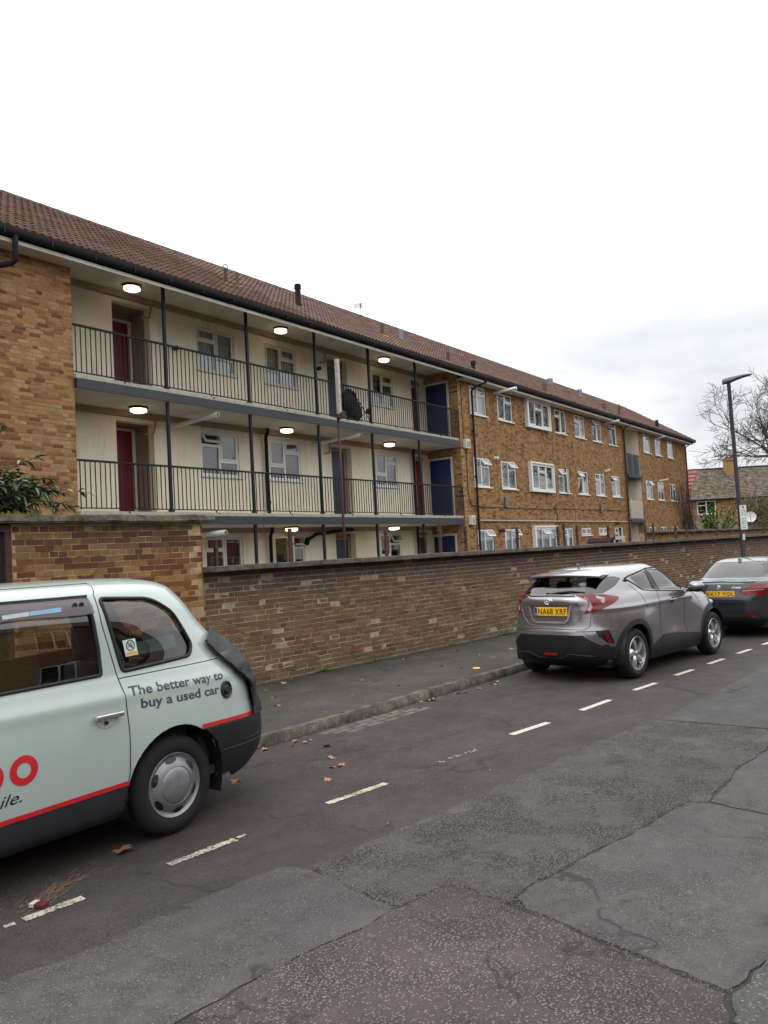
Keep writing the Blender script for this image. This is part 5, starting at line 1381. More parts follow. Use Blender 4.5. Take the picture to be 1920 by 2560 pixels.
# wheels
def wheel_well(par, cx, cz, r, ys, yo):
    m = MB(); k = 20; vs = []
    for j in range(k+1):
        t = math.pi*(-.12+1.24*j/k)
        for y in (yo, ys): vs.append((cx+r*math.cos(t), y, cz+r*math.sin(t)))
    m.add(vs, [(2*j, 2*j+1, 2*j+3, 2*j+2) for j in range(k)])
    m.add([(cx+r*math.cos(math.pi*(-.12+1.24*j/k)), ys, cz+r*math.sin(math.pi*(-.12+1.24*j/k))) for j in range(k+1)], [tuple(range(k+1))])
    m.build('wheel_arch_liner', M['rubber'], par, local=True, smooth=False)
for cx in (0, -2.886):
    for sd in (-1, 1):
        wheel_well(taxi, cx, .355, .416, sd*.52, sd*.868)
        yo = sd*(.845 if sd < 0 else .80)
        w_ = tyre(taxi, cx, yo, .345, .185, .222, sd)
        c = (cx, yo, .345); f = lambda r_, d: (r_, -sd*d)
        MB().lathe([f(.224, .010), f(.219, .002), f(.212, .006), f(.205, .016), f(.196, .018), f(.188, .020), f(.175, .010), f(.160, -.002), f(.140, -.012), f(.131, -.015), f(.128, -.011), f(.125, -.014), f(.105, -.024), f(.06, -.034), f(0, -.037)], 'y', c, 64).build('wheel_trim', M['hub_grey'], w_, local=True, smooth=True, angle=50)
        for j in range(6):
            t = R(60*j+38); m = MB()
            vs = []
            for q in range(14):
                a = 2*math.pi*q/14; uu, vv = .046*math.cos(a), .019*math.sin(a)+(.003*math.cos(2*a))
                r_ = .182+vv-.25*uu*uu/.1; th = t+uu/.18
                vs.append((cx+r_*math.cos(th), yo+sd*(.0008-.016*(vv < 0)*0)-sd*(.0185-.6*max(0, .19-r_)), .345+r_*math.sin(th)))
            vs = [(x, y+sd*.004, z) for x, y, z in vs]
            m.add(vs, [tuple(range(14))]).build('trim_slot', M['print_black'], w_, local=True)
MB().tube([(.30, .55, 1.82), (.36, .56, 1.90), (.44, .58, 1.98)], .004, 5).build('aerial', M['print_black'], taxi, local=True)
MB().box(-.62, -.50, -.70, -.64, .20, .26).build('jacking_bracket', M['steel_grey'], taxi, local=True)
tb.finish('body', M['paint_mint'], taxi)
# ================================================================ silver crossover
suv = thing('crossover_car', 'silver grey crossover car with black lower bumper and yellow plate NA68 XRF', 'car', (11.06, 4.534, 0), R(-9.1))
crow = [(.20, -.45, 3.28, .78, 4, 4), (.34, -.69, 3.40, .85, 4.5, 3.5), (.50, -.73, 3.46, .872, 4.5, 3.2), (.66, -.735, 3.46, .875, 4.5, 3), (.78, -.70, 3.43, .866, 4.5, 3),
        (.92, -.69, 3.30, .852, 4.4, 3), (1.02, -.69, 2.95, .836, 4.3, 3.2), (1.10, -.695, 2.35, .815, 4.2, 3.5), (1.155, -.675, 1.98, .79, 4, 4), (1.20, -.615, 1.90, .755, 4.4, 4.2),
        (1.30, -.475, 1.72, .71, 4.4, 4.2), (1.40, -.335, 1.52, .66, 4.2, 4), (1.47, -.20, 1.33, .60, 4, 3.8), (1.52, 0.0, 1.1, .49, 3.5, 3.3), (1.548, .2, .85, .32, 3, 3), (1.557, .38, .62, .08, 2.5, 2.5)]
CWX = (.07, 2.65)
def cdisp(x, y, z):
    s = 1 if y > 0 else -1; a = abs(y)
    if a > .35:
        k = min(1, (a-.35)/.3)
        a += k*(.045*math.exp(-((x-CWX[0])/.46)**2)*math.exp(-((z-.80)/.24)**2)+.04*math.exp(-((x-CWX[1])/.42)**2)*math.exp(-((z-.74)/.24)**2)-.045*math.exp(-((x-1.45)/.55)**2)*math.exp(-((z-.66)/.20)**2))
        a += k*.012*math.exp(-((z-.99)/.03)**2)*(1 if x < 2 else 0)
    return (x, s*a, z)
cb = Body(crow, 1.2, cdisp)
#CUT
M['paint_silver'] = carpaint('silver_paint', S(132, 129, 133), .24, .75, .15, dirt=.035)
PS = carpaint('silver_trim_paint', S(132, 129, 133), .26, .75, .15, dirt=.02, trim=False)
for sd in (-1, 1):
    for cx in CWX:
        cb.cut(circ(cx, .36, .385), 'y', sd, lim=.5)
        cb.panel(circ(cx, .355, .462), 'y', sd, 'arch_cladding', M['cladding'], suv, .010, lim=.5, thick=.03)
    cb.panel([(.46, .36), (.58, .42), (.86, .515), (1.25, .50), (2.1, .42), (2.30, .33), (2.36, .1), (.40, .1)], 'y', sd, 'sill_cladding', M['cladding'], suv, .010, lim=.4, thick=.02)
    cb.panel([(-.60, 1.186), (-.38, 1.180), (-.155, 1.130), (-.20, 1.095), (-.33, 1.045), (-.575, .972)], 'y', sd, 'tail_light', M['lamp_red'], suv, .014, lim=.45, thick=.02)
    cb.panel([(sd*.37, 1.192), (sd*.50, 1.188), (sd*.62, 1.18), (sd*.66, 1.10), (sd*.61, .968), (sd*.495, .935), (sd*.535, 1.0), (sd*.56, 1.07), (sd*.525, 1.135)], 'x', -1, 'tail_light', M['lamp_red'], suv, .010, lim=.56, thick=.02)
    cb.ribbon([(sd*.50, 1.165), (sd*.575, 1.12), (sd*.585, 1.05), (sd*.555, .98)], 'x', -1, .040, 'clear_lens', M['lamp_clear'], suv, .013)
    cb.ribbon([(-.50, 1.15), (-.42, 1.12), (-.47, 1.08)], 'y', sd, .04, 'clear_lens', M['lamp_clear'], suv, .017)
    cb.panel([(-.62, .715), (-.47, .712), (-.385, .52), (-.50, .545), (-.60, .64)], 'y', sd, 'bumper_vent', M['plastic_black'], suv, -.012, lim=.45, thick=.0)
    cb.ribbon([(-.515, .685), (-.46, .545)], 'y', sd, .045, 'reflector', M['lamp_red'], suv, .004)
    cb.line([(sd*.40, .706), (sd*.62, .706)], 'x', -1, .006, parent=suv, off=.0)
    cb.panel([(-.66, 1.192), (-.37, 1.195), (-.07, 1.280), (.14, 1.372), (.04, 1.405), (-.36, 1.42)], 'y', sd, 'quarter_trim', M['glass_dark'], suv, .0, lim=.42, thick=0)
    SA = rr_poly([(.35, 1.375), (.86, 1.435), (.885, 1.41), (.86, 1.165), (.55, 1.195), (.44, 1.27)], .02)
    SB = rr_poly([(.985, 1.45), (1.25, 1.452), (1.50, 1.38), (1.80, 1.16), (1.72, 1.10), (1.035, 1.155)], [.02, .1, .1, .03, .02, .02])
    cb.panel(SA, 'y', sd, 'door_window', M['glass_car'], suv, -.008, thick=0); cb.panel(SB, 'y', sd, 'door_window', M['glass_car'], suv, -.008, thick=0)
    cb.panel([(.88, 1.445), (.985, 1.46), (1.035, 1.15), (.86, 1.16)], 'y', sd, 'door_pillar', M['plastic_black'], suv, .0, thick=0)
    cb.line([(.22, 1.362), (.36, 1.392), (.98, 1.468), (1.25, 1.468), (1.50, 1.40), (1.86, 1.13)], 'y', sd, .013, 'window_seal', parent=suv)
    cb.line([(.22, 1.36), (.42, 1.255), (.53, 1.18), (.86, 1.148), (1.72, 1.085), (1.86, 1.10)], 'y', sd, .010, 'window_seal', parent=suv)
    cb.line([(1.72, 1.08), (1.70, .95), (1.66, .60), (1.70, .44)], 'y', sd, .0035, parent=suv)
    cb.line([(.88, 1.15), (.84, .9), (.80, .53)], 'y', sd, .0035, parent=suv)
    cb.line([(.24, 1.28), (.40, 1.12), (.46, .92)], 'y', sd, .003, parent=suv)
    cb.line([(1.86, 1.10), (2.10, 1.02), (2.26, .86)], 'y', sd, .0035, parent=suv)
    y_ = sd*.865
    MB().bbox(1.17, 1.36, y_-.022, y_+.022, .975, 1.0, .008).build('door_handle', M['rim_silver'], suv, local=True, smooth=True)
    h_, n_ = cb.py(1.27, .975, sd)
    MB().lathe([(0, .002), (.045, .002), (.05, 0)], 'z', n=20, M=Matrix.Translation(h_) @ n_.to_track_quat('Z', 'Y').to_matrix().to_4x4()).build('handle_scoop', M['cladding'], suv, local=True)
    h_, n_ = cb.py(.24, 1.325, sd)
    MB().bbox(-.07, .07, -.022, .022, -.005, .018, .008, M=Matrix.Translation(h_) @ Matrix.Rotation(sd*R(80), 4, 'X') @ Matrix.Rotation(R(12), 4, 'Z')).build('rear_door_handle', M['plastic_black'], suv, local=True)
    mi = MB().add(*blob((1.84, sd*.975, 1.145), (.085, .125, .075), 24)); mi.build('mirror', PS, suv, local=True, smooth=True)
    MB().add(*blob((1.84, sd*.965, 1.105), (.083, .118, .05), 20)).bbox(1.80, 1.88, sd*.88-.06, sd*.88+.06, 1.06, 1.10, .01).build('mirror_base', M['plastic_black'], suv, local=True, smooth=True)
# tail: glass, spoiler, tailgate lines, plate
cb.panel(rr_poly([(.60, 1.192), (.56, 1.30), (.50, 1.43), (-.50, 1.43), (-.56, 1.30), (-.60, 1.192)], .03), 'x', -1, 'rear_window', M['glass_car'], suv, -.004, lim=.16, thick=0)
cb.panel([(.56, .628), (.48, .664), (-.48, .664), (-.56, .628), (-.66, .53), (-.95, .50), (-.95, .1), (.95, .1), (.95, .50), (.66, .53)], 'x', -1, 'lower_bumper', M['plastic_black'], suv, .014, lim=.46, thick=.02)
for sd in (-1, 1):
    cb.panel([(-.60, .505), (-.22, .472), (-.22, .1), (-.60, .1)], 'y', sd, 'lower_bumper', M['plastic_black'], suv, .012, lim=.4, thick=.02)
cb.ribbon([(.70, .53), (.60, .60), (.50, .678), (-.50, .678), (-.60, .60), (-.70, .53)], 'x', -1, .042, 'bumper_trim', PS, suv, .016)
cb.line([(.62, .40), (.35, .405), (.22, .345), (-.16, .345), (-.28, .405), (-.62, .38)], 'x', -1, .006, 'bumper_crease', M['cladding'], suv, off=.016)
cb.panel([(.115, .408), (-.10, .408), (-.07, .368), (.085, .362)], 'x', -1, 'fog_light', M['lamp_red'], suv, .018, lim=.5, keep=True, thick=.01) if False else MB().bbox(-.755, -.725, -.10, .11, .366, .408, .008).build('fog_light', M['lamp_red'], suv, local=True)
TG_ = [(.62, 1.0), (.575, .90), (.57, .77), (.50, .728), (0, .735), (-.50, .728), (-.57, .77), (-.575, .90), (-.62, 1.0)]
cb.line(TG_, 'x', -1, .004, parent=suv)
cb.line([(.50, 1.0), (.46, .90), (.36, .79), (.2, .765), (-.2, .765), (-.36, .79), (-.46, .90), (-.50, 1.0)], 'x', -1, .0025, 'tailgate_crease', PS, suv, off=.003)
cb.line([(.55, .895), (.31, .888)], 'x', -1, .002, parent=suv); cb.line([(-.55, .895), (-.29, .888)], 'x', -1, .002, parent=suv)
cb.line([(-.36, 1.178), (0, 1.184), (.36, 1.178)], 'x', -1, .012, 'tailgate_lip', PS, suv, off=.008)
cb.ribbon([(.345, 1.05), (.30, .865), (.24, .822), (-.22, .822), (-.275, .865), (-.325, 1.06)], 'x', -1, .030, 'plate_surround', M['rim_alloy'], suv, .010)
cb.line([(.345, 1.052), (-.325, 1.062)], 'x', -1, .009, 'plate_surround', M['cladding'], suv, off=.004)
def number_plate(par, xr, yl, yr, z0, z1, txt, band):
    p = MB().bbox(xr-.012, xr, yr, yl, z0, z1, .002).build('number_plate', M['plate_yellow'], par, local=True)
    yb = yl-.003
    if band:
        MB().box(xr-.0135, xr-.0125, yl-.045, yl-.004, z0+.003, z1-.003).build('plate_band', M['plate_blue'], p, local=True); yb = yl-.055
        vs, fs, (a, b, c, d) = text_geo('GB', 1); MB().add([(xr-.0145, yl-.008-(u-a)/(b-a)*.032, z0+.010+v*.025) for u, v in vs], fs).build('plate_text', M['upvc'], p, local=True)
    vs, fs, (a, b, c, d) = text_geo(txt, 1, .012, spacing=1.05); hh = (z1-z0)*.72
    MB().add([(xr-.0140, yb-.008-(u-a)/(b-a)*(yb-yr-.022), z0+(z1-z0)*.14+(v-c)/(d-c)*hh) for u, v in vs], fs).build('plate_text', M['print_black'], p, local=True)
number_plate(suv, -.692, .252, -.272, .912, 1.030, 'NA68 XRF', True)
def rear_text(body, par, txt, yl, yr, z, h, mat, off=.004):
    vs, fs, (a, b, c, d) = text_geo(txt, 1, .01); out = []
    for u, v in vs:
        hh, n = body.px(yl+(yr-yl)*(u-a)/(b-a), z+(v-c)/(d-c)*h, -1); out.append(hh+n*off)
    MB().add(out, fs).build('badge_text', mat, par, local=True)
rear_text(cb, suv, 'C-HR', .43, .335, 1.055, .022, M['chrome']); rear_text(cb, suv, 'HYBRID', -.355, -.475, 1.062, .018, M['chrome'])
def ell(cy, cz, a, b, body, r=.004, k=28):
    return [body.px(cy+a*math.cos(2*math.pi*j/k), cz+b*math.sin(2*math.pi*j/k), -1)[0]+Vector((-.006, 0, 0)) for j in range(k)]
em = MB()
for (dy, dz, a, b) in ((0, 0, .062, .042), (0, .010, .040, .017), (0, -.003, .018, .036)): em.tube(ell(.02+dy, 1.108+dz, a, b, cb), .0045, 6, closed=True)
em.build('emblem', M['chrome'], suv, local=True, smooth=True)

# roof spoiler
def spoiler():
    st = [(-.62, .16, .0), (-.5, .10, 1), (0, .06, 1), (.5, .10, 1), (.62, .16, 0)]
    m = MB(); vs = []; n = 17
    for i in range(n):
        y = -.60+1.2*i/(n-1); e = abs(y)/.60
        xb_ = -.455+.10*e**3; zt = 1.457-.030*e**2
        xf = -.06+.06*e; h, _ = cb.pt(xf, y*.93, 'z', 1)
        vs += [(xf, y*.93, h.z+.004), (-.25, y*.97, (h.z+zt)/2+.012), (xb_, y, zt), (xb_+.004, y, zt-.022), (-.26, y*.96, zt-.045)]
    fs = []
    for i in range(n-1):
        for j in range(4): fs.append((5*i+j, 5*i+j+1, 5*i+6+j, 5*i+5+j))
    fs += [(0, 1, 2, 3, 4), tuple(5*(n-1)+j for j in (4, 3, 2, 1, 0))]
    m.add(vs, fs); o = m.build('roof_spoiler', PS, suv, local=True, smooth=True, angle=40)
    MB().bbox(-.43, -.40, -.14, .14, 1.425, 1.438, .004).build('brake_light', M['lamp_red'], o, local=True)
spoiler()
MB().prismv([(.10, -.012, 1.525), (.26, -.012, 1.545), (.12, -.006, 1.592), (.105, -.006, 1.585)], (0, .024, 0)).build('aerial_fin', PS, suv, local=True)
w1 = [cb.px(y, z, -1)[0]+Vector((-.018, 0, 0)) for y, z in ((.06, 1.198), (-.10, 1.225), (-.285, 1.24), (-.47, 1.222))]
MB().tube(w1, [.016, .014, .010, .006], 8).cyl(w1[0]+Vector((-.01, 0, 0)), w1[0]+Vector((.03, 0, 0)), .028).build('rear_wiper', M['plastic_black'], suv, local=True)
cb.panel(rr_poly([(-.60, 1.13), (.60, 1.13), (.50, 1.48), (-.50, 1.48)], .05), 'x', 1, 'windscreen', M['glass_car'], suv, -.006, lim=1.0, thick=0)
MB().box(-.45, 2.2, -.72, .72, .28, .36).box(.0, 1.9, -.70, .70, .36, .5).box(1.75, 1.95, -.68, .68, .5, 1.05).build('cabin_floor', M['interior'], suv, local=True)
for y in (-.38, .38):
    for x in (.30, 1.15):
        s_ = MB().bbox(x-.05, x+.12, y-.25, y+.25, .5, 1.12, .05).bbox(x+.05, x+.55, y-.25, y+.25, .45, .62, .05).build('seat', M['seat'], suv, local=True, smooth=True)
        MB().bbox(x-.04, x+.06, y-.12, y+.12, 1.15, 1.33, .04).build('headrest', M['seat'], s_, local=True, smooth=True)
MB().box(-.42, 3.1, -.70, .70, .20, .34).build('underbody_blocker', M['rubber'], suv, local=True)  # low black box blocks light so the ground below stays dark
MB().bbox(3.43, 3.47, -.45, .45, .5, .85, .01).build('grille', M['plastic_black'], suv, local=True)
for sd in (-1, 1): MB().add(*blob((3.06, sd*.58, .80), (.14, .12, .06), 16)).build('headlight', M['lamp_clear'], suv, local=True, smooth=True)
def alloy(par, cx, yo, r, w, rr_, sd, ns=5):
    w_ = tyre(par, cx, yo, r, w, rr_, sd); c = (cx, yo, r); f = lambda q, d: (q, -sd*d)
    MB().lathe([f(rr_+.004, .010), f(rr_-.002, .002), f(rr_-.010, .004), f(rr_-.014, .020), f(rr_-.022, .10), f(rr_-.03, .16)], 'y', c, 48).build('rim', M['rim_alloy'], w_, local=True, smooth=True, angle=40)
    MB().lathe([f(0, .105), f(rr_-.02, .105)], 'y', c, 32).build('brake_disc', M['print_black'], w_, local=True)
    for j in range(ns):
        t0 = R(360/ns*j+20); vs = []; K = 7
        for i in range(K):
            q = i/(K-1); rad = .035+(rr_-.045)*q; tw = t0+.30*q*q
            hw = .028+.012*math.sin(q*math.pi)+.016*q; d = .022-.012*math.sin(q*math.pi)
            for s_, dd in ((-1, .022), (-.15, 0), (1, .006), (1, .05), (-1, .05)):
                th = tw+s_*hw/max(rad, .05)
                vs.append((cx+rad*math.cos(th), yo-sd*(d+dd), r+rad*math.sin(th)))
        fs = [(5*i+j_, 5*i+(j_+1) % 5, 5*i+5+(j_+1) % 5, 5*i+5+j_) for i in range(K-1) for j_ in range(5)]
        MB().add(vs, fs).build('spoke', M['rim_alloy'], w_, local=True, smooth=True, angle=35)
    MB().lathe([f(0, .004), f(.026, .006), f(.034, .014), (.036, -sd*.04)], 'y', c, 20).build('hub_cap', M['rim_silver'], w_, local=True, smooth=True)
for cx in CWX:
    for sd in (-1, 1):
        wheel_well(suv, cx, .36, .386, sd*.50, sd*(.875)); alloy(suv, cx, sd*.868, .343, .215, .232, sd)
cb.finish('body', M['paint_silver'], suv)
# ================================================================ dark saloon
sal = thing('saloon_car', 'dark blue grey saloon car with yellow plate parked furthest along the kerb', 'car', (16.64, 3.49, 0), R(-8.5))
brow = [(.20, -.80, 3.35, .80, 4, 4), (.32, -.98, 3.50, .86, 4.5, 3.5), (.50, -1.03, 3.58, .89, 4.5, 3.2), (.70, -1.03, 3.6, .90, 4.5, 3), (.86, -1.00, 3.55, .895, 4.5, 3), (.95, -.985, 3.35, .88, 4.3, 3),
        (1.01, -.965, 2.9, .862, 4.2, 3), (1.045, -.90, 2.45, .84, 4, 3.5), (1.065, -.50, 2.2, .80, 4, 4), (1.10, -.42, 2.02, .775, 4, 4), (1.20, -.24, 1.78, .735, 4, 4), (1.30, -.04, 1.52, .68, 4, 4),
        (1.37, .14, 1.30, .62, 4, 4), (1.41, .35, 1.08, .50, 3.5, 3.5), (1.428, .55, .9, .30, 3, 3), (1.432, .68, .76, .08, 2.5, 2.5)]
def bdisp(x, y, z):
    s = 1 if y > 0 else -1; a = abs(y)
    if a > .4: a += .012*math.exp(-((z-.90)/.03)**2)
    return (x, s*a, z)
bb = Body(brow, 1.2, bdisp)
#CUT
M['paint_dark'] = carpaint('dark_blue_grey_paint', S(48, 53, 61), .24, .45, .2, dirt=.02)
PD_ = carpaint('dark_trim_paint', S(48, 53, 61), .26, .45, .2, dirt=.02, trim=False)
for sd in (-1, 1):
    for cx in (0, 2.81):
        bb.cut(circ(cx, .33, .365), 'y', sd, lim=.5)
    bb.panel([(-.96, .975), (-.80, .97), (-.69, .935), (-.69, .84), (-.79, .795), (-.96, .785)], 'y', sd, 'tail_light', M['lamp_red'], sal, .008, lim=.56, thick=.02)
    bb.panel([(sd*.355, .862), (sd*.42, .905), (sd*.60, .965), (sd*.80, .975), (sd*.80, .785), (sd*.44, .785), (sd*.37, .815)], 'x', -1, 'tail_light', M['lamp_red'], sal, .008, lim=.70, thick=.02)
    bb.ribbon([(sd*.42, .862), (sd*.62, .875), (sd*.72, .88)], 'x', -1, .014, 'clear_lens', M['lamp_clear'], sal, .011)
    SA = rr_poly([(-.22, 1.14), (.02, 1.30), (.30, 1.385), (.66, 1.40), (.62, 1.10)], .02)
    SB = rr_poly([(.70, 1.40), (1.05, 1.38), (1.45, 1.25), (1.78, 1.08), (.66, 1.10)], .02)
    for q in (SA, SB): bb.panel(q, 'y', sd, 'door_window', M['glass_dark'], sal, -.006, thick=0)
    bb.panel(rr_poly([(sd*.40, .455), (sd*.66, .465), (sd*.64, .415), (sd*.41, .42)], .01), 'x', -1, 'reflector', M['lamp_red'], sal, .006, lim=.5)
    bb.ribbon([(sd*.38, .50), (sd*.55, .515), (sd*.68, .49)], 'x', -1, .012, 'bumper_trim', PD_, sal, .012)
    MB().bbox(.9, 1.08, sd*.89-.02, sd*.89+.02, .90, .925, .008).build('door_handle', PD_, sal, local=True)
    MB().add(*blob((1.72, sd*.98, 1.04), (.07, .11, .065), 18)).build('mirror', PD_, sal, local=True, smooth=True)
    bb.line([(.64, 1.09), (.60, .8), (.62, .4)], 'y', sd, .004, parent=sal)
bb.panel(rr_poly([(.60, 1.085), (.565, 1.24), (.47, 1.355), (-.47, 1.355), (-.565, 1.24), (-.60, 1.085)], .05), 'x', -1, 'rear_window', M['glass_car'], sal, -.004, lim=-.34, thick=0)
bb.panel([(.60, .40), (-.48, .40), (-.62, .365), (-.95, .35), (-.95, .1), (.95, .1), (.95, .35), (.62, .365)], 'x', -1, 'rear_diffuser', M['plastic_black'], sal, .010, lim=.5, thick=.02)
bb.line([(.58, .99), (.56, .76), (.46, .672), (0, .668), (-.46, .672), (-.56, .76), (-.58, .99)], 'x', -1, .005, parent=sal)
bb.ribbon([(.44, .655), (0, .650), (-.44, .655)], 'x', -1, .035, 'bumper_recess', M['print_black'], sal, .003)
bb.line([(-.60, 1.018), (0, 1.034), (.60, 1.018)], 'x', -1, .010, 'boot_lip', PD_, sal, off=.006)
number_plate(sal, -1.008, .23, -.29, .765, .862, 'BX17 YOL', False)
rear_text(bb, sal, '320d', -.235, -.385, .915, .026, M['chrome'])
rd = MB().lathe([(0, 0), (.036, 0), (.040, .004)], 'x', (-1.006, .0, .93), 24); rd.build('emblem', M['chrome'], sal, local=True)
for a0 in (0, 180): MB().add([(-1.0085, 0, .93)]+[(-1.0085, .025*math.cos(R(a0+i*15)), .93+.025*math.sin(R(a0+i*15))) for i in range(7)], [tuple(range(8))]).build('emblem_quarter', M['plate_blue'], sal, local=True)
for a0 in (90, 270): MB().add([(-1.0085, 0, .93)]+[(-1.0085, .025*math.cos(R(a0+i*15)), .93+.025*math.sin(R(a0+i*15))) for i in range(7)], [tuple(range(8))]).build('emblem_quarter', M['upvc'], sal, local=True)
MB().prismv([(.10, -.014, 1.36), (.27, -.014, 1.395), (.13, -.006, 1.432), (.11, -.006, 1.42)], (0, .028, 0)).build('aerial_fin', PD_, sal, local=True)
bb.panel(rr_poly([(-.66, 1.08), (.66, 1.08), (.56, 1.36), (-.56, 1.36)], .05), 'x', 1, 'windscreen', M['glass_car'], sal, -.006, lim=.9, thick=0)
MB().box(-.2, 2.2, -.70, .70, .3, .40).box(-.30, -.22, -.66, .66, .4, 1.04).box(1.9, 2.1, -.66, .66, .4, 1.0).build('cabin_floor', M['interior'], sal, local=True)
MB().box(-.5, -.22, -.60, .60, 1.02, 1.035).build('parcel_shelf', M['interior'], sal, local=True)
for y in (-.36, .36):
    for x in (-.06, .95):
        s_ = MB().bbox(x-.08, x+.10, y-.25, y+.25, .5, 1.05, .05).build('seat', M['seat'], sal, local=True, smooth=True)
        MB().bbox(x-.06, x+.04, y-.12, y+.12, 1.07, 1.24, .04).build('headrest', M['seat'], s_, local=True, smooth=True)
MB().box(-.7, 3.2, -.70, .70, .19, .32).build('underbody_blocker', M['rubber'], sal, local=True)  # shaped to keep light out from under the saloon
for cx in (0, 2.81):
    for sd in (-1, 1):
        wheel_well(sal, cx, .34, .368, sd*.50, sd*.885); alloy(sal, cx, sd*.872, .33, .22, .225, sd)
bb.finish('body', M['paint_dark'], sal)
# ================================================================ street lamp
lp = thing('street_lamp', 'tall dark street lamp with flat grey head and white sign plates beside the wall', 'street lamp', (24.75, 5.0, 0))
la = R(-1.1)
def ltop(z): return Vector((24.78-.055*z, 5.0-.003*z, z))
MB().tube([ltop(0), ltop(1.2)], .085, 14).tube([ltop(1.18), ltop(1.25), ltop(6.25)], [.085, .06, .052], 14).build('column', simple('dark_column_paint', S(40, 32, 40), .45, var=.1), lp, smooth=True, angle=40)
def lamp_head():
    m = MB(); b = ltop(6.22); vs = []; fs = []
    # the head reaches out over the road, rising slightly
    D_ = Vector((.30, -1.0, 0)).normalized(); Sx = Vector((D_.y, -D_.x, 0))
    st = [(-.17, .07, .08, 0.0), (-.15, .10, .10, .01), (.04, .13, .11, .04), (.22, .15, .08, .09), (.40, .14, .06, .13), (.56, .11, .04, .15), (.62, .07, .02, .15)]
    n = 12
    for d, hw, hh, up in st:
        for j in range(n):
            t = 2*math.pi*j/n; vs.append(b+D_*d+Sx*hw*math.cos(t)+Vector((0, 0, up+.04+hh*(math.sin(t) if math.sin(t) > 0 else math.sin(t)*.6))))
    for i in range(len(st)-1):
        for j in range(n): fs.append((i*n+j, i*n+(j+1) % n, (i+1)*n+(j+1) % n, (i+1)*n+j))
    fs += [tuple(range(n))[::-1], tuple(range((len(st)-1)*n, len(st)*n))]
    return m.add(vs, fs)
lamp_head().build('lamp_head', simple('lamp_head_grey', S(92, 93, 96), .6), lp, smooth=True)
fw = Vector((-math.cos(R(20)), -math.sin(R(20)), 0)); sx_ = Vector((-fw.y, fw.x, 0))
def plate(z0, z1, w, off, name, lines, icon=False):
    c = ltop((z0+z1)/2)+fw*.075+sx_*off; 
    P = lambda u, v, d=0: c+sx_*u+Vector((0, 0, v))+fw*d
    h = (z1-z0)/2
    o = MB().prismv([P(-w/2, -h), P(w/2, -h), P(w/2, h), P(-w/2, h)], fw*.004).build(name, simple('sign_white', S(206, 206, 206), .5), lp)
    m = MB()
    for v, ww, t in lines: m.add([P(-ww/2, h-v-t, .006), P(ww/2, h-v-t, .006), P(ww/2, h-v, .006), P(-ww/2, h-v, .006)], [(0, 1, 2, 3)])
    return o, P, h
o, P_, h_ = plate(2.02, 2.72, .18, .075, 'parking_sign', [])
def sign_text(par, P, txt, u0, u1, v, hgt):
    vs, fs, (a, b, c, d) = text_geo(txt, 1, .01)
    MB().add([P(-(u0+(u1-u0)*(u-a)/(b-a))*1.0, v+(q-c)/(d-c)*hgt, .006) for u, q in vs], fs).build('sign_text', M['print_black'], par)
for txt, v, hgt, w_ in (('P', .36, .12, .08), ('Mon - Fri', .25, .035, .16), ('8.30 am - 6.30 pm', .19, .032, .2), ('Permit', .09, .04, .16), ('holders', -.06, .036, .17), ('or', -.13, .03, .05), ('Pay here', -.19, .036, .17), ('at machine', -.27, .036, .18), ('Display', -.37, .036, .15), ('ticket', -.44, .036, .13)):
    sign_text(o, P_, txt, -w_*.33, w_*.33, v*.68, hgt*.68)
plate(1.72, 1.90, .06, .04, 'sticker_plate', [])
# ================================================================ house behind
C_ = [(77.0, 20.8), (84.5, 9.6)]
A = Vector((77.0, 20.8, 0)); E_ = (Vector((84.5, 9.6, 0))-A); LH = E_.length; E_.normalize(); NH = Vector((E_.y, -E_.x, 0))
if NH.dot(-A) < 0: NH = -NH
ho = thing('brick_house', 'low brick house with mottled grey tiled roof and chimney far beyond the flats', 'house', A)
def hp(u, n, z): return A+E_*u+NH*n+Vector((0, 0, z))
wn = [(1.6, 3.35, 3.9, 5.15), (6.0, 9.2, 3.95, 5.2)]
mb = MB(); wall_panel(mb, A, E_, NH, -2, LH, 0, 5.35, [(a, b, p, q) for a, b, p, q in wn], .3)
for u in (-2, LH-.3):
    mb.prismv([hp(u, -.0, 0), hp(u, -9, 0), hp(u, -9, 5.3), hp(u, -4.5, 8.4), hp(u, -.0, 5.3)], E_*.3)
mb.build('wall', M['mortar_block'], ho)
brick_field(ho, A, E_, NH, -2, LH, 2.6, 5.3, wn, M['brick_shed'] if False else M['brick_block'], 'flemish', nobj=0, seed=51, rough=.006)
def roof_tiles(par, P0, U, V, Nn, LU, LV, tw, tl, mat, name='roof_tiling'):
    m = MB(); rnd = random.Random(6)
    for r_ in range(int(LV/tl)):
        for c in range(int(LU/tw)):
            o_ = P0+U*(c*tw+(r_ % 2)*tw*.5)+V*(r_*tl); t_ = rnd.uniform(.03, .055)
            m.add([o_+Nn*t_, o_+U*tw*.96+Nn*t_, o_+U*tw*.96+V*tl*1.15+Nn*.01, o_+V*tl*1.15+Nn*.01, o_, o_+U*tw*.96], [(0, 1, 2, 3), (4, 5, 1, 0)])
    m.build(name, mat, par, kind='stuff')
pv_ = math.atan2(3.15, 4.8); VV = (-NH*math.cos(pv_)+Vector((0, 0, math.sin(pv_)))); NN = (NH*math.sin(pv_)+Vector((0, 0, math.cos(pv_))))
P0 = hp(-2.3, .35, 5.28)
MB().add([P0, P0+E_*(LH+2.6), P0+E_*(LH+2.6)+VV*5.8, P0+VV*5.8], [(0, 1, 2, 3)]).build('roof', M['tile_old'], ho)
roof_tiles(ho, P0, E_, VV, NN, LH+2.6, 5.75, .30, .29, M['tile_old'])
m = MB()
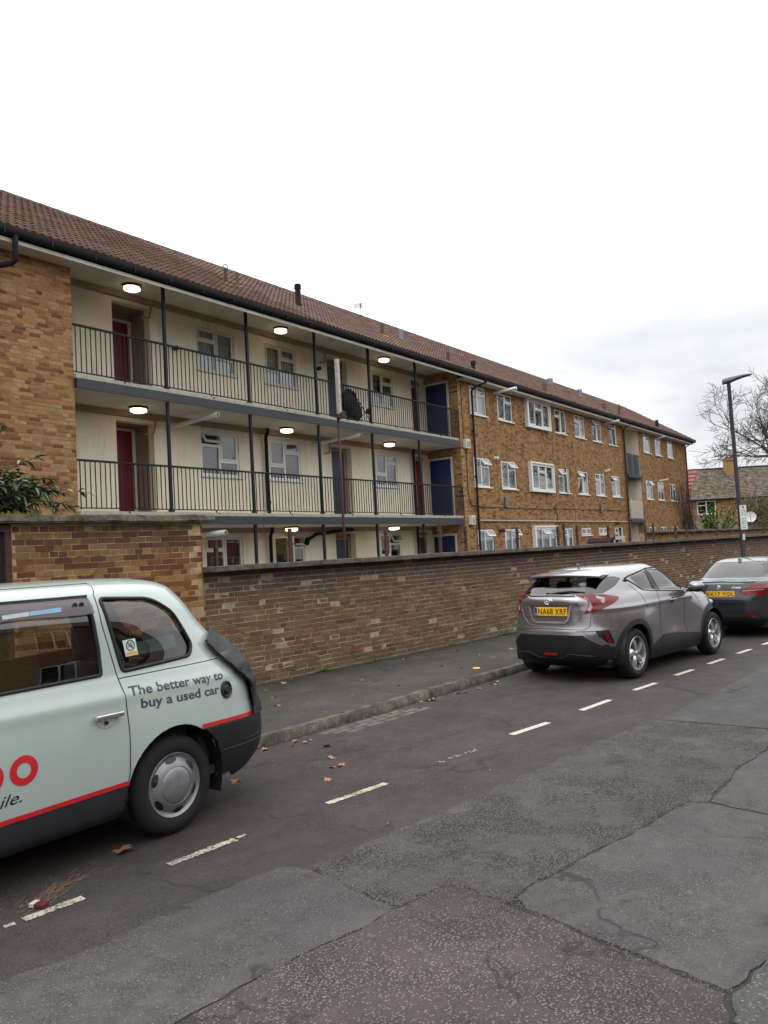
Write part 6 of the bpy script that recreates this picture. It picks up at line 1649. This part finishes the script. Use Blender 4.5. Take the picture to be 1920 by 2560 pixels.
for i in range(36): m.bbox(0, .44, -.12, .12, 0, .13, .03, M=Matrix.Translation(P0+VV*5.75+E_*(i*.45)) @ Matrix.Rotation(math.atan2(E_.y, E_.x), 4, 'Z'))
m.build('ridge_tiles', M['tile_old'], ho)
MB().tube([P0+Vector((0, 0, -.03))+NH*.04, P0+E_*(LH+2.6)+Vector((0, 0, -.03))+NH*.04], .06, 8).build('gutter', M['pipe'], ho)
ch = MB(); u0 = 5.9
ch.prismv([hp(u0, -3.3, 6.5), hp(u0+1.0, -3.3, 6.5), hp(u0+1.0, -4.1, 6.5), hp(u0, -4.1, 6.5)], (0, 0, 2.9)).prismv([hp(u0-.08, -3.2, 9.15), hp(u0+1.08, -3.2, 9.15), hp(u0+1.08, -4.2, 9.15), hp(u0-.08, -4.2, 9.15)], (0, 0, .14))
c_ = ch.build('chimney', M['brick_block'], ho)
for du in (.3, .7): MB().tube([hp(u0+du, -3.7, 9.29), hp(u0+du, -3.7, 9.6)], .12, 10).build('chimney_pot', M['tile_red'], c_)
for a, b, p, q in wn:
    n = 2 if b-a < 2 else 3; f = MB()
    P3 = lambda u0_, u1_, z0_, z1_: f.prismv([hp(u0_, -.02, z0_), hp(u1_, -.02, z0_), hp(u1_, -.02, z1_), hp(u0_, -.02, z1_)], -NH*.07)
    P3(a, b, p, p+.09); P3(a, b, q-.09, q)
    for i in range(n+1):
        u = a+(b-a-.09)*i/n; P3(u, u+.09, p+.09, q-.09)
    if n == 2: P3(a+.09, (a+b)/2-.05, q-.45, q-.38)
    fo = f.build('window', M['upvc'], ho)
    MB().add([hp(a, -.1, p), hp(b, -.1, p), hp(b, -.1, q), hp(a, -.1, q)], [(0, 1, 2, 3)]).build('pane', M['glass_dark'], fo)
    MB().add([hp(a, -.3, p), hp(b, -.3, p), hp(b, -.3, q), hp(a, -.3, q)], [(0, 1, 2, 3)]).build('interior', M['dark_room'], fo)
# lean-to with its own small tiled roof, and the red hip beside the block
lt = thing('lean_to', 'small lean-to extension with dark tiled roof in front of the far brick house', 'extension', hp(-.6, 2.4, 0))
m = MB(); m.prismv([hp(-1.5, .3, 0), hp(4.3, .3, 0), hp(4.3, 2.6, 0), hp(-1.5, 2.6, 0)], (0, 0, 2.3)); m.build('wall', M['brick_block'], lt)
V2 = (-NH*2.5+Vector((0, 0, 1.3))).normalized(); N2 = E_.cross(V2); N2 = N2 if N2.z > 0 else -N2
roof_tiles(lt, hp(-1.8, 2.8, 2.25), E_, V2, N2, 6.3, 2.9, .32, .3, M['tile_old'])
MB().add([hp(-1.8, 2.8, 2.24), hp(4.5, 2.8, 2.24), hp(4.5, .3, 3.54), hp(-1.8, .3, 3.54)], [(0, 1, 2, 3)]).build('roof', M['tile_old'], lt)
rh = thing('red_roof', 'small pinkish red tiled roof slope between the block end and the grey tiled roof', 'roof', (70, 19.5, 0))
U3 = Vector((.35, -1, 0)).normalized(); V3 = Vector((1, .35, 1.3)).normalized(); N3 = U3.cross(V3); N3 = N3 if N3.z > 0 else -N3
m = MB(); q = Vector((70.2, 18.7, 4.6)); m.prismv([q, q+U3*.25, q+U3*1.55+Vector((1.6, .5, 3.0)), q-U3*1.2+Vector((1.6, .5, 3.1))], (.1, .03, -.1)); m.build('roof_slope', M['tile_red'], rh)
for i in range(9):
    a_ = i/9; p0_ = q+Vector((1.6, .5, 3.05))*a_; MB().prismv([p0_-U3*1.1*a_+N3*.04, p0_+U3*(.22+1.3*a_)+N3*.04, p0_+U3*(.22+1.3*a_)+V3*.38+N3*.01, p0_-U3*1.1*a_+V3*.38+N3*.01], N3*.02).build('tile_course', M['tile_red'], rh)
m = MB(); m.prismv([q+Vector((.1, 0, -.1)), q+U3*.25+Vector((.1, 0, -.1)), q+U3*.25+Vector((.1, 0, -4.6)), q+Vector((.1, 0, -4.6))], (1.5, .5, 0)); m.build('wall', M['brick_block'], rh)
di = thing('satellite_dish', 'white satellite dish standing on the far garden wall beside the lamp column', 'satellite dish', (60.6, 11.5, 2.2))
c = Vector((60.6, 11.6, 3.05)); dz = (-c+Vector((0, 0, 9))).normalized(); T = Matrix.Translation(c) @ dz.to_track_quat('Z', 'Y').to_matrix().to_4x4()
MB().lathe([(0, 0), (.14, .012), (.28, .045), (.37, .085)], 'z', n=32, M=T).build('dish', M['upvc'], di, smooth=True)
MB().tube([c+Vector((.1, 0, 0)), Vector((60.8, 11.6, 2.2)), Vector((60.8, 11.6, 0))], .04, 8).tube([c-Vector((0, 0, .6)), c+dz*.6], .02, 6).build('mast', M['steel_grey'], di)
# ================================================================ vegetation
def branch_tree(root, h, seed, levels=5, spread=.55, r0=.22, lean=(0, 0, 0), minr=.006, kids=(3, 4), start=.3, grav=0.0, flen=.62):
    rnd = random.Random(seed); tr = MB(); tw = MB()
    def grow(p, d, L, r, lev):
        k = 5; pts = [p]; q = p.copy(); dd = d.copy()
        for i in range(k):
            dd = (dd+Vector((rnd.gauss(0, .09), rnd.gauss(0, .09), rnd.gauss(.03-grav*lev*.02, .06)))).normalized(); q = q+dd*L/k; pts.append(q.copy())
        rs = [max(minr, r*(1-.45*i/k)) for i in range(k+1)]
        (tr if lev < 2 else tw).tube(pts, rs, 7 if lev < 1 else (5 if lev < 2 else 3), caps=False)
        if lev >= levels: return
        n = rnd.randint(*kids)+(1 if lev > 1 else 0)
        for i in range(n):
            t = start+(1-start)*(i+rnd.random()*.8)/n; t = min(t, 1); j = min(k-1, int(t*k)); b = pts[j].lerp(pts[j+1], t*k-j)
            ax = dd.cross(Vector((rnd.gauss(0, 1), rnd.gauss(0, 1), rnd.gauss(0, 1)))).normalized()
            nd = (Matrix.Rotation(rnd.uniform(.5, 1.35)*spread*1.2, 3, ax) @ dd).normalized()
            nd.z += .12 if lev < 3 else -.02; nd.normalize()
            grow(b, nd, L*flen*rnd.uniform(.75, 1.15), rs[j]*.62, lev+1)
    grow(Vector(root), Vector((lean[0], lean[1], 1)).normalized(), h, r0, 0); return tr, tw
t1 = thing('bare_tree', 'tall leafless tree with fine spreading twigs behind the street lamp at right', 'tree', (51.5, 6.0, 0))
a_, b_ = branch_tree((51.5, 6.0, 0), 8.0, 14, 5, .80, .28, (.0, .06), .011, (4, 5), .34, flen=.64)
a_.build('trunk', M['bark'], t1, smooth=True); b_.build('crown', M['twig'], t1)
t2 = thing('bare_hedge_tree', 'olive toned leafless bushy tree in front of the far house roof', 'tree', (66.5, 10.0, 0))
a_, b_ = branch_tree((66.5, 10.0, 0), 3.9, 5, 6, 1.0, .16, (0, 0), .016, (4, 5), .15, flen=.70)
a_.build('trunk', M['bark'], t2, smooth=True); b_.build('crown', M['ivy_twig'], t2)
t3 = thing('wall_climber', 'bare brown climbing plant with fine stems on the far end of the block', 'climbing plant', (51.2, 13.3, 0))
rnd = random.Random(4); m = MB()
for i in range(90):
    x = 51.4+rnd.gauss(0, .25); z = 0; y = 13.40; pts = [Vector((x, y, 1))]; zz = rnd.uniform(2.5, 5.4)
    dx = rnd.gauss(-.25, .35)
    for j in range(7): pts.append(Vector((x+dx*(j+1)**1.3*.28+rnd.gauss(0, .04), y-rnd.uniform(0, .22), 1+(zz-1)*(j+1)/7)))
    m.tube(pts, .012, 3, caps=False)
m.build('stems', M['twig'], t3)
def leaf_shape(mb, p, d, up, L, W, fold=.25, droop=.3, seg=3):
    d = d.normalized(); s = d.cross(up)
    if s.length < .01: s = Vector((1, 0, 0))
    s.normalize(); u = s.cross(d).normalized(); vs = []; fs = []
    for i in range(seg+1):
        t = i/seg; w = W*math.sin(math.pi*min(1, t*.93+.05))**.8/2; c = p+d*L*t-Vector((0, 0, 1))*droop*L*t*t
        vs += [c-s*w+u*w*fold, c, c+s*w+u*w*fold]
    for i in range(seg):
        for j in range(2): fs.append((3*i+j, 3*i+j+1, 3*i+4+j, 3*i+3+j))
    mb.add(vs, fs)
def shrub(name, label, base, spots, mat, L, W, nl, seed, stem='bark', cat='shrub'):
    rnd = random.Random(seed); t = thing(name, label, cat, base); st = MB(); lf = MB(); B = Vector(base)
    for (tip, n) in spots:
        tip = Vector(tip); b = B+Vector((rnd.gauss(0, .1), rnd.gauss(0, .1), 0)); pts = []
        for i in range(9):
            q = i/8; p = b.lerp(tip, q)+Vector((0, 0, math.sin(q*math.pi)*.22*(tip-b).length*.6)); pts.append(p)
        st.tube(pts, [.014*(1-.7*i/8) for i in range(9)], 4)
        for k in range(n):
            q = rnd.uniform(.25, 1.02); i = min(7, int(q*8)); p = pts[i].lerp(pts[i+1], min(1, q*8-i)); ax = (pts[i+1]-pts[i]).normalized()
            d = (ax*.7+Vector((rnd.gauss(0, .6), rnd.gauss(0, .6), rnd.gauss(.05, .45)))).normalized()
            leaf_shape(lf, p, d, Vector((rnd.gauss(0, .3), rnd.gauss(0, .3), 1)), L*rnd.uniform(.6, 1.2), W*rnd.uniform(.7, 1.2), .3, rnd.uniform(.1, .6))
    st.build('stems', M[stem], t); lf.build('leaves', M[mat], t, smooth=True, kind='stuff'); return t
rnd = random.Random(12); B0 = wl(-3.7, -.35, 2.56); sp_ = []
for i in range(130):
    u = rnd.uniform(-4.5, -2.7); k = (u+4.5)/1.9; hgt = rnd.uniform(.1, 1.0)*(1-.55*k)+.02
    sp_.append((tuple(wl(u, rnd.uniform(-.9, .05), 2.6+hgt*.85)), 30))
sp_ += [(tuple(wl(-2.42, -.1, 2.86)), 26), (tuple(wl(-2.55, -.1, 2.68)), 26), (tuple(wl(-3.35, -.3, 3.62)), 22), (tuple(wl(-3.7, -.3, 3.4)), 22), (tuple(wl(-2.95, -.2, 3.3)), 22)]
shrub('grey_green_bush', 'sprawling bush with narrow grey green leaves growing over the outbuilding roof', tuple(B0), sp_, 'leaf_dark', .14, .042, 1, 3)
sp_ = [(tuple(wl(-3.95+rnd.uniform(-.5, .28), rnd.uniform(-.4, .05), 2.62+rnd.uniform(.0, .42))), 30) for i in range(14)]
shrub('bright_green_plant', 'bright green leafy plant at the left edge of the outbuilding roof', tuple(wl(-4.0, -.2, 2.56)), sp_, 'leaf_green', .07, .03, 1, 6)
sp_ = [((56.5+rnd.gauss(0, .9), 13.0+rnd.gauss(0, .7), rnd.uniform(1.2, 4.1)), 60) for i in range(40)]
shrub('evergreen_shrub', 'dark evergreen shrub beyond the far corner of the brick block', (56.5, 13.2, 0), sp_, 'leaf_green', .26, .10, 1, 7)
# moss on the shed roof edge, weeds along the wall foot, litter
m = MB(); rnd = random.Random(3)
for i in range(2600):
    u = -4.6+1.5*rnd.random()**1.4; n = rnd.uniform(-.25, .19); zz = 2.565+.004 if n < .16 else 2.50+rnd.random()*.07
    p = wl(u, n, zz); leaf_shape(m, p, Vector((rnd.gauss(0, .4), rnd.gauss(0, .4), 1)), Vector((1, 0, 0)), rnd.uniform(.012, .05), .008, 0, .2, 2)
m.build('roof_moss', M['leaf_green'], None, kind='stuff')
def weed(u, s, seed, n=40):
    rnd = random.Random(seed); b = wl(u, .06, .1); t = thing('weed', WL[seed % 4][0], 'weed', b); m = MB()
    for i in range(n):
        a = rnd.uniform(0, 6.28); p = b+Vector((rnd.gauss(0, s*.9), 0, 0)).length*WD*(1 if rnd.random() < .5 else -1)*.9+WN*rnd.uniform(0, s*.9)+Vector((0, 0, rnd.uniform(0, s*.5)))
        leaf_shape(m, p, Vector((math.cos(a), math.sin(a), rnd.uniform(.1, .9))), Vector((0, 0, 1)), rnd.uniform(.03, .07), rnd.uniform(.015, .035), .2, .4)
    m.build('leaves', M['leaf_green'], t)
WL = [('low green weed at the wall foot nearest the taxi',), ('small green weed at the wall foot, second from the taxi',), ('sprawling weed at the wall foot nearer the silver car',), ('thin weed tuft at the wall foot between the others',)]
weed(1.35, .10, 0, 90); weed(2.6, .06, 1, 40); weed(6.6, .13, 2, 80); weed(4.8, .05, 3, 30)
m = MB(); rnd = random.Random(5)
for i in range(1500):
    u = rnd.uniform(-.6, 14); 
    if noise.noise(Vector((u*1.4, 0, 0))) < -.05: continue
    p = wl(u, .03+abs(rnd.gauss(0, .05)), .10); a = rnd.uniform(0, 6.28)
    leaf_shape(m, p, Vector((math.cos(a), math.sin(a), rnd.uniform(0, .8))), Vector((0, 0, 1)), rnd.uniform(.01, .035), rnd.uniform(.006, .02), .2, .2, 2)
m.build('wall_foot_debris', M['dead_leaf'], None, kind='stuff')
# fallen leaves: five pointed, curled
def leaf_mesh(seed):
    rnd = random.Random(seed); n = 20; vs = [(0, 0, .006)]
    for i in range(n):
        t = 2*math.pi*i/n; r_ = 1*(.55+.45*abs(math.cos(2.5*t))**.8)*rnd.uniform(.85, 1.1); r_ *= (.8 if math.cos(t) < -.6 else 1)
        vs.append((r_*math.cos(t), r_*math.sin(t), .10+.25*r_*r_*math.sin(t*2+seed)+.08*rnd.random()))
    vs += [(-1.3, .05, .03), (-1.3, -.02, .03), (-.5, 0, .05)]
    me = bpy.data.meshes.new('fallen_leaf'); me.from_pydata(vs, [], [(0, 1+i, 1+(i+1) % n) for i in range(n)]+[(n+1, n+2, n+3)]); me.materials.append(M['dead_leaf']); me.update(); return me
LM = [leaf_mesh(i) for i in range(5)]
leaves = [(7.282,6.954),(6.243,5.734),(6.254,5.598),(5.857,5.789),(8.087,7.927),(9.958,8.130),(8.625,5.60),(8.661,5.55),(8.817,5.56),(9.180,5.50),(10.000,5.40),(9.581,5.400),(10.697,6.662),(11.901,6.676),(10.609,6.282),(11.721,6.309),(10.866,6.040),(8.621,8.059),(8.994,6.313),(6.217,5.272),(5.669,4.675),(5.62,4.72),(5.72,4.70),(5.886,4.936),(3.364,4.697),(6.1,5.65),(6.35,5.62),(9.95,5.35),(10.1,5.42),(8.5,5.62),(9.3,5.45),(7.7,7.4),(6.9,7.6),(9.2,7.1),(10.2,7.5),(11.2,7.7),(12.4,7.4),(8.2,6.5),(12.8,6.5),(5.3,4.5),(7.9,8.2),(9.0,8.25),(4.9,5.2)]
rnd = random.Random(9)
for i, (x, y) in enumerate(leaves):
    on = y > kerb_y(x)+.0
    big = i in (0, 24, 13)
    lab = 'fallen brown leaf lying flat on the dark pavement' if on else 'fallen orange brown leaf lying on the road by the kerb'
    grp = 'fallen leaves on the pavement' if on else 'fallen leaves on the road'
    if i == 24: lab, grp = 'large brown leaf on the road beside the rear wheel of the taxi', None
    sc_ = (.11 if i == 24 else rnd.uniform(.035, .07))
    o = bpy.data.objects.new('fallen_leaf', LM[i % 5]); COL.objects.link(o); _tags(o, lab, 'leaf', grp)
    o.location = (x, y, .100 if on else (.004 if y > 4 else .01)); o.rotation_euler = (rnd.gauss(0, .15), rnd.gauss(0, .15), rnd.uniform(0, 6.28)); o.scale = (sc_, sc_*rnd.uniform(.6, 1), sc_*rnd.uniform(.5, 1.2)); FR[o] = Matrix.Identity(4)
m = MB()
for i in range(1900):
    x = rnd.uniform(4.5, 14); s_ = rnd.random()
    if s_ < .45: y, zz = kerb_y(x)-abs(rnd.gauss(0, .06))-.01, .004
    elif s_ < .75: y, zz = rnd.uniform(kerb_y(x)+.2, 8.2), .101
    else: y, zz = rnd.uniform(3, 5.5), .003
    if s_ < .45 and noise.noise(Vector((x*1.1, 3, 0))) < 0: continue
    a = rnd.uniform(0, 6.28); leaf_shape(m, Vector((x, y, zz)), Vector((math.cos(a), math.sin(a), .2)), Vector((0, 0, 1)), rnd.uniform(.008, .03), rnd.uniform(.005, .014), .2, 0, 2)
m.build('leaf_litter', M['dead_leaf'], None, kind='stuff')
# straw and grit by the near bay line
m = MB()
for i in range(90):
    x = 2.72+rnd.gauss(0, .16); y = 4.50+rnd.gauss(0, .05)+(x-2.72)*.15; a = rnd.gauss(.2, .5); L = rnd.uniform(.01, .09)
    m.tube([(x, y, .006), (x+L*math.cos(a), y+L*math.sin(a), .008+rnd.random()*.008)], .0012, 3)
m.build('straw', simple('straw', S(124, 92, 60), .8), None, kind='stuff')
pk = thing('cigarette_packet', 'crushed small dark red and white packet lying on the road near the bay line', 'packet', (2.59, 4.40, .004), R(20))
MB().bbox(-.028, .028, -.045, .045, 0, .022, .003).build('carton', simple('packet_maroon', S(96, 34, 40), .5), pk, local=True)
MB().bbox(-.0285, .0285, .012, .046, .001, .0235, .002).build('lid', simple('packet_white', S(190, 186, 186), .5), pk, local=True)
# yellow card on the pavement
yc = bpy.data.objects.new('yellow_card', bpy.data.meshes.new('yellow_card')); 
o = MB().bbox(-.07, .07, -.05, .05, 0, .004, .001).build('yellow_card', simple('yellow_card', S(226, 190, 50), .5), None, local=True); _tags(o, 'flat yellow card lying on the pavement near the kerb behind the silver car', 'card')
bpy.data.objects.remove(yc); o.location = (10.65, 6.02, .1); o.rotation_euler = (0, 0, .5)
# ================================================================ bay markings
DL = [[(2.449,4.314),(2.792,4.273)],[(2.343,4.326),(2.400,4.311)],[(3.368,4.220),(3.894,4.165)],[(3.918,4.173),(3.991,4.166)],[(4.782,4.089),(5.422,3.979)],[(6.082,3.934),(6.690,3.827)],
      [(7.351,3.800),(7.998,3.685)],[(8.706,3.599),(9.392,3.512)],[(10.085,3.448),(10.676,3.353)],[(11.333,3.285),(11.888,3.196)],[(12.468,3.121),(13.033,3.036)],[(13.663,2.963),(14.208,2.875)],[(14.819,2.802),(15.4,2.72)],[(16.05,2.63),(16.6,2.55)],[(17.2,2.46),(17.8,2.38)],[(1.1, 4.48), (1.7, 4.40)], [(0, 4.62), (.6, 4.54)]]
rnd = random.Random(2)
for k, (a, b) in enumerate(DL):
    a, b = Vector(a), Vector(b); d = (b-a).normalized(); n = Vector((-d.y, d.x)); L = (b-a).length; worn = k < 6
    w_ = .033 if worn else .040; top = []; bot = []; N = max(6, int(L/.012)) if worn else 2
    if k in (1, 3): w_ = .018
    for i in range(N+1):
        p = a+d*L*i/N; j = .008 if worn else 0
        top.append(p+n*(w_+rnd.uniform(-j, j))); bot.append(p-n*(w_+rnd.uniform(-j, j)))
    vs = [(p.x, p.y, .0042) for p in bot]+[(p.x, p.y, .0042) for p in top[::-1]]
    m = MB()
    if k == 5:   # almost gone: only crumbs of paint remain
        for i in range(70):
            p = a+d*L*rnd.random()**.6+n*rnd.uniform(-.03, .03); s_ = rnd.uniform(.005, .018)
            if noise.noise(Vector((p.x*9, p.y*9, 0))) < -.1: continue
            m.add([(p.x+s_*math.cos(t)*rnd.uniform(.6, 1.2), p.y+s_*math.sin(t)*.6, .0042) for t in (0, 1, 2, 3, 4, 5)], [(0, 1, 2, 3, 4, 5)])
    else:
        n2 = len(top)
        m.add([(p.x, p.y, .0046) for p in bot]+[(p.x, p.y, .0046) for p in top], [(i, i+1, n2+i+1, n2+i) for i in range(n2-1)])
    m.build('bay_line', M['paint_line'] if worn else M['paint_fresh'], None, kind='structure')

# ================================================================ the far side of the street (it shows in the car windows)
FO = Vector((-16, -11.5, 0)); FD = Vector((math.cos(R(-7)), math.sin(R(-7)), 0)); FN_ = Vector((FD.y*-1, FD.x, 0))
poly_sheet('far_pavement', [tuple((FO+FN_*5.6+FD*a)[:2]) for a in (0, 90)]+[tuple((FO+FD*a)[:2]) for a in (90, 0)], .10, M['pavement'], .14)
for hi in range(6):
    base = FO+FD*(hi*11.0)
    t = thing('terraced_house', 'brick house across the street, %s in its row, reflected in the car windows' % ('first', 'second', 'third', 'fourth', 'fifth', 'last')[hi], 'house', base, 0, 'houses across the street')
    P_f = lambda u, n, z: base+FD*u+FN_*n+Vector((0, 0, z))
    m = MB(); wo_ = [(1.2, 2.9, 3.5, 4.9), (7.6, 9.3, 3.5, 4.9), (1.2, 2.9, .9, 2.3), (7.6, 9.3, .9, 2.3), (4.6, 5.6, .1, 2.2)]
    wall_panel(m, base, FD, FN_, 0, 10.98, 0, 5.6, wo_, .3); m.prismv([P_f(0, -.3, 0), P_f(10.98, -.3, 0), P_f(10.98, -7, 0), P_f(0, -7, 0)], (0, 0, 5.6)); m.build('wall', M['brick_block'], t)
    MB().prismv([P_f(0, .3, 5.6), P_f(0, -7.3, 5.6), P_f(0, -3.5, 8.2)], FD*10.98).build('roof', M['tile'], t)
    for a, b, p, q in wo_[:4]:
        f = MB()
        for (c, d, e, g) in ((a, b, p, p+.07), (a, b, q-.07, q), (a, a+.07, p+.07, q-.07), (b-.07, b, p+.07, q-.07), ((a+b)/2-.04, (a+b)/2+.04, p+.07, q-.07)):
            f.prismv([P_f(c, -.04, e), P_f(d, -.04, e), P_f(d, -.04, g), P_f(c, -.04, g)], -FN_*.06)
        fo = f.build('window', M['upvc'], t)
        MB().add([P_f(a, -.08, p), P_f(b, -.08, p), P_f(b, -.08, q), P_f(a, -.08, q)], [(0, 1, 2, 3)]).build('pane', M['glass_dark'], fo)
    MB().prismv([P_f(4.6, -.1, .1), P_f(5.6, -.1, .1), P_f(5.6, -.1, 2.2), P_f(4.6, -.1, 2.2)], -FN_*.05).build('door', M['navy_door'], t)
